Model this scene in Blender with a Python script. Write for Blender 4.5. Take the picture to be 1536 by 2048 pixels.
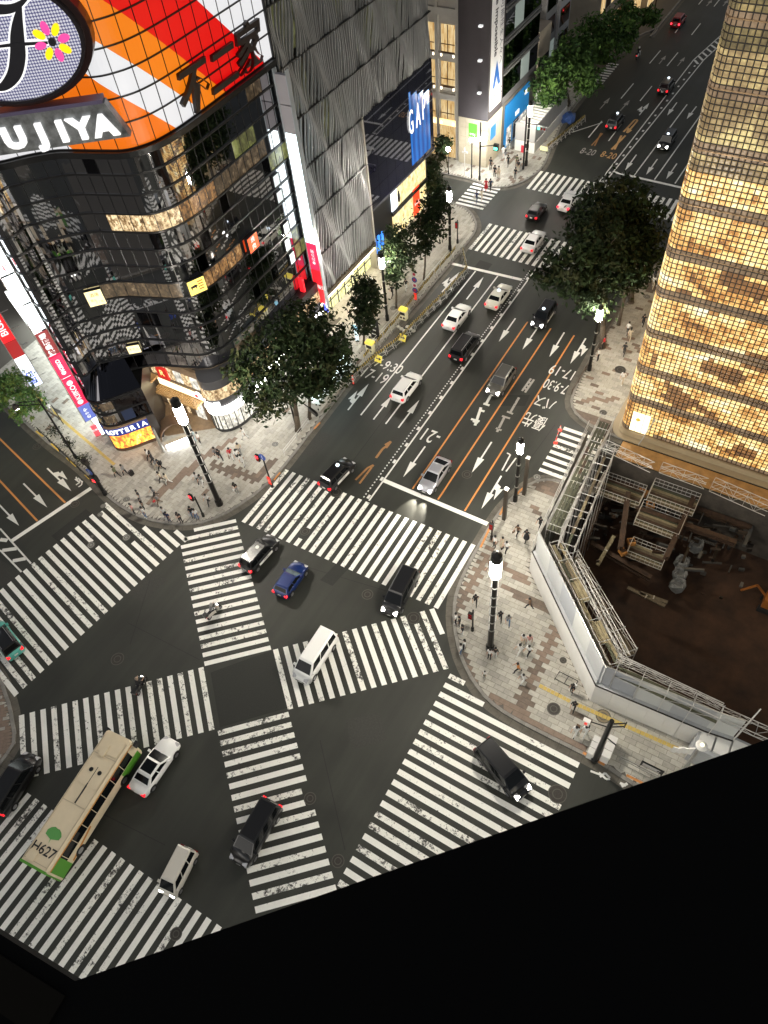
import bpy, bmesh, math, random
from mathutils import Vector, Matrix, geometry
import numpy as np
rnd = random.Random(7)
for o in list(bpy.data.objects): bpy.data.objects.remove(o)
scn = bpy.context.scene
COL = scn.collection
PI = math.pi

# ------------------------------------------------------------------ camera
H = 58.4                      # eye height in metres, a terrace high over the crossing
FPX = 1470.976                # focal length in pixels of the 1536 wide photograph
R = np.array([[0.85774, 0.36597, -0.36105], [0.50729, -0.71638, 0.47902], [-0.08334, -0.59403, -0.80012]])
cam = bpy.data.cameras.new('camera'); cam_o = bpy.data.objects.new('camera', cam); COL.objects.link(cam_o)
cam.sensor_fit = 'HORIZONTAL'; cam.sensor_width = 36; cam.lens = 36 * FPX / 1536
cam.clip_start = 0.05; cam.clip_end = 1200
m = Matrix([[R[0][0], -R[0][1], -R[0][2], 0], [R[1][0], -R[1][1], -R[1][2], 0], [R[2][0], -R[2][1], -R[2][2], H], [0, 0, 0, 1]])
loc, q, s_ = m.decompose()
cam_o.matrix_world = Matrix.Translation((0, 0, H)) @ q.to_matrix().to_4x4()
scn.camera = cam_o

# ------------------------------------------------------------------ night sky, added overhead fill, exposure
w = bpy.data.worlds.new('World'); scn.world = w; w.use_nodes = True
nt = w.node_tree; bg = nt.nodes['Background']
sky = nt.nodes.new('ShaderNodeTexSky'); sky.sky_type = 'NISHITA'; sky.sun_disc = False
sky.sun_elevation = math.radians(14); sky.sun_rotation = math.radians(200); sky.air_density = 1; sky.dust_density = .6
hs = nt.nodes.new('ShaderNodeHueSaturation'); hs.inputs['Saturation'].default_value = 0.25
nt.links.new(sky.outputs[0], hs.inputs['Color']); nt.links.new(hs.outputs[0], bg.inputs['Color'])
bg.inputs['Strength'].default_value = 0.066
sun = bpy.data.lights.new('fill_sun', 'SUN'); sun.energy = 0.12; sun.angle = math.radians(12); sun.color = (1, .93, .82)  # weak overhead lamp added for soft shading, in place of city glow
so = bpy.data.objects.new('fill_sun', sun); COL.objects.link(so); so.rotation_euler = (math.radians(24), math.radians(-14), 0)
scn.view_settings.view_transform = 'Standard'; scn.view_settings.look = 'None'
scn.view_settings.gamma = 1; scn.view_settings.use_curve_mapping = False
scn.view_settings.exposure = 0.6
cy = scn.cycles
cy.use_denoising = True; cy.max_bounces = 6; cy.diffuse_bounces = 2; cy.glossy_bounces = 4; cy.transmission_bounces = 4
cy.sample_clamp_indirect = 4; cy.sample_clamp_direct = 0; cy.caustics_reflective = False; cy.caustics_refractive = False
cy.use_light_tree = True

# ------------------------------------------------------------------ survey helpers: photograph measurements turned into metres
def ray(x, y): return R @ np.array([x - 768, y - 1024, FPX])
def G(x, y, z=0.0):
    d = ray(x, y); t = (z - H) / d[2]; return Vector((d[0] * t, d[1] * t))
def V(x, y, z=0.0):
    g = G(x, y, z); return Vector((g.x, g.y, z))
def zx(P, x, y):
    d = ray(x, y); t = (P[0] * d[0] + P[1] * d[1]) / (d[0] ** 2 + d[1] ** 2); return H + d[2] * t
def wx(X, x, y):
    d = ray(x, y); t = X / d[0]; return d[1] * t, H + d[2] * t
def wy(Y, x, y):
    d = ray(x, y); t = Y / d[1]; return d[0] * t, H + d[2] * t
def wpl(P, e, x, y):                       # on the upright plane through P along e: distance along, height
    d = ray(x, y); n = (-e[1], e[0]); t = (P[0] * n[0] + P[1] * n[1]) / (d[0] * n[0] + d[1] * n[1])
    return (d[0] * t - P[0]) * e[0] + (d[1] * t - P[1]) * e[1], H + d[2] * t

# ------------------------------------------------------------------ mesh helpers
class MB:
    def __init__(s): s.v = []; s.f = []; s.m = []; s.uv = None
    def add(s, vs, fs, m=0):
        b = len(s.v); s.v += [tuple(v) for v in vs]; s.f += [tuple(i + b for i in f) for f in fs]; s.m += [m] * len(fs); return s
    def merge(s, o, m=None):
        b = len(s.v); s.v += o.v; s.f += [tuple(i + b for i in f) for f in o.f]; s.m += (o.m if m is None else [m] * len(o.f)); return s
    def quad(s, a, b, c, d, m=0): return s.add([a, b, c, d], [(0, 1, 2, 3)], m)
    def hexa(s, p, m=0): return s.add(p, [(3, 2, 1, 0), (4, 5, 6, 7), (0, 1, 5, 4), (1, 2, 6, 5), (2, 3, 7, 6), (3, 0, 4, 7)], m)
    def box(s, x0, x1, y0, y1, z0, z1, m=0):
        return s.hexa([(x0, y0, z0), (x1, y0, z0), (x1, y1, z0), (x0, y1, z0), (x0, y0, z1), (x1, y0, z1), (x1, y1, z1), (x0, y1, z1)], m)
    def obox(s, c, e, L, W, z0, z1, m=0):            # box centred on c, long axis e
        ex, ey = e[0] * L / 2, e[1] * L / 2; nx, ny = -e[1] * W / 2, e[0] * W / 2
        q = [(c[0] - ex - nx, c[1] - ey - ny), (c[0] + ex - nx, c[1] + ey - ny), (c[0] + ex + nx, c[1] + ey + ny), (c[0] - ex + nx, c[1] - ey + ny)]
        return s.hexa([(a, b, z0) for a, b in q] + [(a, b, z1) for a, b in q], m)
    def wall(s, P, e, u0, u1, z0, z1, o0, o1, m=0):  # slab on the upright plane through P along e; o = offset to the right of e
        n = (e[1], -e[0])
        q = [(P[0] + e[0] * u + n[0] * o, P[1] + e[1] * u + n[1] * o) for u, o in ((u0, o0), (u1, o0), (u1, o1), (u0, o1))]
        return s.hexa([(a, b, z0) for a, b in q] + [(a, b, z1) for a, b in q], m)
    def prism(s, poly, z0, z1, m=0, bottom=True):
        n = len(poly); tri = geometry.tessellate_polygon([[Vector((p[0], p[1], 0)) for p in poly]])
        area = sum(poly[i][0] * poly[(i + 1) % n][1] - poly[(i + 1) % n][0] * poly[i][1] for i in range(n))
        if area < 0: poly = list(poly)[::-1]; tri = geometry.tessellate_polygon([[Vector((p[0], p[1], 0)) for p in poly]])
        vs = [(p[0], p[1], z0) for p in poly] + [(p[0], p[1], z1) for p in poly]
        fs = []
        for t in tri:
            a, b, c = [Vector(poly[i][:2]) for i in t]
            t = t if (b - a).cross(c - a) > 0 else t[::-1]
            fs.append(tuple(i + n for i in t))
            if bottom: fs.append(tuple(t[::-1]))
        fs += [(i, (i + 1) % n, (i + 1) % n + n, i + n) for i in range(n)]
        return s.add(vs, fs, m)
    def tube(s, p, q, r, n=6, r2=None, m=0, caps=True):
        p, q = Vector(p), Vector(q); d = q - p
        if d.length < 1e-6: return s
        d.normalize(); a = d.orthogonal().normalized(); b = d.cross(a); r2 = r if r2 is None else r2
        vs = [tuple(p + (a * math.cos(2 * PI * i / n) + b * math.sin(2 * PI * i / n)) * r) for i in range(n)]
        vs += [tuple(q + (a * math.cos(2 * PI * i / n) + b * math.sin(2 * PI * i / n)) * r2) for i in range(n)]
        fs = [(i, (i + 1) % n, (i + 1) % n + n, i + n) for i in range(n)]
        if caps: fs += [tuple(range(n))[::-1], tuple(range(n, 2 * n))]
        return s.add(vs, fs, m)
    def path(s, pts, r, n=6, m=0):
        for a, b in zip(pts[:-1], pts[1:]): s.tube(a, b, r, n, m=m)
        return s
    def lathe(s, c, prof, n=12, m=0):                # prof: (radius, z)
        vs = []; fs = []
        for r, z in prof: vs += [(c[0] + r * math.cos(2 * PI * i / n), c[1] + r * math.sin(2 * PI * i / n), c[2] + z) for i in range(n)]
        for k in range(len(prof) - 1):
            fs += [(k * n + i, k * n + (i + 1) % n, (k + 1) * n + (i + 1) % n, (k + 1) * n + i) for i in range(n)]
        fs += [tuple(range(n))[::-1], tuple(range((len(prof) - 1) * n, len(prof) * n))]
        return s.add(vs, fs, m)
    def mesh(s, name, mats, smooth=False):
        me = bpy.data.meshes.new(name); me.from_pydata(s.v, [], s.f)
        for x in (mats if isinstance(mats, (list, tuple)) else [mats]): me.materials.append(x)
        if len(me.polygons) and max(s.m, default=0) > 0: me.polygons.foreach_set('material_index', s.m)
        if smooth: me.polygons.foreach_set('use_smooth', [True] * len(me.polygons))
        me.update(); return me
    def build(s, name, mats, parent=None, smooth=False): return link(name, s.mesh(name, mats, smooth), parent)

def link(name, me, parent=None, local=False):
    o = bpy.data.objects.new(name, me); COL.objects.link(o)
    if parent is not None:
        o.parent = parent
        if not local and parent.parent is None: o.matrix_parent_inverse = parent.matrix_basis.inverted()
    return o
def tag(o, label=None, cat=None, group=None, kind=None):
    for k, v in (('label', label), ('category', cat), ('group', group), ('kind', kind)):
        if v: o[k] = v
    return o
def thing(name, label, cat, loc=(0, 0, 0), rz=0.0, group=None, kind=None):
    o = bpy.data.objects.new(name, None); COL.objects.link(o); o.empty_display_size = .3
    o.location = loc; o.rotation_euler = (0, 0, rz); return tag(o, label, cat, group, kind)
KIDS = {}
def copy_tree(o, parent=None):
    c = o.copy(); COL.objects.link(c)
    if parent is not None: c.parent = parent
    for ch in list(o.children): copy_tree(ch, c)
    return c
def pieces(parent, items, name, mats, limit=300, smooth=False, restname=None):
    """items: (nearness, MB). The nearest become parts, the rest one part of kind stuff."""
    items = sorted(items, key=lambda t: t[0])
    for _, b in items[:limit]: b.build(name, mats, parent, smooth)
    if len(items) > limit:
        r = MB()
        for _, b in items[limit:]: r.merge(b)
        tag(r.build(restname or (name + '_field'), mats, parent, smooth), kind='stuff')

# ------------------------------------------------------------------ materials
MATS = {}
def mat(name, col, rough=.6, metal=0., spec=.5, emit=None, es=1., noise=0., nscale=2., nstretch=None, col2=None, bump=0., ior=None, coat=0., sample=True):
    if name in MATS: return MATS[name]
    m = bpy.data.materials.new(name); m.use_nodes = True; t = m.node_tree; b = t.nodes['Principled BSDF']
    c = (*col, 1); b.inputs['Base Color'].default_value = c; b.inputs['Roughness'].default_value = rough
    b.inputs['Metallic'].default_value = metal; b.inputs['Specular IOR Level'].default_value = spec
    if ior: b.inputs['IOR'].default_value = ior
    if coat: b.inputs['Coat Weight'].default_value = coat; b.inputs['Coat Roughness'].default_value = .05
    if noise or col2 or bump:
        g = t.nodes.new('ShaderNodeNewGeometry'); mp = t.nodes.new('ShaderNodeMapping'); n = t.nodes.new('ShaderNodeTexNoise')
        n.inputs['Scale'].default_value = nscale; n.inputs['Detail'].default_value = 6; n.inputs['Roughness'].default_value = .65
        if nstretch: mp.inputs['Scale'].default_value = nstretch
        t.links.new(g.outputs['Position'], mp.inputs['Vector']); t.links.new(mp.outputs[0], n.inputs['Vector'])
        if noise or col2:
            r = t.nodes.new('ShaderNodeValToRGB'); e = r.color_ramp.elements
            e[0].position = .3; e[1].position = .7
            e[0].color = (*(x * (1 - noise) for x in col), 1); e[1].color = (*(col2 or tuple(min(1, x * (1 + noise)) for x in col)), 1)
            t.links.new(n.outputs['Fac'], r.inputs[0]); t.links.new(r.outputs[0], b.inputs['Base Color'])
        if bump:
            bp = t.nodes.new('ShaderNodeBump'); bp.inputs['Strength'].default_value = bump; bp.inputs['Distance'].default_value = .03
            t.links.new(n.outputs['Fac'], bp.inputs['Height']); t.links.new(bp.outputs[0], b.inputs['Normal'])
    if emit:
        b.inputs['Emission Color'].default_value = (*emit, 1); b.inputs['Emission Strength'].default_value = es
        if not sample: m.cycles.emission_sampling = 'NONE'
    MATS[name] = m; return m
def glow(name, col, es, sample=True): return mat(name, tuple(min(.8, c * .6) for c in col), .5, emit=col, es=es, sample=sample)
def node(t, typ, **kw):
    n = t.nodes.new(typ)
    for k, v in kw.items(): setattr(n, k, v)
    return n

def asphalt_mat():
    m = mat('asphalt', (.05, .05, .047), .75); t = m.node_tree; b = t.nodes['Principled BSDF']
    g = node(t, 'ShaderNodeNewGeometry')
    n1 = node(t, 'ShaderNodeTexNoise'); n1.inputs['Scale'].default_value = .16; n1.inputs['Detail'].default_value = 5; n1.inputs['Distortion'].default_value = .6
    n2 = node(t, 'ShaderNodeTexNoise'); n2.inputs['Scale'].default_value = 14; n2.inputs['Detail'].default_value = 8; n2.inputs['Roughness'].default_value = .8
    mp = node(t, 'ShaderNodeMapping'); mp.inputs['Scale'].default_value = (1.1, .05, 1)
    n3 = node(t, 'ShaderNodeTexNoise'); n3.inputs['Scale'].default_value = 1; n3.inputs['Detail'].default_value = 3
    r1 = node(t, 'ShaderNodeValToRGB'); r1.color_ramp.elements[0].position = .36; r1.color_ramp.elements[1].position = .66
    r1.color_ramp.elements[0].color = (.0205, .0215, .0165, 1); r1.color_ramp.elements[1].color = (.0315, .0335, .026, 1)
    r2 = node(t, 'ShaderNodeValToRGB'); r2.color_ramp.elements[0].color = (.62, .62, .62, 1); r2.color_ramp.elements[1].color = (1.38, 1.38, 1.38, 1)
    r3 = node(t, 'ShaderNodeValToRGB'); r3.color_ramp.elements[0].position = .35; r3.color_ramp.elements[1].position = .7
    r3.color_ramp.elements[0].color = (.86, .86, .86, 1); r3.color_ramp.elements[1].color = (1.14, 1.14, 1.14, 1)
    m1 = node(t, 'ShaderNodeMix', data_type='RGBA', blend_type='MULTIPLY'); m1.inputs[0].default_value = 1
    m2 = node(t, 'ShaderNodeMix', data_type='RGBA', blend_type='MULTIPLY'); m2.inputs[0].default_value = 1
    L = t.links.new
    L(g.outputs['Position'], n1.inputs['Vector']); L(g.outputs['Position'], n2.inputs['Vector']); L(g.outputs['Position'], mp.inputs['Vector']); L(mp.outputs[0], n3.inputs['Vector'])
    L(n1.outputs['Fac'], r1.inputs[0]); L(n2.outputs['Fac'], r2.inputs[0]); L(n3.outputs['Fac'], r3.inputs[0])
    L(r1.outputs[0], m1.inputs[6]); L(r2.outputs[0], m1.inputs[7]); L(m1.outputs[2], m2.inputs[6]); L(r3.outputs[0], m2.inputs[7])
    L(m2.outputs[2], b.inputs['Base Color'])
    bp = node(t, 'ShaderNodeBump'); bp.inputs['Strength'].default_value = .25; bp.inputs['Distance'].default_value = .01
    L(n2.outputs['Fac'], bp.inputs['Height']); L(bp.outputs[0], b.inputs['Normal'])
    rr = node(t, 'ShaderNodeMapRange'); rr.inputs[3].default_value = .45; rr.inputs[4].default_value = .8
    L(n1.outputs['Fac'], rr.inputs[0]); L(rr.outputs[0], b.inputs['Roughness'])
    return m
def paint_mat(name, col, wear=.44, seed=0.):
    """road paint, worn through to the asphalt in ragged patches"""
    m = mat(name, col, .55); t = m.node_tree; b = t.nodes['Principled BSDF']; L = t.links.new
    g = node(t, 'ShaderNodeNewGeometry'); mp = node(t, 'ShaderNodeMapping'); mp.inputs['Location'].default_value = (seed, seed * 2, 0)
    n = node(t, 'ShaderNodeTexNoise'); n.inputs['Scale'].default_value = 2.6; n.inputs['Detail'].default_value = 10; n.inputs['Roughness'].default_value = .82
    n2 = node(t, 'ShaderNodeTexNoise'); n2.inputs['Scale'].default_value = .35; n2.inputs['Detail'].default_value = 2
    ad = node(t, 'ShaderNodeMath', operation='MULTIPLY_ADD'); ad.inputs[1].default_value = .35; 
    r = node(t, 'ShaderNodeValToRGB'); r.color_ramp.elements[0].position = wear; r.color_ramp.elements[1].position = wear + .05
    r.color_ramp.elements[0].color = (.05, .048, .043, 1); r.color_ramp.elements[1].color = (*col, 1)
    e = r.color_ramp.elements.new(wear + .22); e.color = (*(c * .93 for c in col), 1)
    L(g.outputs['Position'], mp.inputs['Vector']); L(mp.outputs[0], n.inputs['Vector']); L(mp.outputs[0], n2.inputs['Vector'])
    L(n2.outputs['Fac'], ad.inputs[0]); L(n.outputs['Fac'], ad.inputs[2]); L(ad.outputs[0], r.inputs[0]); L(r.outputs[0], b.inputs['Base Color'])
    return m
def interior_mat(name, cols, es, scale=1.2, stretch=(1, 1, .6)):
    """a lit room seen through a window: patchy bright and dark furnishings"""
    m = mat(name, (.05, .04, .03), .25); t = m.node_tree; b = t.nodes['Principled BSDF']; L = t.links.new
    g = node(t, 'ShaderNodeNewGeometry'); mp = node(t, 'ShaderNodeMapping'); mp.inputs['Scale'].default_value = stretch
    n = node(t, 'ShaderNodeTexNoise'); n.inputs['Scale'].default_value = scale; n.inputs['Detail'].default_value = 7; n.inputs['Roughness'].default_value = .7
    v = node(t, 'ShaderNodeTexVoronoi'); v.inputs['Scale'].default_value = scale * 2.6; v.distance = 'CHEBYCHEV'
    mx = node(t, 'ShaderNodeMix', data_type='FLOAT'); mx.inputs[0].default_value = .22
    r = node(t, 'ShaderNodeValToRGB'); r.color_ramp.elements[0].position = .28; r.color_ramp.elements[1].position = .72
    r.color_ramp.elements[0].color = (*cols[0], 1); r.color_ramp.elements[1].color = (*cols[-1], 1)
    for i, c in enumerate(cols[1:-1]):
        e = r.color_ramp.elements.new(.28 + .44 * (i + 1) / (len(cols) - 1)); e.color = (*c, 1)
    L(g.outputs['Position'], mp.inputs['Vector']); L(mp.outputs[0], n.inputs['Vector']); L(mp.outputs[0], v.inputs['Vector'])
    L(n.outputs['Fac'], mx.inputs[2]); L(v.outputs['Color'], mx.inputs[3]); L(mx.outputs[0], r.inputs[0])
    L(r.outputs[0], b.inputs['Emission Color']); b.inputs['Emission Strength'].default_value = es
    return m

ASPH = asphalt_mat()
WHITE = [paint_mat('road_paint_white', (.86, .85, .80), .525), paint_mat('road_paint_white_worn', (.84, .83, .77), .59, 31.)]
LINEW = paint_mat('line_paint_white', (.74, .74, .70), .48, 7.)
FADED = paint_mat('line_paint_faded', (.36, .34, .31), .56, 11.)
ORANGE = paint_mat('line_paint_orange', (.62, .26, .07), .48, 17.)
DARKO = paint_mat('line_paint_orange_faded', (.34, .17, .06), .54, 19.)
BLACK = mat('black_metal', (.012, .012, .012), .4, .3)
BLACKM = mat('matte_black', (.001, .001, .001), .9, spec=.1)
DARK = mat('dark_steel', (.035, .03, .026), .45, .6, noise=.3, nscale=5)
STEEL = mat('galvanised_steel', (.42, .42, .40), .4, .7, noise=.2, nscale=6)
STEELP = mat('scaffold_tube', (.55, .54, .52), .4, .5)
GREY = mat('grey_metal', (.2, .2, .2), .45, .5)
WHITEP = mat('white_panel', (.66, .65, .62), .55, noise=.05, nscale=.7)
GREYP = mat('grey_panel', (.36, .37, .38), .55, noise=.08, nscale=.6)
BEIGE = mat('beige_stone', (.46, .40, .31), .7, noise=.12, nscale=1.5)
CONC = mat('concrete', (.27, .26, .24), .85, noise=.2, nscale=.9, bump=.2)
KERB = mat('kerb_stone', (.22, .21, .19), .8, noise=.25, nscale=1.2)
CARGL = mat('car_glass', (.005, .006, .007), .08, spec=.18)
RUBBER = mat('tyre_rubber', (.012, .012, .012), .8)
CHROME = mat('wheel_alloy', (.4, .4, .42), .3, .8)
LAMP = glow('lamp_white', (1, .93, .80), 430)
HEADL = glow('headlamp_white', (1, .97, .9), 6)
TAILL = glow('tail_lamp_red', (1, .02, .03), .95); BRAKEL = glow('brake_lamp_red', (1, .03, .05), 2.6)
TAILD = mat('tail_lens_red', (.25, .01, .012), .25)
YEL = mat('barrier_yellow', (.70, .50, .06), .5)
WOOD = mat('scaffold_board', (.20, .15, .09), .8, noise=.35, nscale=2, nstretch=(1, .2, 1))
RUST = mat('rusty_steel', (.05, .026, .013), .75, noise=.5, nscale=2.5)

def txt(body, size, ext=.01, off=0., shear=0., sx=1., align='CENTER', sp=1.0):
    c = bpy.data.curves.new('lettering', 'FONT'); c.body = body; c.size = size; c.extrude = ext; c.offset = off; c.shear = shear
    c.align_x = align; c.align_y = 'CENTER'; c.space_character = sp; c.resolution_u = 3; c.space_line = .9
    o = bpy.data.objects.new('lettering', c); COL.objects.link(o)
    dg = bpy.context.evaluated_depsgraph_get(); me = bpy.data.meshes.new_from_object(o.evaluated_get(dg))
    bpy.data.objects.remove(o); bpy.data.curves.remove(c)
    if sx != 1: me.transform(Matrix.Diagonal((sx, 1, 1, 1)))
    return me
def text_at(name, body, size, pos, ex, ey, material, parent=None, **kw):
    """lettering with its x axis along ex and its y axis along ey"""
    me = txt(body, size, **kw); me.materials.clear(); me.materials.append(material)
    ex = Vector(ex).normalized(); ey = Vector(ey).normalized(); ez = ex.cross(ey)
    M = Matrix((ex, ey, ez)).transposed().to_4x4(); M.translation = Vector(pos)
    me.transform(M); return link(name, me, parent)

def proj_ok(x, y, z):
    v = R.T @ np.array([x, y, z - H]); 
    if v[2] <= 0: return 0
    u, w_ = 768 + FPX * v[0] / v[2], 1024 + FPX * v[1] / v[2]; return 1 if -10 < u < 1546 and -10 < w_ < 2058 else 0
# ================================================================== THE SETTING: ground, pavements, markings
PIT = [(-10.4, 51.6), (-10.4, 36.3), (-1.25, 27.15), (7, 27.3), (40, 29.5), (40, 51.6)]
outer = [(-260, -90), (160, -90), (160, 340), (-260, 340)]
tri = geometry.tessellate_polygon([[Vector((*p, 0)) for p in outer], [Vector((*p, 0)) for p in PIT]])
allp = outer + PIT; b = MB(); vs = [(*p, 0) for p in allp]
fs = []
for t in tri:
    A, B, C = [Vector(allp[i]) for i in t]
    fs.append(tuple(t) if (B - A).cross(C - A) > 0 else tuple(t[::-1]))
b.add(vs, fs); tag(b.build('road', ASPH), kind='structure')
# dark sky is the world; the pit floor
b = MB(); b.prism([(p[0] * 1.0, p[1]) for p in PIT], -7.2, -7.0)
PITM = mat('pit_earth', (.042, .019, .008), .85, noise=.55, nscale=.5, bump=.3)
tag(b.build('pit_floor', PITM), kind='structure')
b = MB(); n = len(PIT)
for i in range(n):
    a, c = PIT[i], PIT[(i + 1) % n]; b.quad((*a, -7), (*c, -7), (*c, .0), (*a, .0))
tag(b.build('pit_retaining_wall', mat('pit_wall', (.06, .05, .04), .85, noise=.4, nscale=.8)), kind='structure')

def seg_d(p, a, b):
    a, b, p = Vector(a[:2]), Vector(b[:2]), Vector(p[:2]); d = b - a; t = max(0, min(1, (p - a).dot(d) / max(1e-9, d.dot(d)))); return (p - a - d * t).length
def inside(p, poly):
    c = False; n = len(poly); x, y = p[0], p[1]
    for i in range(n):
        x1, y1 = poly[i][0], poly[i][1]; x2, y2 = poly[i - 1][0], poly[i - 1][1]
        if (y1 > y) != (y2 > y) and x < (x2 - x1) * (y - y1) / (y2 - y1) + x1: c = not c
    return c
def smooth_line(P, n=5):
    P = [Vector(p[:2]) for p in P]; Q = [2 * P[0] - P[1]] + P + [2 * P[-1] - P[-2]]; out = []
    for i in range(1, len(Q) - 2):
        a, b_, c, d = Q[i - 1:i + 3]
        for k in range(n):
            t = k / n; out.append(.5 * ((2 * b_) + (c - a) * t + (2 * a - 5 * b_ + 4 * c - d) * t * t + (3 * b_ - a - 3 * c + d) * t ** 3))
    return out + [P[-1]]
def offset_line(L, o):
    out = []
    for i, p in enumerate(L):
        d = (L[min(i + 1, len(L) - 1)] - L[max(i - 1, 0)]).normalized(); out.append(p + Vector((-d.y, d.x)) * o)
    return out
STONES = [mat('paving_pale', (.43, .41, .36), .8, noise=.12, nscale=3), mat('paving_buff', (.385, .365, .315), .8, noise=.14, nscale=3), mat('paving_grey', (.335, .32, .28), .8, noise=.14, nscale=3),
          mat('paving_brown', (.15, .115, .09), .8, noise=.18, nscale=3), mat('paving_red_brown', (.21, .155, .12), .8, noise=.15, nscale=3)]
JOINT = mat('paving_joint', (.11, .10, .085), .9)
GUTTER = mat('gutter_concrete', (.11, .10, .082), .85, noise=.3, nscale=1.2)
def pave(name, kerb, back, e=(1, 0), sl=.9, sw=.45, bands=(), area=None, pal=(.30, .40, .29, .004, .006), side=1, stones=True):
    """kerb: smooth line along the carriageway; back: rest of the outline. side: which way the street lies"""
    poly = list(kerb) + [Vector(p) for p in back]
    base = MB(); base.prism(poly, -.3, .120); P = tag(base.build(name, JOINT), kind='structure')
    ko = offset_line(kerb, -.02 * side); ki = offset_line(kerb, .26 * side)
    # kerb stones about a metre long
    run = 0; items = []; acc = [0]
    L = [0]
    for a, c in zip(kerb[:-1], kerb[1:]): L.append(L[-1] + (c - a).length)
    def at(line, s):
        for i in range(len(L) - 1):
            if s <= L[i + 1]: t = (s - L[i]) / max(1e-9, L[i + 1] - L[i]); return line[i] * (1 - t) + line[i + 1] * t
        return line[-1]
    go = offset_line(kerb, -.62 * side); gi = offset_line(kerb, -.03 * side)
    s = 0; gb = MB()
    while s < L[-1] - .05:
        s2 = min(L[-1], s + 1.0); a, c, d, f = at(ko, s + .012), at(ko, s2 - .012), at(ki, s2 - .012), at(ki, s + .012)
        k = MB(); q = [a, c, d, f] if side > 0 else [f, d, c, a]
        k.hexa([(*p, .0) for p in q] + [(*p, .15) for p in q]); items.append(((a - Vector((-20, 22))).length, k))
        a, c, d, f = at(go, s + .01), at(go, s2 - .01), at(gi, s2 - .01), at(gi, s + .01); q = [a, c, d, f] if side > 0 else [f, d, c, a]
        gb.quad(*[(*p, .006) for p in q]); s = s2
    pieces(P, items, 'kerb_stone', KERB, 120)
    tag(gb.build('gutter', GUTTER, P), kind='stuff')
    if not stones: return P
    inner = offset_line(kerb, .28 * side); ipoly = list(inner) + [Vector(p) for p in back]
    n = (-e[1], e[0]); xs = [p.x * e[0] + p.y * e[1] for p in ipoly]; ys = [p.x * n[0] + p.y * n[1] for p in ipoly]
    proto = {}; items = []; rest = MB(); v = min(ys); row = 0
    def in_area(p): return area is None or inside(p, area)
    while v < max(ys):
        u = min(xs) + (sl / 2 if row % 2 else 0) - sl; row += 1
        while u < max(xs):
            cx_, cy_ = u + sl / 2, v + sw / 2; c = (cx_ * e[0] + cy_ * n[0], cx_ * e[1] + cy_ * n[1]); u += sl
            if not in_area(c): continue
            cor = [(c[0] + e[0] * a * sl / 2 + n[0] * q * sw / 2, c[1] + e[1] * a * sl / 2 + n[1] * q * sw / 2) for a, q in ((-1, -1), (1, -1), (1, 1), (-1, 1))]
            ins = [inside(p, ipoly) for p in cor]
            if not any(ins) and not inside(c, ipoly): continue
            k = rnd.random(); mi = 0
            for j, w_ in enumerate(pal):
                if k < w_: mi = j; break
                k -= w_
            for (p, q_, wd, mm) in bands:
                if seg_d(c, p, q_) < wd: mi = mm if rnd.random() < .9 else 4
            if all(ins):
                key = mi; 
                if key not in proto:
                    k_ = MB(); k_.obox((0, 0), e, sl - .022, sw - .022, .06, .138); proto[key] = k_.mesh('paving_stone', STONES[mi])
                items.append((Vector((c[0] + 20, c[1] - 22)).length, c, key))
            else:                                # cut stones along the edge: pull outside corners in
                pts = []; kin = [Vector(p) for p, i_ in zip(cor, ins) if i_]; cc = Vector(c) if inside(c, ipoly) else (sum(kin, Vector((0, 0))) / len(kin)).lerp(Vector(c), .05)
                if not inside(cc, ipoly): continue
                for p, i_ in zip(cor, ins):
                    p = Vector(p)
                    if not i_:
                        lo, hi = 0., 1.
                        for _ in range(7):
                            md = (lo + hi) / 2
                            if inside(cc.lerp(p, md), ipoly): lo = md
                            else: hi = md
                        p = cc.lerp(p, lo)
                    pts.append(cc.lerp(p, .97))
                rest.hexa([(*p, .06) for p in pts] + [(*p, .138) for p in pts], mi)
        v += sw
    items.sort(key=lambda t: t[0])
    for d, c, k in items[:300]:
        o = link('paving_stone', proto[k], P, local=True); o.location = (c[0], c[1], rnd.uniform(-.003, .003))
    for d, c, k in items[300:]: rest.obox(c, e, sl - .022, sw - .022, .06, .138 + rnd.uniform(-.003, .003), k)
    if rest.v: tag(rest.build('paving_field', STONES, P), kind='stuff')
    return P

g2 = lambda *p: [tuple(G(*q)) for q in p]
nwk = smooth_line([(-120, 41), (-90, 32.2), (-68.4, 26.6), (-59.3, 25.0), (-54.5, 23.7), (-51.6, 23.05), (-47.6, 23.0), (-43.5, 24.3), (-41.1, 26.4), (-39.5, 30), (-38.75, 34.1), (-38.9, 40.3), (-39.2, 49), (-39.1, 58), (-39.0, 70), (-39.1, 79), (-39.5, 82.1), (-40.7, 84.1), (-42.5, 85.7), (-44.9, 86.4), (-52, 86.6), (-75, 86.8)])
nwb = [(-75, 70), (-75, 46), (-120, 62)]
bn = [(*g2((305, 1002), (414, 911)), .5, 4), (*g2((429, 932), (512, 960)), .55, 3), (*g2((512, 962), (545, 925)), .5, 3), (*g2((414, 911), (470, 880)), .4, 4)]
NWP = pave('pavement', nwk, nwb, e=(0, 1), bands=bn, area=[(-80, 20), (-37, 20), (-37, 88), (-52, 88), (-52, 58), (-46, 58), (-46, 42), (-62, 32), (-80, 42)], pal=(.44, .36, .19, .004, .006), side=1)
nek = smooth_line([(60, 19.5), (20, 20.6), (4.6, 21.3), (1, 21.7), (-7.1, 21.8), (-10.4, 22.9), (-13.1, 25.1), (-15.3, 28.4), (-16.2, 32), (-16.4, 38.9), (-15.9, 42.5), (-14.9, 45.0), (-13.2, 46.2), (-10.6, 46.3), (-9, 46.3)][::-1])
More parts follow.
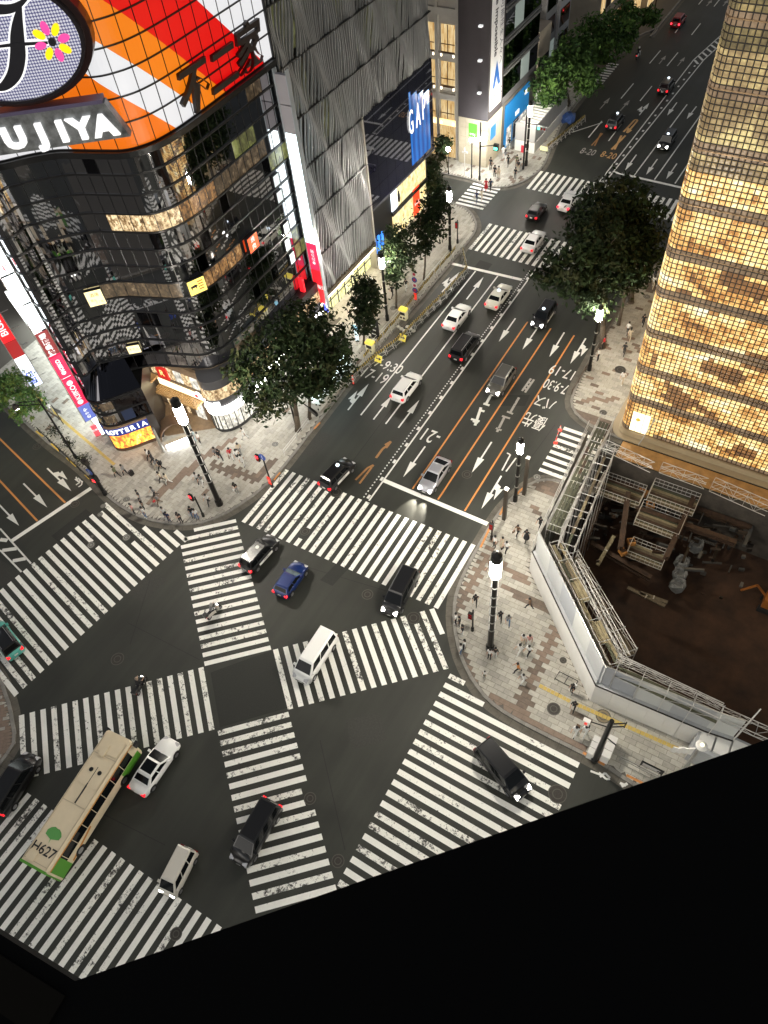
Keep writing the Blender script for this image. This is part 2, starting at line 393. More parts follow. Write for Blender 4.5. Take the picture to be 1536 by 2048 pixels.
bn = [(*g2((1029, 1192), (1089, 1215)), .45, 3), (*g2((1109, 1260), (1075, 1330)), .5, 4), (*g2((1075, 1330), (1046, 1404)), .55, 3), (*g2((908, 1225), (936, 1180)), .4, 3), (*g2((936, 1180), (985, 1090)), .35, 4),
      (*g2((1000, 1130), (1050, 1160)), .4, 4), (*g2((980, 1400), (1170, 1505)), .5, 4), (*g2((1086, 975), (1120, 985)), .9, 3), (*g2((915, 1290), (945, 1345)), .3, 3)]
NEP = pave('pavement', nek, [(60, 29), (7, 28), (-1.6, 26.2), (-11.1, 35.4), (-11.1, 46.3)], bands=bn, area=[(-18, 19), (30, 19), (30, 29), (6, 28), (-1, 26.5), (-10.5, 36), (-10.5, 48), (-18, 48)], side=1)
hek = smooth_line([(-9, 54.2), (-10.8, 54.25), (-12.2, 54.4), (-14.7, 55.5), (-16.0, 57.5), (-16.4, 62.3), (-16.5, 70), (-16.3, 78), (-15.9, 82.5), (-14.6, 84.4), (-12, 85), (-8, 85.2)])
bn = [(*g2((1160, 830), (1225, 858)), .7, 3), (*g2((1170, 800), (1240, 800)), .3, 4), ((-14.5, 79), (-12.5, 83), .8, 3)]
HEP = pave('pavement', hek, [(-8, 56), (-8, 54.3)], bands=bn, area=[(-17, 54), (-9.4, 54), (-9.4, 86), (-17, 86)], pal=(.3, .42, .2, .02, .06), side=-1)
abk = smooth_line([(-75, 92.6), (-52, 92.8), (-45.6, 92.8), (-42.8, 92.15), (-40.2, 92.9), (-38.4, 95.5), (-37.5, 99.7), (-38.4, 105), (-39.6, 112), (-40.1, 118), (-40.3, 125.6), (-41.5, 126.8), (-44, 127.1), (-75, 127.2)])
ABP = pave('pavement', abk, [(-75, 110)], e=(0, 1), area=[(-52, 92), (-36, 92), (-36, 128), (-46, 128), (-46, 97), (-52, 97)], pal=(.5, .3, .1, .06, .04), side=1)
fak = smooth_line([(-75, 137.8), (-44, 137.6), (-41.6, 137.6), (-40, 140), (-39.3, 147), (-37.6, 151), (-37.4, 160), (-37.2, 300)])
FAP = pave('pavement', fak, [(-75, 300)], stones=False, side=1)
swk = smooth_line([(-41.3, -30), (-41.35, -6), (-41.5, -1.2), (-41.9, .2), (-43.4, 1.3), (-45.4, 2.5), (-50, 4.2), (-70, 9.5), (-120, 23)])
SWP = pave('pavement', swk, [(-120, -30)], e=(.75, .66), sl=.6, sw=.3, area=[(-52, -6), (-41, -6), (-41, 4), (-52, 5)], pal=(.0, .1, .1, .1, .7), side=1)
TPK = smooth_line([(60, 2.5), (3, 2.9), (-4, 2.4), (-7.5, 1.4), (-10.2, -.8), (-12.4, -4.5), (-13.2, -9), (-13.4, -60)])
TP = pave('pavement', TPK, [(60, -60)], stones=False, side=1)

# ---- painted markings
def flat(poly, z=.008):
    bq = MB(); bq.add([(p[0], p[1], z) for p in poly], [tuple(range(len(poly)))]); return bq
def strip_mb(bq, a, c, wd, z=.008):
    a, c = Vector(a[:2]), Vector(c[:2]); d = (c - a).normalized(); n = Vector((-d.y, d.x)) * wd / 2
    bq.add([(*(a - n), z), (*(c - n), z), (*(c + n), z), (*(a + n), z)], [(0, 1, 2, 3)]); return bq
def crosswalk(name_label, L1, L2, ks, w0=.5, cut=()):
    """L1, L2: (px at k=ka, px at k=kb, ka, kb) for the stripes' two ends; one object per stripe"""
    root = thing('crosswalk', None, None); root['kind'] = 'structure'
    P = lambda L, k: G(*L[0]).lerp(G(*L[1]), (k - L[2]) / (L[3] - L[2]))
    for k in ks:
        k, t0, t1 = (k if isinstance(k, tuple) else (k, 0, 1))
        a, c, d, f = P(L1, k), P(L1, k + w0), P(L2, k + w0), P(L2, k)
        q = [a.lerp(f, t0), c.lerp(d, t0), c.lerp(d, t1), a.lerp(f, t1)]
        ar = sum(q[i].x * q[(i + 1) % 4].y - q[(i + 1) % 4].x * q[i].y for i in range(4))
        if ar < 0: q = q[::-1]
        flat(q).build('stripe', WHITE[rnd.random() < .45], root)
    return root
crosswalk('N', ((483, 1043.2), (867.1, 1214.1), 0, 24), ((570.9, 938.4), (942.7, 1087.2), 0, 24), [k if k not in (7,) else (7, 0, .12) for k in range(25)] + [(7, .3, 1)])
crosswalk('W', ((22, 1162.5), (184.9, 1027.7), 1, 12), ((138, 1293.8), (304.9, 1140.5), 1, 12), [(k, 0, 1) for k in range(-6, 10)] + [(10, 0, .27), (10, .36, 1), 11, 12, (13, .05, .5), (13, .6, 1), (14, .0, 1), (15, .55, 1), (16, .72, 1), (17, .84, 1.02)], w0=-.5)
crosswalk('NW', ((361.4, 1091.2), (408, 1323.5), 0, 15), ((478.6, 1064.8), (540.3, 1290.8), 0, 15), [(-2, .27, 1), (-1, .08, 1)] + list(range(16)))
crosswalk('SE', ((435.2, 1461.5), (509, 1813.6), 0, 15), ((576.4, 1423.5), (670.5, 1768.9), 0, 15), [k if k not in (7, 8) else (k, 0, .9) for k in range(19)])
crosswalk('E2', ((546, 1299.8), (839.4, 1224), 0, 15), ((575.9, 1419.6), (887.3, 1339.7), 0, 15), [k if k != 14 else (k, .18, 1) for k in range(16)] + [(16, 0, .45)])
crosswalk('W2', ((59.2, 1425.7), (396.6, 1336.5), 1, 17), ((66, 1554.2), (418.3, 1461.7), 1, 17), range(0, 18))
def rect_walk(x0, y0, x1, y1, pitch, along='x', ks=None, mats=WHITE):
    root = thing('crosswalk', None, None); root['kind'] = 'structure'; 
    if along == 'x':
        y = y0
        while y < y1: flat([(x0, y), (x1, y), (x1, y + pitch / 2), (x0, y + pitch / 2)]).build('stripe', mats[rnd.random() < .3], root); y += pitch
    else:
        x = x0
        while x < x1: flat([(x, y0), (x + pitch / 2, y0), (x + pitch / 2, y1), (x, y1)]).build('stripe', mats[rnd.random() < .3], root); x += pitch
    return root
# east arm: stripes along x
root = thing('crosswalk', None, None); root['kind'] = 'structure'
for k in range(-2, 19):
    y = 20.62 - .9 * k + .45; x0 = -12.62 + .02 * k; x1 = -.45
    if k == -2: x1 = -11.2
    if k == -1: x1 = -9.0
    flat([(x0, y - .45), (x1, y - .45), (x1, y), (x0, y)]).build('stripe', WHITE[rnd.random() < .5], root)
# south arm: stripes along y
root = thing('crosswalk', None, None); root['kind'] = 'structure'
for k in range(-9, 14):
    x = -29.45 + .92 * k; flat([(x, -10.3), (x + .46, -10.3), (x + .46, -2.2 + .02 * k), (x, -2.2 + .02 * k)]).build('stripe', WHITE[rnd.random() < .35], root)
rect_walk(-15.0, 46.6, -10.6, 53.2, .9, 'x')
rect_walk(-38.5, 77.6, -16.8, 84.0, .9, 'y')
rect_walk(-37.5, 93.9, -16.8, 99.0, .9, 'y')
rect_walk(-45.1, 86.6, -40.8, 92.1, .9, 'x')
rect_walk(-40.7, 127.6, -38.9, 135.3, .9, 'x')

def lines(name, segs, wd, material, dash=None):
    bq = MB()
    for s in segs:
        a, c = G(*s[0]), G(*s[1])
        if dash:
            d = (c - a); n_ = d.length; u = 0
            while u < n_: strip_mb(bq, a + d * (u / n_), a + d * (min(n_, u + dash[0]) / n_), wd); u += dash[1]
        else: strip_mb(bq, a, c, wd)
    return tag(bq.build(name, material), kind='structure')
for s in [((738.1, 1001.2), (1071.5, 538)), ((721.5, 830.3), (951.2, 542)), ((771.3, 847.9), (995.7, 551.8)), ((1198.6, 364.1), (1387, 120)), ((1209.3, 365.1), (1407.5, 120)), ((1267.9, 351.4), (1374.3, 208.9)), ((1308.9, 359.3), (1411.4, 215.7)), ((1350, 367), (1400, 292)), ((1387, 120), (1456, 58)), ((1407.5, 120), (1458, 74)),
          ((0, 1057), (62, 1127)), ((0, 1100), (43, 1144))]:
    lines('lane_line', [s], .17, LINEW)
for s in [((825, 977.8), (1055.3, 643.6)), ((875.8, 999.3), (1101.8, 656.8)), ((929.5, 1021.7), (1148.4, 670.9))]: lines('orange_lane_line', [s], .17, ORANGE)
for s in [((-40, 839), (130.5, 1005.3)), ((-40, 919), (75, 1042))]: lines('orange_lane_line', [s], .2, ORANGE)
for s in [((768.4, 961.2), (975.4, 1048.1)), ((903.9, 527.3), (1043.6, 559.6)), ((1224.9, 343.6), (1369.5, 376.8)), ((23.4, 1081.9), (182, 976.4))]: lines('stop_line', [s], .48, WHITE[0])
lines('dotted_centre_line', [((727, 995), (1061, 540))], .14, LINEW, (.18, .42))
lines('centre_dash', [((735, 997), (1067, 540)), ((1204, 365), (1395, 125))], .28, LINEW, (.5, 2.6))
lines('lane_dash', [((1143, 265), (1205, 245)), ((1242, 197), (1267, 167)), ((1280, 202), (1304, 172)), ((1217, 282), (1243, 248)), ((1177, 275), (1204, 242)), ((1299, 127), (1321, 101)), ((1334, 132), (1356, 105)), ((1350, 66), (1362, 50)), ((1383, 70), (1401, 47)), ((1428, 13), (1440, -2)), ((1397, 9), (1408, -4))], .16, LINEW)
lines('hatching', [((0, 1079), (15, 1081)), ((4, 1101), (34, 1097)), ((25, 1122), (52, 1117)), ((1389, 120), (1396, 128)), ((1397, 112), (1406, 121)), ((1405, 105), (1415, 113)), ((1413, 97), (1424, 105)), ((1422, 90), (1432, 97)), ((1430, 83), (1440, 90)), ((1438, 76), (1446, 82))], .42, LINEW)
lines('edge_mark', [((1014, 906), (1020, 909)), ((1004, 941), (1021, 909)), ((1012, 943), (1032, 916))], .15, LINEW)

def arrow(tail, tip, material=LINEW, branch=0, wd=.17, name='lane_arrow', hl=None):
    a, c = G(*tail), G(*tip); d = c - a; n = d.length; d.normalize(); s = Vector((-d.y, d.x)); bq = MB()
    hl = hl or .46 * n; hw = .36
    j = a + d * (n - hl)
    q = [a - s * wd / 2, j - s * wd / 2, j - s * hw, c, j + s * hw, j + s * wd / 2, a + s * wd / 2]
    bq.add([(*p, .008) for p in q], [(0, 1, 5, 6), (2, 3, 4)])
    if branch:
        s2 = s * branch; r0 = a + d * (.22 * n); r1 = a + d * (.40 * n); o1 = r1 + s2 * .55
        bq.add([(*p, .009) for p in ([r0, r1, o1 + d * .1, o1 - d * .55] if branch < 0 else [r0, o1 - d * .55, o1 + d * .1, r1])], [(0, 1, 2, 3)])
        tipb = o1 + d * 1.25 + s2 * .05; w1 = o1 - s2 * .28 - d * .1; w2 = o1 + s2 * .34 - d * .35
        bq.add([(*p, .0095) for p in ([w1, w2, tipb] if branch < 0 else [w2, w1, tipb])], [(0, 1, 2)])
    return tag(bq.build(name, material), kind='structure')
for t, p, br in [((850.4, 892.8), (806.4, 954.3), 0), ((983.2, 884), (943.6, 945.5), 0), ((1002.7, 951.8), (962.7, 1018), 1), ((1030.9, 636.7), (997.7, 683.6), 0), ((1076.8, 653.3), (1044.9, 699.2), 0), ((1128.5, 665), (1098.8, 713.9), 0), ((1171.5, 676.8), (1140.6, 727.5), 1),
                 ((746.9, 839), (784, 791), 0), ((796.7, 855.7), (838.7, 800), 0), ((695.8, 820.2), (737.3, 767.6), 1), ((933.2, 598.6), (967, 554.3), 0), ((884, 584), (919, 544), 1),
                 ((1272.8, 309.5), (1250.3, 340.7), 0), ((1314.8, 318.2), (1292.3, 349.5), 0), ((1353.8, 327), (1332.3, 358.3), 0), ((1353.8, 205), (1334.3, 231.3), 0), ((1392.9, 212.8), (1373.4, 238.2), 0), ((1278.6, 230.4), (1298.2, 206), 1),
                 ((94.5, 936.6), (142.7, 982.2), 1), ((46.9, 967), (94.5, 1014.7), 0), ((-3, 1008), (38.3, 1051.4), 0)]: arrow(t, p, branch=br)
for t, p in [((1199.5, 218.6), (1220, 195.2)), ((1240.5, 221.6), (1259.7, 200)), ((1318, 128), (1332, 111)), ((1355, 132), (1370, 114)), ((1413, 12), (1424, 0)), ((1446, 12), (1456, 0))]: arrow(t, p, FADED)
def strokes(name, pl, wd, material):
    bq = MB(); i = 0
    for p in pl:
        q = [G(*a) for a in p]
        for a, c in zip(q[:-1], q[1:]): strip_mb(bq, a, c, wd, .008 + .0006 * i); i += 1
    return tag(bq.build(name, material), kind='structure')
strokes('road_symbol', [[(719, 967), (747, 930)], [(711, 960), (735, 936), (747, 930)]], .22, DARKO)
strokes('road_symbol', [[(752, 916), (765, 898), (776, 890), (782, 883)], [(772, 896), (782, 883)], [(770, 890), (782, 883)]], .26, DARKO)
strokes('road_symbol', [[(1223, 299), (1251, 271)], [(1229, 299), (1243, 271)]], .3, mat('sign_orange_paint', (.62, .36, .14), .55))
strokes('road_symbol', [[(1247, 264), (1269, 240), (1273, 239), (1275, 241), (1272, 245), (1254, 266)], [(1254, 266), (1257, 256)], [(1254, 266), (1263, 260)]], .3, MATS['sign_orange_paint'])
strokes('road_symbol', [[(1183, 291), (1205, 267)], [(1189, 292), (1202, 266)]], .2, DARKO)
TW = dict(ext=0, sp=1.05)
def road_text(body, px, size, away, material=LINEW, sx=.45, rot=0.):
    p = G(*px); s = 1 if away else -1; a = math.radians(rot)
    ex = (s * math.cos(a), s * math.sin(a), 0); ey = (-s * math.sin(a), s * math.cos(a), 0)
    return tag(text_at('road_lettering', body, size, (p.x, p.y, .009), ex, ey, material, sx=sx, off=.012, **TW), kind='structure')
road_text('7-9:30', (777, 733), 2.1, True, sx=.62); road_text('17-19', (748, 752), 2.3, True, sx=.62)
road_text('17-19', (1126, 744), 2.3, False, sx=.55); road_text('7-9:30', (1112, 772), 2.2, False, sx=.46)
road_text('バス', (1090, 804), 2.0, False, sx=.6); road_text('優先', (1070, 841), 2.3, False, sx=.55)
road_text('-21', (861, 871), 2.6, False, sx=.62)
road_text('8-20', (1217, 311), 2.4, True, MATS['sign_orange_paint'], sx=.5); road_text('8-20', (1176, 304), 2.4, True, FADED, sx=.5)
strokes('road_lettering', [[(983, 788), (971, 810)], [(967, 807), (979, 811)], [(962, 815), (950, 851)], [(946, 842), (956, 846)], [(942, 838), (959, 843)], [(958, 820), (969, 823)]], .3, LINEW)
strokes('road_lettering', [[(1038, 795), (1020, 826)], [(1014, 823), (1026, 828)], [(1010, 832), (994, 864)], [(1004, 832), (1020, 837)], [(992, 856), (1003, 861)]], .26, FADED)
strokes('road_lettering', [[(1044, 782), (1062, 757)], [(1050, 785), (1068, 759)], [(1047, 776), (1054, 779)], [(1051, 770), (1058, 773)], [(1056, 764), (1063, 767)]], .24, FADED)
strokes('road_symbol', [[(152, 954), (156, 962)], [(156, 956), (165, 965)], [(150, 958), (160, 966)], [(152, 970), (158, 966), (160, 958)], [(157, 974), (163, 970), (165, 962)]], .14, LINEW)
strokes('road_symbol', [[(1181, 1542), (1205, 1551)], [(1198, 1545), (1212, 1558), (1220, 1558)], [(1200, 1554), (1210, 1546), (1220, 1556)]], .16, LINEW)
strokes('road_symbol', [[(1240, 1566), (1252, 1571)], [(1243, 1573), (1255, 1567)]], .2, LINEW)
# patched repairs and seams in the asphalt
PAT = [mat('asphalt_patch_dark', (.0195, .0205, .017), .8, noise=.2, nscale=9), mat('asphalt_patch_pale', (.035, .035, .03), .8, noise=.25, nscale=7)]
for i, q_ in enumerate([[(103, 1072), (172, 1018), (205, 1048), (140, 1105)], [(0, 1118), (40, 1150), (0, 1185)], [(421, 1345), (545, 1300), (578, 1415), (440, 1455)], [(600, 905), (640, 862), (668, 872), (628, 918)], [(640, 1160), (700, 1100), (722, 1110), (665, 1172)], [(250, 1180), (300, 1140), (335, 1160), (285, 1205)], [(880, 620), (960, 520), (985, 528), (905, 630)], [(690, 1440), (760, 1425), (775, 1480), (705, 1500)], [(1010, 790), (1060, 790), (1050, 812), (1000, 812)]]):
    q_ = [G(*p) for p in q_]; ar = sum(q_[k].x * q_[(k + 1) % len(q_)].y - q_[(k + 1) % len(q_)].x * q_[k].y for k in range(len(q_))); tag(flat(q_ if ar > 0 else q_[::-1], .0035).build('asphalt_patch', PAT[i % 2]), kind='structure')
SEAM = mat('asphalt_seam', (.012, .012, .011), .7)
lines('asphalt_seam', [((255, 1245), (400, 1320)), ((300, 1160), (260, 1290)), ((600, 1130), (800, 1190)), ((640, 1480), (690, 1700)), ((700, 930), (900, 660)), ((1000, 1000), (1110, 850)), ((190, 1620), (330, 1690))], .05, SEAM)
# manhole covers (flush iron lids)
IRON = mat('manhole_iron', (.045, .04, .034), .6, .4, noise=.3, nscale=9); RIMM = mat('manhole_rim', (.085, .08, .07), .6, .3); IRONG = mat('manhole_grey', (.26, .26, .24), .6, .2, noise=.25, nscale=9)
def manhole(px, r, m=IRON, z=.010):
    p = V(*px); bq = MB(); 
    bq.add([(p.x + r * math.cos(i * PI / 10), p.y + r * math.sin(i * PI / 10), z) for i in range(20)], [tuple(range(20))])
    o = bq.build('manhole_cover', m); tag(o, kind='structure')
    b2 = MB()
    for rr in (r * .98, r * .55):
        for i in range(20):
            a0, a1 = i * PI / 10, (i + 1) * PI / 10; k = .07
            b2.quad(*[(p.x + q * math.cos(a), p.y + q * math.sin(a), z + .004) for q, a in ((rr - k, a0), (rr, a0), (rr, a1), (rr - k, a1))])
    b2.build('rim', RIMM, o)
for px, r, mm in [((735, 1189), .55, IRON), ((827, 1236), .62, IRON), ((235, 1318), .62, IRON), ((1115, 1588), .72, IRON), ((676, 1722), .5, IRON), ((352, 1868), .45, IRON), ((620, 1597), .5, IRON), ((182, 1090), .42, IRONG), ((253, 1075), .42, IRONG), ((184, 1073), .2, IRONG), ((206, 1012), .3, IRONG), ((200, 1029), .3, IRONG), ((74, 893), .5, IRON), ((150, 1008), .5, IRON), ((934, 949), .55, IRON), ((610, 1063), .5, IRON), ((672, 985), .62, IRON)]: manhole(px, r, mm)
for px, r, mm in [((254, 1000), .35, IRONG), ((1240, 741), .62, IRON), ((1206, 827), .4, IRON), ((1074, 956), .42, IRONG), ((1107, 1419), .55, IRON), ((1126, 1322), .3, IRON), ((1206, 1434), .6, mat('manhole_buff', (.2, .16, .1), .6)), ((1293, 595), .4, IRONG), ((1117, 1391), .18, IRON), ((551, 890), .35, IRONG), ((787, 618), .4, IRONG), ((950, 396), .4, IRONG), ((982, 366), .4, IRONG)]: manhole(px, r, mm, .142)
TACT = mat('tactile_yellow', (.52, .38, .10), .7, noise=.12, nscale=4)
def tactile(P, pts, wd=.32):
    i = 0
    for a, c in zip(pts[:-1], pts[1:]):
        d = c - a; n_ = int(d.length / .33)
        for k in range(n_):
            p = a + d * ((k + .5) / n_); bq = MB(); bq.obox(p, d.normalized(), .31, wd, .1, .147)
            for q in (-.08, 0, .08): 
                s_ = Vector((-d.y, d.x)).normalized() * q; bq.obox(p + s_, d.normalized(), .26, .03, .14, .152)
            bq.build('tactile_paver', TACT, P)
tactile(NEP, [G(1078, 1372), G(1140, 1404)]); tactile(NEP, [G(1148, 1408), G(1385, 1512)])
tactile(NWP, [G(60, 778), G(118, 835), G(230, 931)])
KP = mat('kerb_paint_orange', (.50, .21, .06), .7, noise=.25, nscale=3); KY = mat('kerb_paint_yellow', (.6, .40, .06), .7, noise=.2, nscale=3)
def kerbpaint(P, a, c, m): bq = MB(); strip_mb(bq, G(*a, .15), G(*c, .15), .2, .153); bq.build('kerb_paint', m, P)
for a, c in [((961, 1095), (985, 1044)), ((1166, 1505), (1209, 1530)), ((1253, 1550), (1290, 1569)), ((1034, 988), (1046, 976)), ((1000, 1030), (1010, 1008))]: kerbpaint(NEP, a, c, KP)
for a, c in [((72, 862), (86, 873)), ((102, 887), (119, 902)), ((133, 915), (153, 933)), ((170, 949), (188, 965))]: kerbpaint(NWP, a, c, KY)
for a, c in [((548, 960), (560, 945)), ((628, 858), (640, 845))]: kerbpaint(NWP, a, c, KP)
# ================================================================== BUILDINGS
# ---- the wavy glass corner building
PL = [(-70, 34.8), (-66, 33.0), (-62, 31.4), (-59.5, 30.1), (-58.3, 29.9), (-57.8, 30.6), (-57.9, 32.1), (-57.2, 32.9), (-55.9, 34.4), (-54.2, 35.8), (-52.2, 36.6), (-50.3, 37.3), (-48.9, 37.9), (-48.1, 38.8), (-47.5, 40.2), (-47.2, 43.1), (-47.3, 50), (-47.4, 55.5)]
CVp = smooth_line(PL, 10)
CS = [0]
for a, c in zip(CVp[:-1], CVp[1:]): CS.append(CS[-1] + (c - a).length)
CS = [x - 4.39 for x in CS]                      # so that 0 sits at (-66, 33)
def cv(s, off=0.):
    i = max(0, min(len(CS) - 2, next((k - 1 for k, x in enumerate(CS) if x > s), len(CS) - 2)))
    t = (s - CS[i]) / (CS[i + 1] - CS[i]); p = CVp[i].lerp(CVp[i + 1], t)
    d = (CVp[min(i + 2, len(CVp) - 1)] - CVp[max(i - 1, 0)]).normalized(); n = Vector((d.y, -d.x))
    return p + n * off
SEND = CS[-1] - .05
GB = thing('corner_glass_building', 'dark curved glass building with an orange, red and white striped crown above', 'building', (-52, 40, 0))
FZ = [7.8 + 1.735 * k for k in range(14)]       # sill lines of the glass bands
DGLASS = mat('dark_facade_glass', (.46, .46, .49), .022, 1.0)
DGLASS2 = mat('smoked_facade_glass', (.06, .06, .07), .05, 1.0)
WARMI = interior_mat('restaurant_interior', [(.01, .006, .003), (.20, .11, .04), (.80, .60, .34), (1, .90, .66)], .95, 2.2)
DIMI = interior_mat('dim_interior', [(.0, .0, .0), (.015, .01, .005), (.10, .065, .035), (.42, .32, .2)], .5, 1.8)
YELI = interior_mat('green_lit_interior', [(.01, .01, .0), (.06, .07, .02), (.25, .28, .08), (.5, .5, .25)], .5, .8)
ORGI = interior_mat('orange_interior', [(.0, .0, .0), (.07, .03, .01), (.36, .17, .05), (.8, .55, .28)], .65, 2.0)
REFI = interior_mat('shop_interior', [(.05, .05, .05), (.4, .38, .33), (.85, .82, .7), (1, 1, .92)], 1.0, 1.3)
def curve_pane(s0, s1, z0, z1, off=.0, th=.06, nseg=4):
    q = MB()
    for k in range(nseg):
        a, c = cv(s0 + (s1 - s0) * k / nseg, off), cv(s0 + (s1 - s0) * (k + 1) / nseg, off)
        q.quad((*a, z0), (*c, z0), (*c, z1), (*a, z1))
    return q
def lit(s, r):
    if r == 9 and 17.9 < s < 24.4: return WARMI
    if r == 9 and 24.4 < s < 29.3: return ORGI
    if r == 10 and 32 < s < 35.8: return YELI
    if r == 9 and 29.3 < s < 37: return DIMI
    if r == 5 and 24.5 < s < 30.5: return ORGI
    if r == 5 and 14.5 < s < 22: return DIMI
    if r == 0 and 26 < s < 29: return DIMI
    if r == 12 and 35.5 < s < 38.3: return DIMI
    if r in (2, 3, 6, 8) and s > 36.5: return YELI if rnd.random() < .4 else DGLASS
    return None
items = []; s = 2.0; rnd.seed(3)
PW = 1.12
panes = {}
while s < SEND - .3:
    s1 = min(SEND, s + PW); mid = (s + s1) / 2
    for r in range(13):
        z0, z1 = FZ[r] + .09, FZ[r + 1] - .09
        mt = lit(mid, r) or (DGLASS if rnd.random() < .93 else DGLASS2)
        q = curve_pane(s + .03, s1 - .03, z0, z1, rnd.uniform(-.012, .012))
        near = (Vector((*cv(mid), z0)) - Vector((0, 0, H))).length
        panes.setdefault(mt.name, []).append((near, q, mt))
    s = s1
allp_ = sorted([x for v in panes.values() for x in v], key=lambda t: t[0])
for _, q, mt in allp_[:300]: q.build('glass_pane', mt, GB, True)
rest = {}
for _, q, mt in allp_[300:]: rest.setdefault(mt.name, (MB(), mt))[0].merge(q)
for q, mt in rest.values(): tag(q.build('glass_pane_field', mt, GB, True), kind='stuff')
# dark bands, mullions and the solid core behind
TRIM = mat('dark_mullion', (.012, .012, .013), .35, .4)
def curve_band(s0, s1, z0, z1, o0, o1, name, m, step=.5, parent=None):
    q = MB(); s = s0; 
    while s < s1 - 1e-3:
        e = min(s1, s + step); a, c, d, f = cv(s, o1), cv(e, o1), cv(e, o0), cv(s, o0)
        q.hexa([(*p, z0) for p in (a, c, d, f)] + [(*p, z1) for p in (a, c, d, f)]); s = e
    return q.build(name, m, parent or GB)
for z in FZ: curve_band(2.0, SEND, z - .085, z + .085, -.25, .10, 'floor_band', TRIM)
s = 2.0; q = MB()
while s < SEND:
    a = cv(s, .03); c = cv(s, -.1); d = (c - a).normalized(); q.obox((a + c) / 2, d, .14, .05, 7.8, 30.3); s += PW
tag(q.build('mullion', TRIM, GB), kind='stuff')
core = [cv(2 + k * .5, -.35) for k in range(int((SEND - 2) / .5))] + [Vector((-47.8, 55.4)), Vector((-66, 55.4)), Vector((-70, 45))]
q = MB(); q.prism(core, 7.6, 30.5); q.build('core', mat('core_black', (.01, .01, .011), .8), GB)
q = MB(); q.prism(core, 30.5, 52); q.build('upper_core', MATS['core_black'], GB)
# a few rooms glimpsed as angled light strips behind the smoked glass
# crown billboard of backlit panels
def stripe_mat():
    m = mat('billboard_panel', (.4, .4, .4), .35); t = m.node_tree; b = t.nodes['Principled BSDF']; L = t.links.new
    at = node(t, 'ShaderNodeAttribute'); at.attribute_name = 'stripe'; r = node(t, 'ShaderNodeValToRGB'); r.color_ramp.interpolation = 'CONSTANT'
    e = r.color_ramp.elements; lo, hi = 40., 80.
    cols = [(40, (.80, .80, .82)), (49.6, (.85, .17, .005)), (59.2, (.80, .80, .82)), (62.65, (.86, .21, .007)), (66.1, (.72, .004, .004)), (72.4, (.80, .80, .82))]
    e[0].position = 0; e[0].color = (*cols[0][1], 1); e[1].position = (cols[1][0] - lo) / (hi - lo); e[1].color = (*cols[1][1], 1)
    for p, c in cols[2:]: x = e.new((p - lo) / (hi - lo)); x.color = (*c, 1)
    mr = node(t, 'ShaderNodeMapRange'); mr.inputs[1].default_value = lo; mr.inputs[2].default_value = hi
    L(at.outputs['Fac'], mr.inputs[0]); L(mr.outputs[0], r.inputs[0]); L(r.outputs[0], b.inputs['Emission Color'])
    mx = node(t, 'ShaderNodeMix', data_type='RGBA', blend_type='MULTIPLY'); mx.inputs[0].default_value = 1; mx.inputs[7].default_value = (.25, .25, .25, 1)
    L(r.outputs[0], mx.inputs[6]); L(mx.outputs[2], b.inputs['Base Color']); b.inputs['Emission Strength'].default_value = .62
    return m
BBM = stripe_mat(); BZ = [30.82, 32.75, 34.55, 36.2, 37.9, 39.6, 41.3, 43.0, 44.7, 46.4]
bb = []
s = 8.6
while s < SEND - .2:
    s1 = min(SEND, s + 1.42)
    for r in range(len(BZ) - 1):
        q = MB(); st = []
        ns = 4
        for k in range(ns):
            sa, sb = s + .035 + (s1 - s - .07) * k / ns, s + .035 + (s1 - s - .07) * (k + 1) / ns
            a, c = cv(sa, .30), cv(sb, .30); z0, z1 = BZ[r] + .06, BZ[r + 1] - .06
            q.quad((*a, z0), (*c, z0), (*c, z1), (*a, z1)); st += [z0 + 1.08 * sa, z0 + 1.08 * sb, z1 + 1.08 * sb, z1 + 1.08 * sa]
        o = q.build('billboard_panel', BBM, GB, True); at_ = o.data.attributes.new('stripe', 'FLOAT', 'POINT'); at_.data.foreach_set('value', st)
    s = s1
for z in BZ: curve_band(8.6, SEND, z - .05, z + .05, .1, .40, 'billboard_rail', TRIM)
q = MB(); s = 8.6
while s < SEND: a, c = cv(s, .34), cv(s, .1); q.obox((a + c) / 2, (a - c).normalized(), .24, .05, 30.8, 46.4); s += 1.42
tag(q.build('billboard_mullion', TRIM, GB), kind='stuff')
curve_band(8.6, SEND, 30.3, 30.78, -.2, .75, 'crown_soffit', TRIM)
q = MB(); q.wall(cv(SEND, 0), (0, 1), -.02, .12, 30.3, 46, -.4, .5); q.build('billboard_end_post', TRIM, GB)
# kanji lettering standing off the panels
SP0 = cv(28.6, .5); SP1 = cv(38.2, .5); ev = (SP1 - SP0).normalized()
KBL = mat('sign_letter_black', (.012, .006, .006), .4)
def on_plane(P, e, u, z, o=0.): n = (e[1], -e[0]); return Vector((P[0] + e[0] * u + n[0] * o, P[1] + e[1] * u + n[1] * o, z))
KS = thing('rooftop_lettering', 'black slanted three character sign standing on the red panels', 'sign', tuple(on_plane(SP0, ev, 5, 31)))
for ch, px in (('不', (383, 185)), ('二', (442, 143)), ('家', (492, 103))):
    u, z = wpl(SP0, ev, *px); 
    text_at('letter', ch, 3.7, on_plane(SP0, ev, u, z, .12), (*ev, 0), (0, 0, 1), KBL, KS, ext=.16, off=.075, shear=.22)
# oval monogram sign and name board on the chord plane
SPP = Vector((-52.88, 31.54)); se = Vector((.8, .6)); SG = lambda pts: [(u * .95, 2.92 + z * .95) for u, z in pts]

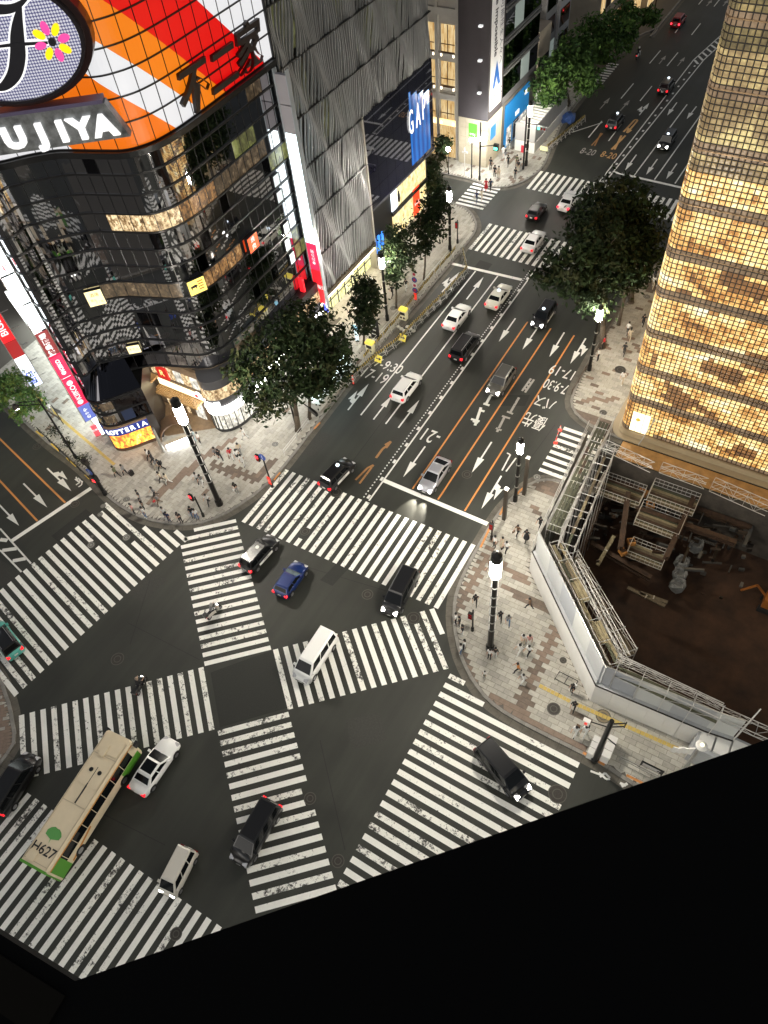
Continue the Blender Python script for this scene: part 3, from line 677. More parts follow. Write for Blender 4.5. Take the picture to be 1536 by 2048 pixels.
OV = thing('oval_monogram_sign', 'huge oval dotted sign with a black script initial and a pink and yellow flower', 'sign', tuple(on_plane(SPP, se, 2.4, 38.8)))
def ell(cu, cz, a, b_, n=40): return [(cu + a * math.cos(2 * PI * i / n), cz + b_ * math.sin(2 * PI * i / n)) for i in range(n)]
def plate(pts, o0, o1, name, m, parent, P=SPP, e=se):
    pts = SG(pts) if P is SPP else pts
    q = MB(); n = len(pts); q.v = [tuple(on_plane(P, e, u, z, o)) for o in (o0, o1) for u, z in pts]
    q.f = [(i, (i + 1) % n, (i + 1) % n + n, i + n) for i in range(n)]; q.m = [0] * n
    tri = geometry.tessellate_polygon([[Vector((u, z, 0)) for u, z in pts]])
    for t in tri:
        A, B, C = [Vector(pts[i]) for i in t]; t = t if (B - A).cross(C - A) > 0 else t[::-1]
        q.f.append(tuple(i + n for i in t)); q.m.append(0)
    return q.build(name, m, parent)
OC, OZ = 2.3, 38.85
plate(ell(OC, OZ, 6.35, 4.35), -1.6, -.35, 'drum', mat('sign_drum', (.03, .012, .012), .3, .3), OV)
for k in range(40):
    pass
rim = MB(); e1 = SG(ell(OC, OZ, 5.85, 3.98, 48)); e2 = SG(ell(OC, OZ, 5.6, 3.78, 48))
for i in range(48):
    j = (i + 1) % 48; p = [on_plane(SPP, se, *e1[i], -.35), on_plane(SPP, se, *e1[j], -.35), on_plane(SPP, se, *e2[j], -.35), on_plane(SPP, se, *e2[i], -.35), on_plane(SPP, se, *e1[i], .12), on_plane(SPP, se, *e1[j], .12), on_plane(SPP, se, *e2[j], .12), on_plane(SPP, se, *e2[i], .12)]
    rim.hexa([tuple(x) for x in p])
rim.build('rim', mat('sign_rim', (.035, .03, .035), .25, .5), OV)
def dotted():
    m = mat('sign_dot_grid', (.02, .02, .06), .4); t = m.node_tree; b = t.nodes['Principled BSDF']; L = t.links.new
    g = node(t, 'ShaderNodeNewGeometry'); mp = node(t, 'ShaderNodeMapping'); mp.vector_type = 'POINT'
    mp.inputs['Rotation'].default_value = (0, 0, -math.atan2(se.y, se.x)); vo = node(t, 'ShaderNodeTexVoronoi'); vo.inputs['Randomness'].default_value = 0; vo.inputs['Scale'].default_value = 5.2; vo.voronoi_dimensions = '2D'
    sx_ = node(t, 'ShaderNodeSeparateXYZ'); cb = node(t, 'ShaderNodeCombineXYZ')
    r = node(t, 'ShaderNodeValToRGB'); r.color_ramp.elements[0].position = .30; r.color_ramp.elements[1].position = .48
    r.color_ramp.elements[0].color = (.74, .74, .80, 1); r.color_ramp.elements[1].color = (.06, .06, .17, 1)
    L(g.outputs['Position'], mp.inputs['Vector']); L(mp.outputs[0], sx_.inputs[0]); L(sx_.outputs['X'], cb.inputs['X']); L(sx_.outputs['Z'], cb.inputs['Y']); L(cb.outputs[0], vo.inputs['Vector'])
    L(vo.outputs['Distance'], r.inputs[0]); L(r.outputs[0], b.inputs['Emission Color']); b.inputs['Emission Strength'].default_value = .62
    return m
plate(ell(OC, OZ, 5.6, 3.78), -.34, -.1, 'dotted_face', dotted(), OV)
SW = glow('sign_letter_white', (1, 1, 1), .64); FBL = mat('script_black', (.008, .008, .014), .4)
def ribbon(pts, wds, o, name, m, parent):
    L_ = []; Rr = []; pts = SG(pts)
    for i, p in enumerate(pts):
        p = Vector(p); d = (Vector(pts[min(i + 1, len(pts) - 1)]) - Vector(pts[max(i - 1, 0)])).normalized(); n_ = Vector((-d.y, d.x)) * wds[i] / 2
        L_.append(tuple(p + n_)); Rr.append(tuple(p - n_))
    q = MB()
    for i in range(len(pts) - 1):
        f4 = [L_[i], L_[i + 1], Rr[i + 1], Rr[i]]
        q.hexa([tuple(on_plane(SPP, se, *p, o - .08)) for p in f4] + [tuple(on_plane(SPP, se, *p, o)) for p in f4])
    return q.build(name, m, parent)
stem_ = smooth_line([(4.9, 41.1), (4.3, 40.2), (3.75, 39.2), (3.2, 38.0), (2.4, 36.9), (1.3, 36.2), (.3, 36.1)], 6); bar = smooth_line([(-1.5, 41.0), (.5, 41.3), (2.6, 41.0), (4.2, 40.85), (5.6, 41.35)], 6)
ws = lambda n, a, b_: [a + (b_ - a) * math.sin(PI * i / (n - 1)) for i in range(n)]
for dw, o, m_ in ((.24, .02, SW), (0, .10, FBL)):
    ribbon(stem_, [x + dw for x in ws(len(stem_), .12, .95)], o, 'script_stem', m_, OV); ribbon(bar, [x + dw for x in ws(len(bar), .1, .62)], o + .01, 'script_bar', m_, OV)
    ribbon([(1.6, 38.75), (3.3, 38.72), (5.6, 38.56)], [.14 + dw, .2 + dw, .16 + dw], o + .02, 'script_crossbar', m_, OV)
PINK = glow('petal_pink', (.85, .06, .30), .75); YELP = glow('petal_yellow', (.95, .62, .0), .85)
for k in range(8):
    a = math.radians(8 + 45 * k); cu, cz = 5.92 + .88 * math.cos(a), 38.56 + .88 * math.sin(a)
    pts = [(cu + .42 * math.cos(t) * math.cos(a) - .24 * math.sin(t) * math.sin(a), cz + .42 * math.cos(t) * math.sin(a) + .24 * math.sin(t) * math.cos(a)) for t in [i * PI / 8 for i in range(16)]]
    plate(pts, -.05, .14, 'petal', PINK if k % 2 == 0 else YELP, OV)
plate(ell(5.92, 38.56, .26, .26, 16), -.05, .16, 'flower_centre', FBL, OV)
NB = thing('name_board', 'grey sloping board with bold white capital letters below the oval', 'sign', tuple(on_plane(SPP, se, 3, 31.5)))
plate([(-5.5, 31.25), (8.85, 31.35), (7.8, 34.0), (-5.5, 34.0)], -1.2, -.25, 'board', mat('name_board_metal', (.22, .23, .235), .35, .5, noise=.6, nscale=1.1), NB)
for ch, u in (('F', -1.95), ('U', .22), ('J', 2.35), ('I', 3.95), ('Y', 5.45), ('A', 7.2)):
    text_at('letter', ch, 1.95, on_plane(SPP, se, u * .95, 33.72, -.1), (*se, 0), (0, 0, 1), SW, NB, ext=.13, off=.11, sx=1.18)
q = MB(); q.wall(SPP, se, -5.2, 7.3, 35.24, 35.5, -1.3, -.2); q.build('board_ledge', mat('ledge_violet', (.12, .10, .18), .4, .3), NB)
# small signs bolted to the glass, and boards that paint reflections at its right
def facade_sign(label, s0, s1, z0, z1, m, name='wall_sign', t=None, tm=None, ts=.5):
    o_ = .35 if s0 < 34 else .05; a, c = cv(s0, o_), cv(s1, o_); e = (c - a).normalized(); S_ = thing(name, label, 'sign', (*a.lerp(c, .5), z0))
    q = MB(); q.wall(a, e, 0, (c - a).length, z0, z1, -.2, .12); q.build('light_box', m, S_)
    q = MB(); w_ = (c - a).length
    for u0, u1, y0, y1 in ((-.05, w_ + .05, z0 - .06, z0), (-.05, w_ + .05, z1, z1 + .06), (-.05, 0, z0, z1), (w_, w_ + .05, z0, z1)): q.wall(a, e, u0, u1, y0, y1, -.22, .15)
    q.build('frame', TRIM, S_)
    if t:
        for body, u, z, sz in t: text_at('sign_lettering', body, sz, on_plane(a, e, u, z, .135), (*e, 0), (0, 0, 1), tm or KBL, S_, ext=.004)
    return S_, a, e
YB = glow('signbox_cream', (1, .84, .42), .72)
facade_sign('square cream lit sign with gold writing on the left of the dark glass', 12.75, 14.35, 16.35, 18.0, YB, t=[('酒場', .8, 17.5, .42), ('炭火', .55, 16.95, .3), ('三丁目', 1.0, 16.7, .26)], tm=mat('gold_ink', (.35, .16, .02), .6))
S_, a, e = facade_sign('square yellow lit sign with a black cow silhouette', 22.75, 24.35, 16.7, 18.2, glow('signbox_yellow', (1, .80, .16), .72))
plate([(.2, 17.5), (.25, 17.62), (.75, 17.68), (.9, 17.62), (.93, 17.5), (.84, 17.45), (.8, 17.2), (.74, 17.2), (.72, 17.4), (.38, 17.4), (.36, 17.2), (.3, 17.2), (.28, 17.45)], .10, .14, 'cow_silhouette', KBL, S_, a, e)
for i in range(4): q = MB(); q.wall(a, e, .98, 1.5, 17.0 + i * .27, 17.14 + i * .27, .118, .128); q.build('printed_line', mat('gold_ink', (.35, .16, .02)), S_)
facade_sign('small yellow lit sign low on the reflecting glass', 14.25, 15.55, 10.05, 11.05, YB, t=[('牛たん', .65, 10.55, .36)], tm=KBL)
facade_sign('orange red lit sign with two white characters', 30.6, 32.15, 16.6, 18.15, glow('signbox_orange', (1, .10, .015), .8), t=[('焼', .78, 17.72, .6), ('肉', .78, 17.0, .6)], tm=SW)
facade_sign('small white glow painted for a reflection on the glass near the louvred building', 36.3, 37.1, 13.2, 14.4, glow('reflection_white', (.9, 1, 1), .9))  # from here on, glowing boards paint reflections and lit panes on the glass
facade_sign('white glow painted for a reflection under the dark glass by the lit sign column', 36.6, 37.4, 11.4, 12.6, MATS['reflection_white'])
for z, w_ in ((15.0, 'lower'), (18.5, 'middle'), (20.2, 'upper')): facade_sign('%s pale glow painted for a reflection beside the lit sign column' % w_, 36.6, 37.5, z, z + 1.1, glow('reflection_dim', (.7, .8, .8), .5))
# vertical column of projecting signs at the right end
SC = thing('projecting_sign_column', 'tall column of white and red light boxes beside the louvred wall', 'sign', (-46.8, 55.4, 4))
seq = [(4.6, 9.0, 'r'), (9.1, 12.4, 'p'), (12.5, 14.6, 'w'), (14.7, 17.6, 'w'), (17.7, 20.0, 'w'), (20.1, 22.0, 'w'), (22.1, 24.2, 'w'), (24.3, 26.9, 'g'), (27.0, 29.6, 'g')]
SMM = {'r': glow('signbox_red', (1, .015, .025), .85), 'p': glow('signbox_crimson', (.9, .03, .10), .72), 'w': glow('signbox_bluewhite', (.86, .98, 1), 3.0), 'g': mat('signbox_off', (.42, .40, .44), .4), 'b': glow('signbox_blue', (.1, .15, 1), .8)}
for z0, z1, k in seq:
    q = MB(); q.box(-47.0, -45.7, 55.15, 55.5, z0, z1); q.build('light_box', SMM[k], SC)
    if k in 'rp': text_at('sign_lettering', '北海道' if k == 'r' else '●北の家', .62 if k == 'r' else .5, (-46.35, 55.14, (z0 + z1) / 2), (0, 0, 1) if k == 'p' else (1, 0, 0), (-1, 0, 0) if k == 'p' else (0, 0, 1), SW, SC, ext=.004)
q = MB(); q.box(-47.15, -47.0, 55.1, 55.6, 4, 30); q.box(-45.72, -45.6, 55.1, 55.6, 4, 30); q.build('column_frame', mat('pale_frame', (.5, .55, .6), .3, .5), SC)
SR = thing('red_banner_sign', 'red lit sign fixed low on the glass left of the sign column', 'sign', (-47.2, 53.2, 5))
q = MB(); q.box(-47.25, -46.7, 52.9, 53.2, 4.6, 9.2); q.build('light_box', SMM['r'], SR); text_at('sign_lettering', '居酒屋', .4, (-46.98, 52.88, 7), (1, 0, 0), (0, 0, 1), SW, SR, ext=.004)
SBL = thing('blue_banner_sign', 'blue and white lit sign at the foot of the louvred wall', 'sign', (-46.6, 55.9, 3))
q = MB(); q.box(-46.6, -46.2, 55.75, 56.0, 2.8, 6.2); q.build('light_box', SMM['b'], SBL); q = MB(); q.box(-46.62, -46.18, 55.72, 55.75, 4.2, 5.2); q.build('white_field', SW, SBL)
# ---- ground floors under the wave
q = MB(); q.prism([cv(9.5 + .5 * k, -.1) for k in range(60)] + [Vector((-48, 55)), Vector((-62, 50)), Vector((-62, 36))], 7.45, 7.7); q.build('soffit', mat('soffit_brown', (.13, .09, .055), .5, noise=.3, nscale=1), GB)
SH = thing('burger_shop', 'curved corner burger shop with a blue lit sign and food posters', 'shop', (-55.5, 30.5, 0))
LP = smooth_line([(-59.6, 30.2), (-58.2, 29.3), (-57.2, 28.9), (-56.2, 29.1), (-55.3, 30.0), (-54.4, 31.3), (-53.4, 32.7)], 4); LQ = LP + [Vector((-56.5, 36.5)), Vector((-61, 35))]
q = MB(); q.prism(LQ, 0, 2.5); q.build('shop_wall', mat('shop_wall_dark', (.035, .03, .028), .4), SH)
q = MB(); q.prism([p for p in LQ], 3.75, 7.55); q.build('upper_wall', mat('upper_dark_panel', (.05, .05, .055), .35, .2), SH); q = MB(); q.prism([p for p in LQ], 7.56, 7.62); q.build('roof_slab', BLACKM, SH)
q = MB(); q.prism([p for p in LQ], 2.5, 3.75); q.build('fascia_core', MATS['shop_wall_dark'], SH)
def line_wall(L, i0, i1, z0, z1, o0, o1):
    q = MB(); A = offset_line(L, o0); B = offset_line(L, o1)
    for i in range(i0, i1): q.hexa([(*p, z0) for p in (B[i], B[i + 1], A[i + 1], A[i])] + [(*p, z1) for p in (B[i], B[i + 1], A[i + 1], A[i])])
    return q
for z_ in (4.0, 5.75):
    for i_ in range(0, 24, 2): line_wall(LP, i_, i_ + 2, z_ + .06, z_ + 1.62, 0, -.03).build('glass_pane', DGLASS2 if i_ > 14 else DGLASS, SH)
line_wall(LP, 4, 22, 2.55, 3.7, 0, -.18).build('fascia', glow('fascia_blue', (.015, .03, .22), .5), SH)
FP = LP[10]; fe = (LP[-1] - FP).normalized()
word = 'LOTTERIA'; acc = .1
for i, ch in enumerate(word):
    t = 9.2 + 12.6 * (i + .5) / len(word); k = int(t); p = LP[k].lerp(LP[min(k + 1, 24)], t - k); d = (LP[min(k + 1, 24)] - LP[k]).normalized(); n_ = Vector((d.y, -d.x))
    text_at('letter', ch, .82, (*(p + n_ * .2), 3.1), (*d, 0), (0, 0, 1), glow('letter_white_lit', (.9, .95, 1), 1.2), SH, ext=.05, off=.02)
FOOD = interior_mat('food_poster', [(.25, .02, .01), (.75, .10, .02), (1, .55, .05), (1, .85, .45)], 1.5, 1.6)
for i0, i1 in ((9, 14), (14, 18), (18, 22)): line_wall(LP, i0, i1, .55, 2.35, 0, -.1).build('poster_window', FOOD, SH)
line_wall(LP, 9, 22, .0, .5, 0, -.16).build('planter_box', mat('planter_brown', (.10, .055, .035), .6), SH)
line_wall(LP, 9, 22, 3.72, 3.9, 0, -.3).build('fascia_ledge', mat('ledge_brown', (.2, .13, .08), .5), SH)
for i, (t0, z0) in enumerate([(7, 4.4), (8, 6.2)]):
    line_wall(LP, t0 + 4, t0 + 8, z0, z0 + 1.0, 0, -.05).build('upper_window', DIMI, SH)
line_wall(LP, 17, 20, 4.2, 5.6, 0, -.06).build('blue_panel', mat('blue_panel', (.012, .02, .05), .3), SH)
for z_ in (3.96, 5.7, 7.45): line_wall(LP, 0, 24, z_ - .08, z_ + .08, 0, -.12).build('floor_band', TRIM, SH)
for i_ in range(6, 24):
    sa, sb = 8.6 + (i_ - 6) * .27, 8.6 + (i_ - 5) * .27; a, c = LP[i_], LP[i_ + 1]; d_, f_ = cv(sb, .1), cv(sa, .1)
    q = MB(); q.hexa([(*a, 7.6), (*c, 7.6), (*d_, 9.4), (*f_, 9.4), (*a, 7.66), (*c, 7.66), (*d_, 9.48), (*f_, 9.48)]); q.build('sloped_pane', DGLASS2, SH)
# recess back wall with lit shop fronts
RC = thing('arcade_entrance', 'warmly lit arcade entrance with slatted awnings under the glass wave', 'shop', (-53, 36.9, 0))
q = MB(); q.box(-60, -49.4, 36.95, 37.3, 0, 7.4); q.build('back_wall', mat('arcade_wall', (.16, .11, .07), .5, noise=.3, nscale=1.2), RC)
CREAM = glow('cream_light_panel', (1, .82, .48), 1.5)
q = MB(); q.box(-56.2, -50.0, 36.8, 36.94, 3.5, 4.3); q.build('lit_panel', CREAM, RC)
for k in range(6): q = MB(); q.box(-56.6 + k * 1.15, -55.6 + k * 1.15, 36.84, 36.94, 5.0, 6.5); q.build('shop_window', REFI if k % 2 else WARMI, RC)
for k in range(24): q = MB(); q.box(-56.4 + k * .27, -56.27 + k * .27, 35.7, 36.9, 3.2, 3.32); q.build('slat', mat('timber_slat', (.45, .28, .12), .6), RC)
q = MB(); q.box(-56.5, -49.9, 35.6, 35.75, 3.15, 3.4); q.build('awning_beam', MATS['timber_slat'], RC)
for k, (x0, x1) in enumerate([(-56.2, -55.4), (-54.9, -54.5), (-53.4, -52.9), (-51.9, -50.6)]): q = MB(); q.box(x0, x1, 36.86, 36.94, .1, 3.0); q.build('lit_doorway', WARMI if k < 3 else REFI, RC)
q = MB(); q.box(-57.4, -55.6, 35.0, 36.6, 4.9, 5.15); q.box(-57.4, -57.2, 35, 36.6, 5.15, 6.6); q.build('timber_canopy', MATS['timber_slat'], RC)
q = MB(); q.box(-55.5, -54.0, 36.62, 36.8, 4.9, 6.6); q.build('red_sign_board', glow('red_board', (.5, .02, .015), .7), RC)
text_at('sign_lettering', 'R', 1.1, (-54.75, 36.6, 5.75), (1, 0, 0), (0, 0, 1), glow('gold_lit', (1, .6, .2), 1.2), RC, ext=.01)
q = MB(); q.prism([(-60, 33.6), (-53.2, 32.9), (-48.6, 36.6), (-49.5, 36.95), (-60, 36.95)], .12, .16); q.build('arcade_floor', mat('arcade_floor', (.22, .15, .09), .35, noise=.25, nscale=2), RC)
CP = thing('glass_corner_shop', 'curved shop with a bright white fascia at the corner under the tree', 'shop', (-47.5, 38.5, 0))
SPt = smooth_line([(-49.6, 36.9), (-48.8, 36.3), (-47.9, 36.2), (-47.0, 36.8), (-46.4, 38.0), (-46.15, 40), (-46.2, 44), (-46.3, 50), (-46.4, 55)], 4); SQ = SPt + [Vector((-50, 55)), Vector((-50, 37.3))]
q = MB(); q.prism(SQ, .1, .5); q.build('plinth', mat('dark_stone', (.03, .03, .032), .4), CP)
q = MB(); q.prism([p + Vector((-.05, .05)) for p in SQ], .5, 2.9); q.build('shop_glass', REFI, CP)
line_wall(SPt, 0, 32, 2.9, 3.9, .05, -.15).build('white_fascia', glow('fascia_white', (1, .98, .95), 11), CP)
q = MB(); q.prism(SQ, 3.9, 7.5); q.build('upper_wall', MATS['upper_dark_panel'], CP)
line_wall(SPt, 0, 32, 5.0, 6.4, .0, -.05).build('shop_window', WARMI, CP)
for i in range(1, 32, 2): q = MB(); p = SPt[i]; d = (SPt[i] - SPt[i - 1]).normalized(); q.obox(p, d, .07, .12, .5, 2.9); q.build('mullion', TRIM, CP)
for z, u, mt in ((4.4, 6, 'w'), (4.5, 10, 'w')): 
    p = SPt[u]; q = MB(); q.lathe((p.x + .25, p.y - .25, z), [(.45, 0), (.45, .25)], 16); q.build('round_sign', SW, CP)
q = MB(); p = SPt[3]; q.tube((p.x - .1, p.y - .5, 5.6), (p.x - .1, p.y - .75, 5.6), .42, 16); q.build('disc_sign', SW, CP); q = MB(); q.tube((p.x - .1, p.y - .74, 5.6), (p.x - .1, p.y - .80, 5.6), .2, 12); q.build('red_spot', SMM['r'], CP)
# subway entrance: white lit parapet, stair hood
SU = thing('subway_entrance', 'white lit panelled subway stair parapet with a curved hood', 'subway entrance', (-52, 33.5, 0))
pa, pb = G(336, 903), G(388, 882); d = (pb - pa); ln = d.length; d.normalize()
for k in range(5): q = MB(); q.wall(pa, d, k * ln / 5 + .03, (k + 1) * ln / 5 - .03, .14, 1.05, -.1, .05); q.build('lit_panel', glow('parapet_light', (.95, .97, 1), 5), SU)
q = MB(); q.wall(pa, d, -.05, ln + .05, 1.06, 1.16, -.35, .1); q.build('coping', BEIGE, SU)
q = MB(); nrm = Vector((-d.y, d.x)); c = pa + d * ln * .5 + nrm * 1.6
for i in range(16):
    a0, a1 = PI * i / 16, PI * (i + 1) / 16; p0 = c + d * math.cos(a0) * ln * .55 ; p1 = c + d * math.cos(a1) * ln * .55
    z0, z1 = .2 + 1.7 * math.sin(a0), .2 + 1.7 * math.sin(a1); q.quad((*p0, z0), (*p1, z1), (*(p1 + nrm * 1.6), z1), (*(p0 + nrm * 1.6), z0)); q.tube((*p0, z0), (*p1, z1), .07, 6)
q.build('stair_hood', mat('hood_brown', (.15, .10, .065), .35, .3), SU)
q = MB(); q.tube((*(pa - d * .4), .14), (*(pa - d * .4), 3.9), .16, 8); q.tube((*(pb + d * .2), .14), (*(pb + d * .2), 3.6), .1, 8); q.build('post', STEEL, SU)

# ---- buildings and sign columns along the left street
WB = thing('side_street_building', 'narrow building with a bright white shop front beyond the red sign columns', 'building', (-78, 38, 0))
bd = (Vector((-93, 43.9)) - Vector((-68.5, 33.6))).normalized(); bp = Vector((-69.2, 34.3))
q = MB(); q.wall(bp, bd, 0, 30, .1, 36, 0, 14); q.build('wall', mat('side_wall', (.10, .10, .10), .6, noise=.2, nscale=.5), WB)
for k in range(10):
    q = MB(); q.wall(bp, bd, .3 + k * 1.6, 1.8 + k * 1.6, .3, 3.2, -.08, -.001); q.build('shop_window', glow('shopfront_white', (.93, 1, .98), 3.2), WB)
q = MB(); q.wall(bp, bd, 0, 17, 3.3, 4.4, -.7, -.001); q.build('canopy', glow('canopy_white', (.95, 1, 1), 1.6), WB)
for k in range(6): q = MB(); a = bp + bd * (1.2 + k * 2); q.obox(a + Vector((bd.y, -bd.x)) * -.4, bd, .3, .3, 4.4, 4.55); q.build('downlight', BLACK, WB)
for fl in range(8):
    for k in range(6): q = MB(); q.wall(bp, bd, .5 + k * 2.6, 2.7 + k * 2.6, 5.2 + fl * 3.4, 7.4 + fl * 3.4, -.05, -.001); q.build('window', [DGLASS2, DIMI, REFI][(fl * 3 + k * 2) % 7 // 3], WB)
nb = Vector((-bd.y, bd.x)); nb = nb if nb.y < 0 else -nb
def sign_column(label, base, wd, segs, dep=.35, out=None):
    """light boxes projecting from the facade over the pavement"""
    S_ = thing('projecting_sign_column', label, 'sign', (*base, 2.5)); e = nb
    for z0, z1, m_, tx in segs:
        q = MB(); q.wall(base, e, 0, wd, z0 + .05, z1 - .05, -dep / 2, dep / 2); q.build('light_box', m_, S_)
        if tx:
            body, sz, vert, tm = tx
            for sd in (1, -1):
                n_ = Vector((e.y, -e.x)) * sd; p = base + e * wd / 2 + n_ * (dep / 2 + .01); ee = Vector((*e, 0)) * (1 if sd > 0 else -1)
                if vert: text_at('sign_lettering', body, sz, (*p, (z0 + z1) / 2), (0, 0, 1), -ee, tm, S_, ext=.004, off=.02)
                else: text_at('sign_lettering', body, sz, (*p, (z0 + z1) / 2), ee, (0, 0, 1), tm, S_, ext=.004, off=.015)
    q = MB(); z0 = segs[0][0]; z1 = segs[-1][1]
    q.wall(base, e, -.12, 0, z0, z1, -dep / 2 - .05, dep / 2 + .05); q.wall(base, e, wd, wd + .08, z0, z1, -dep / 2 - .05, dep / 2 + .05); q.build('column_frame', STEEL, S_)
    q = MB()
    for k in range(int((z1 - z0) / 2.2)): q.tube((*(base - e * .1), z0 + 1 + k * 2.2), (*(base - e * .9), z0 + 1 + k * 2.2), .05, 5)
    q.build('bracket', STEEL, S_); return S_
CR = SMM['p']; WH = glow('signbox_coolwhite', (.9, .98, 1), 3.2); BLW = glow('signbox_palewhite', (.8, .85, 1), 1.3)
c1 = G(192, 832, 3.0)
sign_column('column of light boxes, white above and crimson with white letters below, next to the wavy glass', c1, 1.25,
            [(3.0, 5.1, mat('signbox_navy', (.05, .06, .12), .4, emit=(.15, .2, .6), es=.8), ('のみや', .5, True, SW)), (5.2, 9.0, CR, ('●KIIKO●', .76, True, SW)), (9.2, 12.0, CR, ('●KIIKO', .56, True, SW)), (12.2, 14.9, mat('signbox_dark_red', (.05, .01, .01), .4, emit=(.4, .05, .05), es=.6), ('焼鳥酒場', .66, True, SW)),
             (15.2, 18.0, WH, None), (18.3, 21.2, WH, None), (21.5, 22.6, WH, ('串', .8, False, SMM['r'])), (22.6, 25.0, WH, None), (25.3, 31, WH, None)])
c2 = G(85, 765, 3.0)
RD = glow('signbox_bright_red', (1, .015, .02), .8)
sign_column('column of red light boxes with white karaoke lettering at the left', c2, 1.3,
            [(3.0, 5.6, glow('signbox_white_blue', (.75, .82, 1), 1.0), ('田口', .9, True, SMM['b'])), (5.7, 7.2, glow('signbox_pale', (.9, .95, 1), 1.5), None), (7.3, 9.4, mat('signbox_deep_red', (.1, .01, .01), .4, emit=(.5, .02, .02), es=.6), None), (9.5, 15.6, RD, ('BIGECHO', 1.05, True, SW)), (15.7, 27, RD, None)])
SFS = thing('pavement_sign', 'small red and white standing shop sign on the left pavement', 'sign', (*G(198, 872), .14))
p = G(200, 872); q = MB(); q.obox(p, (.5, .86), .8, .15, .2, 1.8); q.build('board', glow('stand_red', (.9, .08, .1), .9), SFS); q = MB(); q.obox(p, (.5, .86), .84, .1, .14, .2); q.build('foot', BLACK, SFS)
text_at('sign_lettering', '営業中', .3, (p.x + .07, p.y - .05, 1.1), (.5, .86, 0), (0, 0, 1), SW, SFS, ext=.002)

SFR = thing('side_shop_front', 'long white lit shop front under the sign columns on the left street', 'shop', (-64, 32, 0))
fa, fb = Vector((-69.0, 33.5)), Vector((-59.9, 29.6)); fd = fb - fa; fl_ = fd.length; fd.normalize()
for k in range(7): q = MB(); q.wall(fa, fd, k * fl_ / 7 + .05, (k + 1) * fl_ / 7 - .05, .3, 3.0, -.4, .0); q.build('shop_window', glow('shopfront_white', (.93, 1, .98), 3.2), SFR)
q = MB(); q.wall(fa, fd, 0, fl_, 3.2, 4.3, -.6, .25); q.build('canopy', glow('canopy_white', (.95, 1, 1), 1.6), SFR)
q = MB(); q.wall(fa, fd, 0, fl_, .1, .3, -.5, .06); q.build('plinth', BEIGE, SFR)
for k in range(6): q = MB(); p = fa + fd * (.8 + 1.5 * k); q.obox(p + Vector((-fd.y, fd.x)) * .15, fd, .25, .3, 4.3, 4.4); q.build('downlight', BLACK, SFR)
# ---- louvred building with the dark glass store
LX = -47.3
LB = thing('louvred_building', 'tall building clad in wavy grey metal fins over a lit shop front', 'building', (-52, 70, 0))
FIN = mat('metal_fin', (.27, .275, .28), .45, .3, noise=.12, nscale=.6); BACKG = mat('louvre_backing', (.004, .004, .0045), .5, spec=.2)
q = MB(); q.box(-66, -48.05, 55.9, 69.0, 4.0, 50); q.box(-66, -48.05, 69.0, 85.0, 19.6, 50); q.box(-66, -48.6, 69.0, 85.0, 0.1, 19.6); q.box(-66, -48.6, 55.9, 69, .1, 4.0); q.build('core', BACKG, LB)
GLOWW = interior_mat('louvre_window', [(.0, .0, .0), (.02, .02, .01), (.12, .13, .05), (.5, .55, .25)], .35, 1.0, (1, 1, .35))
for y0, z0, w_, h_ in [(57.2, 29.8, 5, 4.2), (66, 30, 8, 4.0), (76, 30, 8, 4.2), (57, 24.6, 4, 4), (62, 20, 6, 3.6), (70, 25, 9, 3.8), (58, 34.8, 8, 4), (74, 35, 9, 4)]:
    q = MB(); q.box(-48.05, -48.0, y0, y0 + w_, z0, z0 + h_); q.build('lit_window', GLOWW, LB)
TZ = [4.1, 9.1, 14.15, 19.35, 24.3, 29.3, 34.4, 39.4]
items = []; rnd.seed(5)
def wav(y, z): return .46 * math.sin(.42 * z + .8 * y + 1.2 * math.sin(.21 * y)) * math.sin(.17 * z + .3 * y) + .20 * math.sin(1.7 * y + .6 * z)
for ti in range(7):
    y = 56.0; ye = 68.85 if ti < 3 else 84.9
    while y < ye:
        q = MB(); n_ = 7; prev = None; tk = rnd.uniform(.035, .08); dp = rnd.uniform(.14, .3)
        for k in range(n_):
            z = TZ[ti] + .06 + (TZ[ti + 1] - TZ[ti] - .12) * k / (n_ - 1); yy = max(55.95, min(ye, y + wav(y, z))); xx = LX - .1 + .10 * math.sin(.9 * z + 2.1 * y)
            cur = [(xx, yy - tk, z), (xx, yy + tk, z), (xx - dp, yy + tk, z), (xx - dp, yy - tk, z)]
            if prev:
                q.add(prev + cur, [(0, 1, 5, 4), (1, 2, 6, 5), (2, 3, 7, 6), (3, 0, 4, 7)])
            prev = cur
        items.append((math.dist((LX, y, TZ[ti] + 2), (0, 0, H)), q)); y += rnd.uniform(.24, .44)
pieces(LB, items, 'fin', FIN)
for z in TZ[1:-1]:
    q = MB(); q.box(LX - .5, LX + .02, 55.9, 69 if z < 19.5 else 85, z - .05, z + .05); q.build('seam_rail', mat('rail_dark', (.05, .05, .05), .4, .5), LB)
q = MB(); q.box(-48.4, LX + .1, 55.9, 68.9, 3.55, 4.05); q.build('shop_beam', mat('bronze_beam', (.10, .08, .055), .4, .4), LB)
q = MB(); q.box(-48.4, LX - .1, 55.9, 68.9, 3.1, 3.55); q.build('lit_fascia', glow('fascia_warm', (1, .88, .6), 5), LB)
YI = interior_mat('yellow_store_interior', [(.25, .26, .08), (.75, .72, .28), (1, .95, .5), (1, 1, .75)], .9, 1.5)
for k in range(8):
    q = MB(); q.box(-48.4, -48.3, 56.1 + k * 1.6, 57.6 + k * 1.6, .25, 3.05); q.build('shop_window', YI, LB)
    q = MB(); q.box(-48.32, -48.2, 57.62 + k * 1.6, 57.68 + k * 1.6, .12, 3.1); q.build('mullion', TRIM, LB)
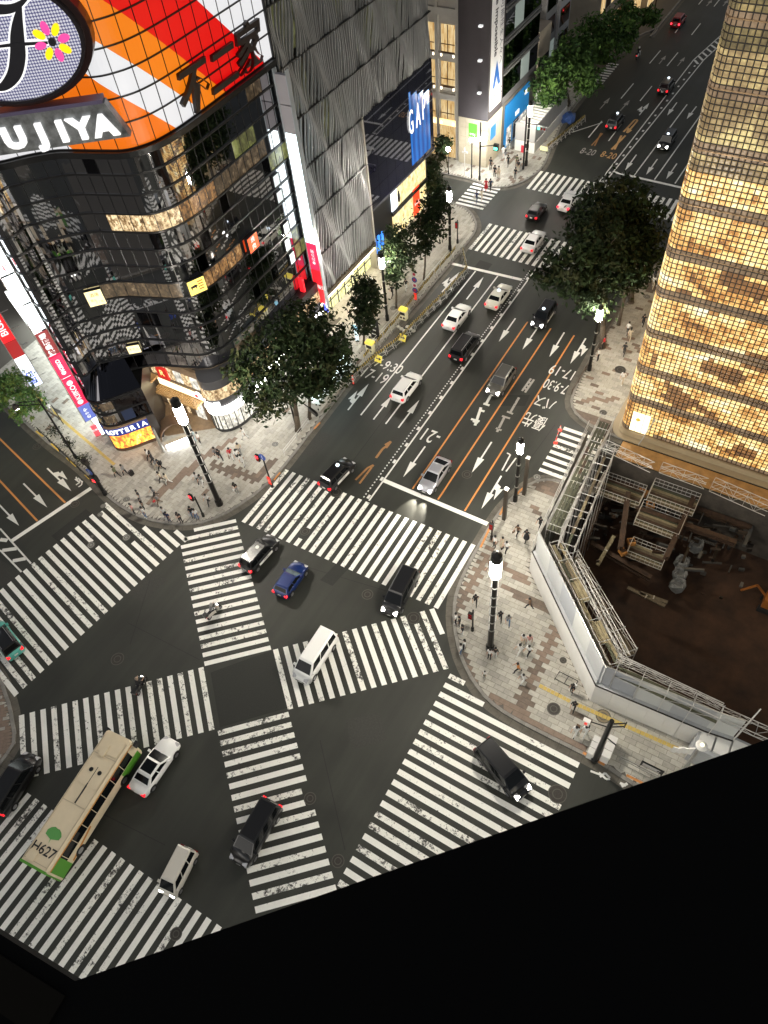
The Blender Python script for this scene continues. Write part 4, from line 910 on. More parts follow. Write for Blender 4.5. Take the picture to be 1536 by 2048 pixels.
q = MB(); q.box(-48.32, -48.2, 56, 68.9, 1.5, 1.56); q.build('mullion', TRIM, LB)
q = MB(); q.box(-48.6, LX, 68.75, 69.0, .1, 19.5); q.build('end_wall', mat('pale_edge', (.30, .28, .24), .5), LB)
GA = thing('dark_glass_store', 'dark glass clothing store with white capital letters on a blue screen', 'shop', (-48, 77, 0))
items = []
for r, (z0, z1) in enumerate([(8.4, 10.6), (10.6, 12.8), (12.8, 15.0), (15.0, 17.2), (17.2, 19.4)]):
    for k in range(8): q = MB(); y0 = 69.05 + k * 1.98; q.box(LX - .1, LX, y0 + .02, y0 + 1.96, z0 + .02, z1 - .02); q.build('glass_pane', mat('navy_glass', (.006, .006, .016), .025, spec=.9, ior=2.3), GA)
q = MB(); q.box(-48.5, LX - .12, 69.02, 84.95, 8.3, 19.45); q.box(-48.5, LX + .05, 69.0, 85.0, 8.1, 8.4); q.build('core', mat('navy_core', (.01, .01, .02), .6), GA)
y0, z0 = wx(LX, 816, 323); y1, z1 = wx(LX, 848, 160)
BLS = mat('blue_screen', (.01, .05, .2), .2); t = BLS.node_tree
bb_ = t.nodes['Principled BSDF']; g_ = node(t, 'ShaderNodeNewGeometry'); wv = node(t, 'ShaderNodeTexWave'); wv.bands_direction = 'Y'; wv.inputs['Scale'].default_value = .28; wv.inputs['Distortion'].default_value = 1.6; rr = node(t, 'ShaderNodeValToRGB')
rr.color_ramp.elements[0].color = (.003, .03, .16, 1); rr.color_ramp.elements[1].color = (.004, .17, .62, 1)
t.links.new(g_.outputs['Position'], wv.inputs['Vector']); t.links.new(wv.outputs['Fac'], rr.inputs[0]); t.links.new(rr.outputs[0], bb_.inputs['Emission Color']); bb_.inputs['Emission Strength'].default_value = .42
for a0, a1 in ((79.0, 79.4), (79.5, 80.9), (81.0, 82.4), (82.5, 83.9)): q = MB(); q.box(LX, LX + .06, a0, a1, 8.9, 17.6 - (a1 - 80) * .35); q.build('screen_panel', BLS, GA)
for ch, px in (('G', (822, 247)), ('A', (836, 232)), ('P', (847, 217))):
    yy, zz = wx(LX + .1, *px); text_at('letter', ch, 4.1, (LX + .12, yy, zz), (0, 1, 0), (0, 0, 1), SW, GA, sx=.40, off=.0, ext=.03)
LOW = interior_mat('clothing_store_interior', [(.5, .3, .08), (.95, .7, .28), (1, .88, .5), (1, .95, .75)], .8, 1.3)
for r, (z0, z1) in enumerate([(.3, 3.6), (4.3, 8.0)]):
    for k in range(6): q = MB(); y0 = 75.2 + k * 1.55; q.box(-48.55, -48.45, y0, y0 + 1.46, z0, z1); q.build('shop_window', glow('lit_poster_white', (.85, .92, 1), 1.6) if (r == 1 and k == 0) else LOW, GA)
q = MB(); q.box(-48.5, -48.3, 75.1, 84.6, 3.7, 4.2); q.build('floor_band', TRIM, GA)
q = MB(); q.box(-48.45, -48.35, 80.6, 82.3, .6, 4.4); q.build('red_sale_banner', glow('banner_red', (.9, .05, .01), .8), GA)
text_at('banner_lettering', 'SALE', .62, (-48.33, 81.45, 2.2), (0, 1, 0), (0, 0, 1), SW, GA, ext=.002)
for k in range(3): q = MB(); q.box(-48.5, -48.3, 70.2 + k * .9, 70.6 + k * .9, 1, 3.2); q.build('blue_light_strip', glow('strip_blue', (.05, .25, .9), .9), GA)
for k in range(5): q = MB(); q.lathe((-48.35, 76.9 + k * .18, 4.9), [(.12, 0), (.2, .5), (.16, 1.0), (.09, 1.25), (.1, 1.45)], 8); q.build('mannequin', BLACK, GA) if k == 0 else None

# ---- across the alley: dark panelled tower with banner, stone building
AB = thing('dark_panel_tower', 'dark brown panelled tower over a cream stone base with a white vertical banner', 'building', (-47, 100, 0))
DP = mat('dark_brown_panel', (.045, .038, .042), .5, noise=.1, nscale=.8)
q = MB(); q.box(-49.7, -45.1, 96.6, 101.3, 6.9, 46); q.build('tower_wall', DP, AB)
TILE = mat('cream_stone_tile', (.50, .44, .33), .6, noise=.08, nscale=1.5)
q = MB(); q.box(-49.68, -45.12, 96.62, 113.4, .1, 6.9); q.build('base_core', JOINT, AB)
for r in range(5):
    for k in range(4): q = MB(); q.box(-49.68 + k * 1.14 + .015, -49.68 + (k + 1) * 1.14 - .015, 96.57, 96.62, .15 + r * 1.34, .15 + (r + 1) * 1.34 - .03); q.build('stone_tile', TILE, AB)
    for k in range(4): q = MB(); q.box(-45.12, -45.07, 96.65 + k * 1.2, 96.65 + (k + 1) * 1.2 - .03, .15 + r * 1.34, .15 + (r + 1) * 1.34 - .03); q.build('stone_tile', TILE, AB)
q = MB(); q.box(-45.1, -45.0, 97.0, 100.6, 8.0, 46); q.build('banner', mat('banner_white', (.72, .70, .68), .6, emit=(1, .97, .93), es=.12), AB)
text_at('banner_lettering', 'achieving the impossible', 1.35, (-44.98, 98.3, wx(-45, 989, 137)[1] + 8.0), (0, 0, -1), (0, 1, 0), KBL, AB, ext=.003, off=.02)
text_at('banner_lettering', '新しい可能性を人々へ', 1.1, (-44.98, 99.9, wx(-45, 997, 130)[1] + 5.5), (0, 0, -1), (0, 1, 0), mat('ink_grey', (.18, .18, .2), .6), AB, ext=.003)
text_at('banner_lettering', 'ABLIC', 1.35, (-44.98, 98.8, 9.6), (0, 1, 0), (0, 0, 1), KBL, AB, ext=.003)
q = MB(); X_ = -44.97
for pts in ([(97.5, 10.7), (98.3, 10.7), (98.8, 12.0), (99.3, 10.7), (100.1, 10.7), (98.8, 14.0)],):
    q.add([(X_, y, z) for y, z in pts], [(0, 1, 2, 5), (2, 3, 4, 5)])
q.build('banner_emblem', glow('emblem_blue', (.01, .12, .42), .4), AB)
for k in range(7): q = MB(); z = 10.5 + k * 4.1; q.box(-46.6, -46.1, 96.15, 96.6, z, z + .22); q.build('wall_lamp', mat('lamp_pale', (.7, .7, .7), .4, emit=(1, 1, 1), es=.5), AB)
q = MB(); q.box(-48.0, -46.7, 96.5, 96.58, 4.3, 6.2); q.build('green_sign', glow('green_sign', (.10, .42, .03), .7), AB); text_at('sign_lettering', 'SMBC', .4, (-47.35, 96.49, 4.7), (1, 0, 0), (0, 0, 1), SW, AB, ext=.003)
q = MB(); q.box(-45.06, -45.0, 97.6, 99.3, 3.7, 5.5); q.build('blue_sign', glow('blue_sign', (.03, .2, .5), .7), AB)
q = MB(); q.box(-45.1, -44.9, 102.4, 110.8, .1, 6.4); q.build('blue_shop_front', mat('blue_front', (.01, .14, .35), .35, emit=(.008, .17, .42), es=.42), AB)
for y0, y1, z0, z1, mt in [(102.9, 104.6, .3, 3.0, REFI), (105.2, 107.2, .3, 3.0, mat('door_navy', (.01, .03, .09), .2)), (107.8, 110, .3, 2.8, REFI)]: q = MB(); q.box(-44.95, -44.86, y0, y1, z0, z1); q.build('shop_window', mt, AB)
for y0, z0 in ((105.9, 3.5), (109, 5.2)): q = MB(); q.box(-44.9, -44.84, y0, y0 + 1.3, z0, z0 + .6); q.build('white_logo_plate', SW, AB)
for f in range(9):
    z0 = 8.0 + f * 3.9
    for k in range(4): q = MB(); q.box(-45.15, -45.08, 101.4 + k * 3.0, 104.3 + k * 3.0, z0, z0 + 2.9); q.build('window', [DGLASS2, DGLASS, mat('curtained_window', (.2, .23, .22), .3, emit=(.5, .6, .55), es=.18)][(f * 5 + k * 3) % 7 // 3], AB)
    q = MB(); q.box(-45.2, -44.95, 101.3, 113.4, z0 + 2.95, z0 + 3.3); q.box(-45.2, -44.95, 101.3, 113.4, z0 + 3.5, z0 + 3.7); q.build('window_ledge', GREY, AB)
q = MB(); q.box(-60, -45.2, 101.3, 113.4, 6.9, 46); q.build('rear_wall', mat('grey_wall', (.12, .12, .125), .6), AB)
for z0, z1, m_ in ((24, 34, SMM['r']), (20.5, 23.8, WH)): q = MB(); q.box(-44.95, -43.6, 112.6, 112.9, z0, z1); q.build('projecting_sign', m_, AB)
ST = thing('stone_fronted_store', 'pale stone store with tall warm lit windows in a grid', 'building', (-54, 97, 0))
STN = mat('pale_stone', (.36, .34, .31), .65, noise=.08, nscale=.8)
q = MB(); q.box(-68, -49.9, 97.3, 112, .1, 46); q.build('wall', STN, ST)
CUR = interior_mat('curtained_interior', [(.35, .18, .05), (.75, .45, .16), (1, .75, .38), (1, .9, .6)], .55, 1.0, (2.5, 2.5, .35))
def rect_px(Y, a, c): x0, z1 = wy(Y, *a); x1, z0 = wy(Y, *c); return x0, x1, z0, z1
YS = 97.25
for a, c in [((882, 47), (910, 110)), ((882, 121), (910, 177)), ((882, 189), (909, 246))]:
    x0, x1, z0, z1 = rect_px(YS, a, c)
    for dx in (0, -3.1, -6.2):
        q = MB(); q.box(x0 + dx, x1 + dx, 97.2, 97.28, z0, z1); o = q.build('window', CUR, ST)
        q = MB(); q.box(x0 + dx, x1 + dx, 97.1, 97.18, z0, z0 + .3); q.box((x0 + x1) / 2 + dx - .05, (x0 + x1) / 2 + dx + .05, 97.1, 97.18, z0, z1); q.box(x0 + dx, x1 + dx, 97.1, 97.17, z0 + (z1 - z0) * .33, z0 + (z1 - z0) * .33 + .1); q.build('frame', mat('bronze_frame', (.12, .07, .04), .4, .5), ST)
        q = MB(); [q.lathe((xx, 97.0, z0 - .25), [(.12, 0), (.12, .3)], 8) for xx in (x0 + dx + .1, x1 + dx - .1)]; q.build('uplight', glow('uplight_warm', (1, .85, .6), 3), ST)
for k in range(4):
    q = MB(); q.box(-50.35 - k * 3.1, -49.9 - k * 3.1, 96.95, 97.3, .1, 46); q.build('pier', STN, ST)
for z in (9.0, 14.3, 19.7, 25.2, 30.6): q = MB(); q.box(-62, -49.9, 96.98, 97.3, z - .45, z + .35); q.build('cornice', STN, ST)
q = MB(); q.box(-62, -50.4, 97.1, 97.28, .3, 5.2); q.build('shop_window', CUR, ST)
q = MB(); q.box(-62, -50.4, 97.0, 97.1, 5.0, 5.8); q.build('lit_fascia', glow('fascia_amber', (1, .7, .3), 1.4), ST)
text_at('wall_lettering', 'H', 1.5, (-51.2, 97.0, 28.3), (1, 0, 0), (0, 0, 1), SW, ST, ext=.05, off=.04); text_at('wall_lettering', 'M', 1.3, (-52.9, 97.0, 28.4), (1, 0, 0), (0, 0, 1), SW, ST, ext=.05, off=.04)
# ---- construction shed on the far pavement
WHS = mat('shed_white', (.82, .81, .77), .55); GRS = mat('shed_grey', (.42, .42, .42), .55)
CS_ = thing('construction_shed', 'white and grey panelled construction enclosure with open ribbed top', 'site shed', (-41.8, 108, 0))
for k in range(8):
    y0 = 102.8 + k * 1.55; q = MB(); q.box(-40.3, -40.2, y0 + .02, y0 + 1.53, .14, 1.7); q.build('white_panel', WHS, CS_)
    q = MB(); q.box(-40.34, -40.26, y0 + .02, y0 + 1.53, 1.74, 4.2); q.build('grey_panel', GRS, CS_)
for k in range(2): x0 = -43.4 + k * 1.56; q = MB(); q.box(x0 + .02, x0 + 1.54, 102.78, 102.86, .14, 1.7); q.build('white_panel', WHS, CS_); q = MB(); q.box(x0 + .02, x0 + 1.54, 102.8, 102.88, 1.74, 4.2); q.build('grey_panel', GRS, CS_)
q = MB(); q.box(-43.45, -43.35, 102.8, 115.2, .14, 4.2); q.build('rear_panel', GRS, CS_)
for k in range(14): y0 = 103.2 + k * .85; q = MB(); q.box(-43.3, -40.4, y0, y0 + .3, 3.7, 3.95); q.build('roof_rib', WHS, CS_)
q = MB(); q.box(-43.3, -40.4, 103, 115, 2.6, 2.7); q.build('deck', mat('deck_white', (.55, .54, .5), .7), CS_)
q = MB(); q.path([(-43.9, 102.9, 4.0), (-43.9, 115, 4.0)], .04); [q.path([(-43.9, 103 + k * 2, .14), (-43.9, 103 + k * 2, 4.0), (-43.3, 103 + k * 2, 4.0)], .04) for k in range(7)]; q.build('scaffold_rail', STEEL, CS_)
q = MB(); q.box(-41.9, -41.1, 102.72, 102.78, .8, 1.4); q.build('louvre_vent', DARK, CS_)
SK = thing('notice_board', 'pale yellow notice plate at the end of the far barricades', 'sign', (-38.9, 101.5, .1)); p = G(1087, 306)
q = MB(); q.box(p.x - .6, p.x + .6, p.y - .04, p.y + .04, .35, 1.0); q.build('plate', mat('notice_yellow', (.75, .72, .4), .5, emit=(1, 1, .6), es=.2), SK); q = MB(); q.box(p.x - .5, p.x - .42, p.y, p.y + .3, 0, .4); q.box(p.x + .42, p.x + .5, p.y, p.y + .3, 0, .4); q.build('foot', DARK, SK)
TP_ = thing('tarpaulin_bundle', 'blue tarpaulin bundle beside the white construction shed', 'tarpaulin', (-39.4, 114, 0))
q = MB(); rnd.seed(11); q.lathe((-39.3, 113.9, .12), [(.9, 0), (1.15, .3), (1.0, .7), (.6, 1.1), (.15, 1.25)], 11); q.v = [(x + rnd.uniform(-.16, .16), y + rnd.uniform(-.3, .3) * 2, z) for x, y, z in q.v]; q.build('sheet', mat('tarp_blue', (.03, .07, .22), .5), TP_)
# ---- more buildings up the street on the left
def far_building(label, x, y0, y1, z, wallm, winm, fl=3.6, bay=2.6, name='street_building', base=None):
    B_ = thing(name, label, 'building', (x - 4, (y0 + y1) / 2, 0)); q = MB(); q.box(x - 14, x, y0 + .03, y1 - .03, .1, z); q.build('wall', wallm, B_)
    nb_ = max(1, int((y1 - y0) / bay)); bw = (y1 - y0) / nb_
    for f in range(int((z - 5) / fl)):
        for k in range(nb_):
            wm = winm[(f * 7 + k * 3 + int(y0)) % len(winm)]; q = MB(); zz = 5 + f * fl; q.box(x, x + .04, y0 + k * bw + .35, y0 + (k + 1) * bw - .35, zz + .6, zz + fl - .5); q.build('window', wm, B_)
    for k in range(nb_): q = MB(); q.box(x, x + .08, y0 + k * bw + .2, y0 + (k + 1) * bw - .2, .3, 3.6); q.build('shop_window', base or REFI, B_)
    q = MB(); q.box(x, x + .5, y0 + .1, y1 - .1, 3.8, 4.6); q.build('fascia', wallm, B_); return B_
CW = MATS['curtained_window']; GW = mat('grey_render', (.26, .26, .26), .7, noise=.12, nscale=.5); CREW = mat('cream_wall', (.36, .31, .24), .7, noise=.1, nscale=.5)
far_building('narrow cream building with a large recessed window past the blue shop front', -45.0, 113.5, 118, 12, CREW, [DGLASS2], bay=4)
far_building('grey rendered block with paired windows behind the street trees', -46.0, 118, 122.5, 46, GW, [DGLASS2, CW, DGLASS])
far_building('pale grey block with a slanting white stair rail behind the street trees', -45.6, 122.5, 127, 44, mat('pale_render', (.40, .40, .41), .7), [DGLASS2, DGLASS])
far_building('warm lit shop building with fluted cream front past the side street', -44.5, 138.5, 149, 30, CREW, [CUR, DGLASS2, CUR, REFI], base=CUR)
far_building('brown building with white zigzag sign past the fluted shops', -43.2, 149, 158, 30, mat('brown_wall', (.2, .14, .09), .7), [CUR, DGLASS2, REFI], base=CUR)
far_building('cream shop building with a blue and white sign board at the far end', -42.0, 158, 172, 28, CREW, [CUR, DGLASS2], base=CUR)
far_building('dim stone block at the far end of the street', -42.0, 172, 215, 34, GW, [DGLASS2, CUR, DGLASS2])
for i, (lab, y, z0, z1, mm) in enumerate([('red and white lit blade sign above the grey block', 117.6, 25, 36, SMM['r']), ('white blade sign lit from within over the tree tops', 120.6, 24, 36, BLW), ('small yellow blade sign under the white one', 120.6, 20.8, 23.8, glow('blade_yellow', (.9, .7, .3), .8)), ('white slanted sign frame over the far trees', 149.2, 9, 16, WH)]):
    S_ = thing('blade_sign', lab, 'sign', (-44.2, y, z0)); q = MB(); q.box(-45.0, -43.9, y, y + .35, z0, z1); q.build('light_box', mm, S_); q = MB(); q.box(-45.1, -43.85, y - .05, y + .4, z0 - .15, z0); q.build('bracket', STEEL, S_)
FSN = thing('direction_sign', 'pale sign board with blue writing at the far left kerb', 'sign', (-40, 160, 0)); q = MB(); q.box(-43, -40, 158.6, 158.8, 4.8, 8); q.build('board', mat('board_pale', (.5, .48, .44), .5, emit=(1, .95, .85), es=.2), FSN); text_at('sign_lettering', '銀座', 1.3, (-41, 158.55, 6.4), (1, 0, 0), (0, 0, 1), mat('ink_blue', (.02, .03, .3), .5), FSN, ext=.004)
q = MB(); q.tube((-40.6, 158.7, 0), (-40.6, 158.7, 5), .12, 8); q.build('post', DARK, FSN)

# ---- the lantern: glass block building
HB = thing('glass_block_building', 'glowing amber glass block building with a rounded corner', 'building', (-2, 70, 0))
BS = .4286; HX0, HY0, HR = -9.75, 55.05, .85
def hpt(u):                                      # along the west face (u<0), round the corner, then the south face
    arc = HR * PI / 2
    if u < 0: return Vector((HX0, HY0 + HR - u)), Vector((-1, 0))
    if u < arc: a = PI + u / HR; return Vector((HX0 + HR + HR * math.cos(a), HY0 + HR + HR * math.sin(a))), Vector((math.cos(a), math.sin(a)))
    return Vector((HX0 + HR + (u - arc), HY0)), Vector((0, -1))
def block_mat(name, kind):
    m = mat(name, (.12, .09, .06), .25, spec=.25); t = m.node_tree; b = t.nodes['Principled BSDF']; L = t.links.new
    g = node(t, 'ShaderNodeNewGeometry'); mp = node(t, 'ShaderNodeMapping'); mp.inputs['Scale'].default_value = (.16, .12, .34)
    n = node(t, 'ShaderNodeTexNoise'); n.inputs['Scale'].default_value = 1.5; n.inputs['Detail'].default_value = 5; n.inputs['Roughness'].default_value = .62; n.inputs['Distortion'].default_value = .4
    sn = node(t, 'ShaderNodeVectorMath', operation='SNAP'); sn.inputs[1].default_value = (BS, BS, BS); wn = node(t, 'ShaderNodeTexWhiteNoise')
    ma = node(t, 'ShaderNodeMath', operation='MULTIPLY_ADD'); ma.inputs[1].default_value = .14; mb = node(t, 'ShaderNodeMath', operation='SUBTRACT'); mb.inputs[1].default_value = .07
    n2 = node(t, 'ShaderNodeTexNoise'); n2.inputs['Scale'].default_value = 4.5; n2.inputs['Detail'].default_value = 2; mc = node(t, 'ShaderNodeMath', operation='MULTIPLY_ADD'); mc.inputs[1].default_value = .24; md = node(t, 'ShaderNodeMath', operation='SUBTRACT'); md.inputs[1].default_value = .12
    r = node(t, 'ShaderNodeValToRGB'); e = r.color_ramp.elements; e[0].position = .30; e[1].position = .70
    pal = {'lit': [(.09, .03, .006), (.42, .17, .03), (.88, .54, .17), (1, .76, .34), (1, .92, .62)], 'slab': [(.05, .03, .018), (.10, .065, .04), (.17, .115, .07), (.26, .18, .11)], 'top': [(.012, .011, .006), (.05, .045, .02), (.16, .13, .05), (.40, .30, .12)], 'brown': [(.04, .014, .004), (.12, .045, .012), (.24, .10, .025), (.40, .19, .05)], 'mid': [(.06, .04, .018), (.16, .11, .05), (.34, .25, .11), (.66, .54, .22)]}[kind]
    e[0].color = (*pal[0], 1); e[1].color = (*pal[-1], 1)
    for i, c in enumerate(pal[1:-1]): x = e.new(.30 + .40 * (i + 1) / (len(pal) - 1)); x.color = (*c, 1)
    L(g.outputs['Position'], mp.inputs['Vector']); L(mp.outputs[0], n.inputs['Vector']); L(g.outputs['Position'], sn.inputs[0]); L(sn.outputs[0], wn.inputs['Vector']); L(g.outputs['Position'], n2.inputs['Vector'])
    L(wn.outputs['Value'], ma.inputs[0]); L(n.outputs['Fac'], ma.inputs[2]); L(ma.outputs[0], mb.inputs[0]); L(n2.outputs['Fac'], mc.inputs[0]); L(mb.outputs[0], mc.inputs[2]); L(mc.outputs[0], md.inputs[0]); L(md.outputs[0], r.inputs[0])
    L(r.outputs[0], b.inputs['Emission Color']); b.inputs['Emission Strength'].default_value = {'lit': .95, 'slab': .8, 'top': .7, 'mid': .85, 'brown': .9}[kind]
    return m
BM = [block_mat('glass_block_lit', 'lit'), block_mat('glass_block_slab', 'slab'), block_mat('glass_block_top', 'top'), block_mat('glass_block_mid', 'mid'), block_mat('glass_block_brown', 'brown')]
arc = HR * PI / 2; ub = [-.02 - BS * k for k in range(70)][::-1] + [arc * k / 4 for k in range(4)] + [arc + BS * k for k in range(64)]
rows = [(.9 + BS * k) for k in range(104)]
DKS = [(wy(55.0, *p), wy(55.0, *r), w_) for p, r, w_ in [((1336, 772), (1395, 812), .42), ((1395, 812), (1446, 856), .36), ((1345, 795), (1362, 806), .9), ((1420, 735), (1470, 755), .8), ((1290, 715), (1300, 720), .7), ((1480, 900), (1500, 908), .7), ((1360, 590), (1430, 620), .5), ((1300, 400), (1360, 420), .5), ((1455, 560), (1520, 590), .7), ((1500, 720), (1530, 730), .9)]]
items = []; GAPW = .042
def row_kind(z):
    f = (z + BS / 2 - .9) % 4.15
    if min(f, 4.15 - f) < BS * 1.0: return 1
    if z > 36.2: return 2
    if z > 28.2: return 3
    return 0
for i in range(len(ub) - 1):
    u0, u1 = ub[i], ub[i + 1]
    if u1 - u0 > BS * 1.3: continue
    (a, na), (c, nc) = hpt(u0), hpt(u1); d = (c - a).normalized(); a2, c2 = a + d * GAPW, c - d * GAPW
    for z in rows:
        k = row_kind(z); z0, z1 = z + GAPW, z + BS - GAPW
        if u0 >= arc + BS * 2 and u0 < arc + BS * 6 and z < 3.9: k = 0
        if u0 > arc and k == 0:
            xm, zm = (a.x + c.x) / 2, z + BS / 2
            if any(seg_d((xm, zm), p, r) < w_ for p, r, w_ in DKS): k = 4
        ia, ic = a2.lerp(c2, .16) + na * .05, a2.lerp(c2, .84) + nc * .05; zz0, zz1 = z0 + .06, z1 - .06
        q = MB(); q.add([(*a2, z0), (*c2, z0), (*c2, z1), (*a2, z1), (*ia, zz0), (*ic, zz0), (*ic, zz1), (*ia, zz1)], [(0, 1, 5, 4), (1, 2, 6, 5), (2, 3, 7, 6), (3, 0, 4, 7), (4, 5, 6, 7)], 0)
        items.append((math.dist((a.x, a.y, z), (0, 0, H)) + (0 if 0 < proj_ok(a.x, a.y, z) else 500), q, k))
items.sort(key=lambda t: t[0])
for _, q, k in items[:300]: q.build('glass_block', BM[k], HB)
restb = [MB() for _ in BM]
for _, q, k in items[300:]: restb[k].merge(q)
for q, m_ in zip(restb, BM): tag(q.build('glass_block_field', m_, HB), kind='stuff')
q = MB(); poly = [hpt(u)[0] - hpt(u)[1] * .03 for u in [-30, -.02, 0, arc * .25, arc * .5, arc * .75, arc, arc + 27.5]] + [Vector((18, 86))]
q.prism(poly, .6, 46); q.build('block_backing', mat('joint_black', (.012, .008, .005), .6), HB)
# floor ledges seen as bands on the face
for f in range(11):
    z = .9 + 4.15 * f - .08; q = MB()
    us = [-29.9, -.02] + [arc * k / 4 for k in range(5)] + [arc + 27]
    for a_, c_ in zip(us[:-1], us[1:]):
        (p0, n0), (p1, n1) = hpt(a_), hpt(c_); p = [p0 - n0 * .02, p1 - n1 * .02, p1 + n1 * .075, p0 + n0 * .075]; p = [p[3], p[2], p[1], p[0]]
        q.hexa([(*x, z) for x in p] + [(*x, z + .07) for x in p])
    q.build('floor_ledge', mat('bronze_ledge', (.30, .20, .11), .4, .6), HB)
q = MB(); poly2 = [hpt(u)[0] + hpt(u)[1] * .25 for u in [-30, -.02, 0, arc * .25, arc * .5, arc * .75, arc, arc + 27.5]] + [Vector((18, 86))]; q.prism(poly2, .1, .85); q.build('plinth', mat('plinth_stone', (.42, .34, .22), .4), HB)
q = MB(); poly2 = [hpt(u)[0] + hpt(u)[1] * .9 for u in [-30, -.02, 0, arc * .25, arc * .5, arc * .75, arc, arc + 27.5]] + [Vector((18, 86))]; q.prism(poly2, .1, .22); q.build('step', mat('step_stone', (.36, .29, .19), .5), HB)
for k in range(3): q = MB(); q.wall((HX0 + HR, HY0), (1, 0), .1 + k * .6, .66 + k * .6, 1.0, 3.6, .06, .1); q.build('display_window', glow('display_cream', (1, .86, .55), 1.25), HB)
q = MB(); q.lathe((HX0 + 1.6, HY0 - .12, 2.6), [(.1, 0), (.24, .12), (.1, .3)], 10); q.build('display_ornament', mat('ornament_gold', (.6, .45, .05), .4), HB)
FL = thing('flag_pole', 'thin pale pole leaning out from the glass block wall', 'pole', (-7.5, 55, 3)); p0 = V(1307, 858, 3.0); q = MB(); q.tube((-6.6, 55.0, 3.4), (-7.2, 52.9, 1.4), .05, 6); q.tube((-6.65, 55.05, 3.35), (-6.72, 54.85, 3.2), .12, 8); q.build('pole', STEEL, FL)
# ---- the tower the picture is taken from
VT = thing('viewing_tower', 'black tower edge under the camera filling the lower right', 'building', (4, -8, 0))
ZT = 57.2; a = G(150, 1962, ZT); c = G(1536, 1478, ZT); dv = (c - a).normalized(); sd = (G(0, 1868, ZT) - a).normalized(); e0 = a + dv * 2.6; e1 = a + sd * 9
a_in = a + dv * .25
foot = [a_in, e0, Vector((30, e0.y + .3)), Vector((30, -26)), Vector((a_in.x, -26))]
q = MB(); q.prism(foot[::-1], .1, ZT - .05); q.build('tower_wall', BLACKM, VT)
q = MB(); q.prism([a, e0, e0 + Vector((.3, -.3)), Vector((e0.x, -9)), Vector((a.x - 3, -9)), a + sd * 3][::-1], ZT - .05, ZT); q.build('roof_ledge', BLACKM, VT)
BRN = mat('reflection_brown', (.004, .003, .0015), .8, spec=.1)  # brown colour paints a faint reflection along the ledge
q = MB(); k0 = a + sd * .02 ; nn = Vector((-sd.y, sd.x)); nn = nn if nn.dot(Vector((0, -1))) > 0 else -nn
for u0, u1 in ((.02, .075),): 
    p = [a + sd * .0 + nn * u0, a + sd * 2.9 + nn * u0, a + sd * 2.9 + nn * u1, a + sd * .0 + nn * u1]
    ar = sum(p[i].x * p[(i + 1) % 4].y - p[(i + 1) % 4].x * p[i].y for i in range(4)); p = p if ar > 0 else p[::-1]
    q.hexa([(*x, ZT - .02) for x in p] + [(*x, ZT + .004) for x in p])
q.build('reflection_strip', BRN, VT)
# lit windows added on the tower's unseen faces, for reflections and light below
OFF = [glow('unseen_glow_warm', (1, .86, .62), 3.4), glow('unseen_glow_cool', (.88, .97, 1), 3.2), DGLASS2]
rnd.seed(21)
def tower_windows(P, e, ln):
    n_ = (e.y, -e.x); q3 = [MB(), MB(), MB()]
    for f in range(13):
        for k in range(int(ln / 2.4)):
            kk = 2 if rnd.random() < .38 else int(rnd.random() < .4); q3[kk].wall(P, e, k * 2.4 + .2, k * 2.4 + 2.2, 6 + f * 3.9, 8.7 + f * 3.9, -.04, .03)
    for q_, m_ in zip(q3, OFF):
        if q_.v: tag(q_.build('unseen_window', m_, VT), kind='stuff')
tower_windows(Vector((30, e0.y + .3)), Vector((-1, 0)), 27); tower_windows(Vector((a_in.x, a_in.y - 2)), Vector((0, -1)), 22)

q = MB(); q.box(-8.9, 40, 51.75, 54.0, .0, .1); AD = tag(q.build('alley_path', mat('alley_glow_brown', (.36, .20, .07), .7, noise=.35, nscale=.7)), kind='structure')  # brown puts the glow of the amber wall into the path colour
for k in range(16): q = MB(); q.box(-8.8 + k * 1.83, -8.8 + k * 1.83 + 1.8, 51.8, 52.85, .1, .115); q.build('glow_brown_sheet', MATS['alley_glow_brown'], AD); q = MB(); q.box(-8.8 + k * 1.83, -8.8 + k * 1.83 + 1.8, 52.88, 53.95, .1, .115); q.build('glow_brown_sheet', MATS['alley_glow_brown'], AD)
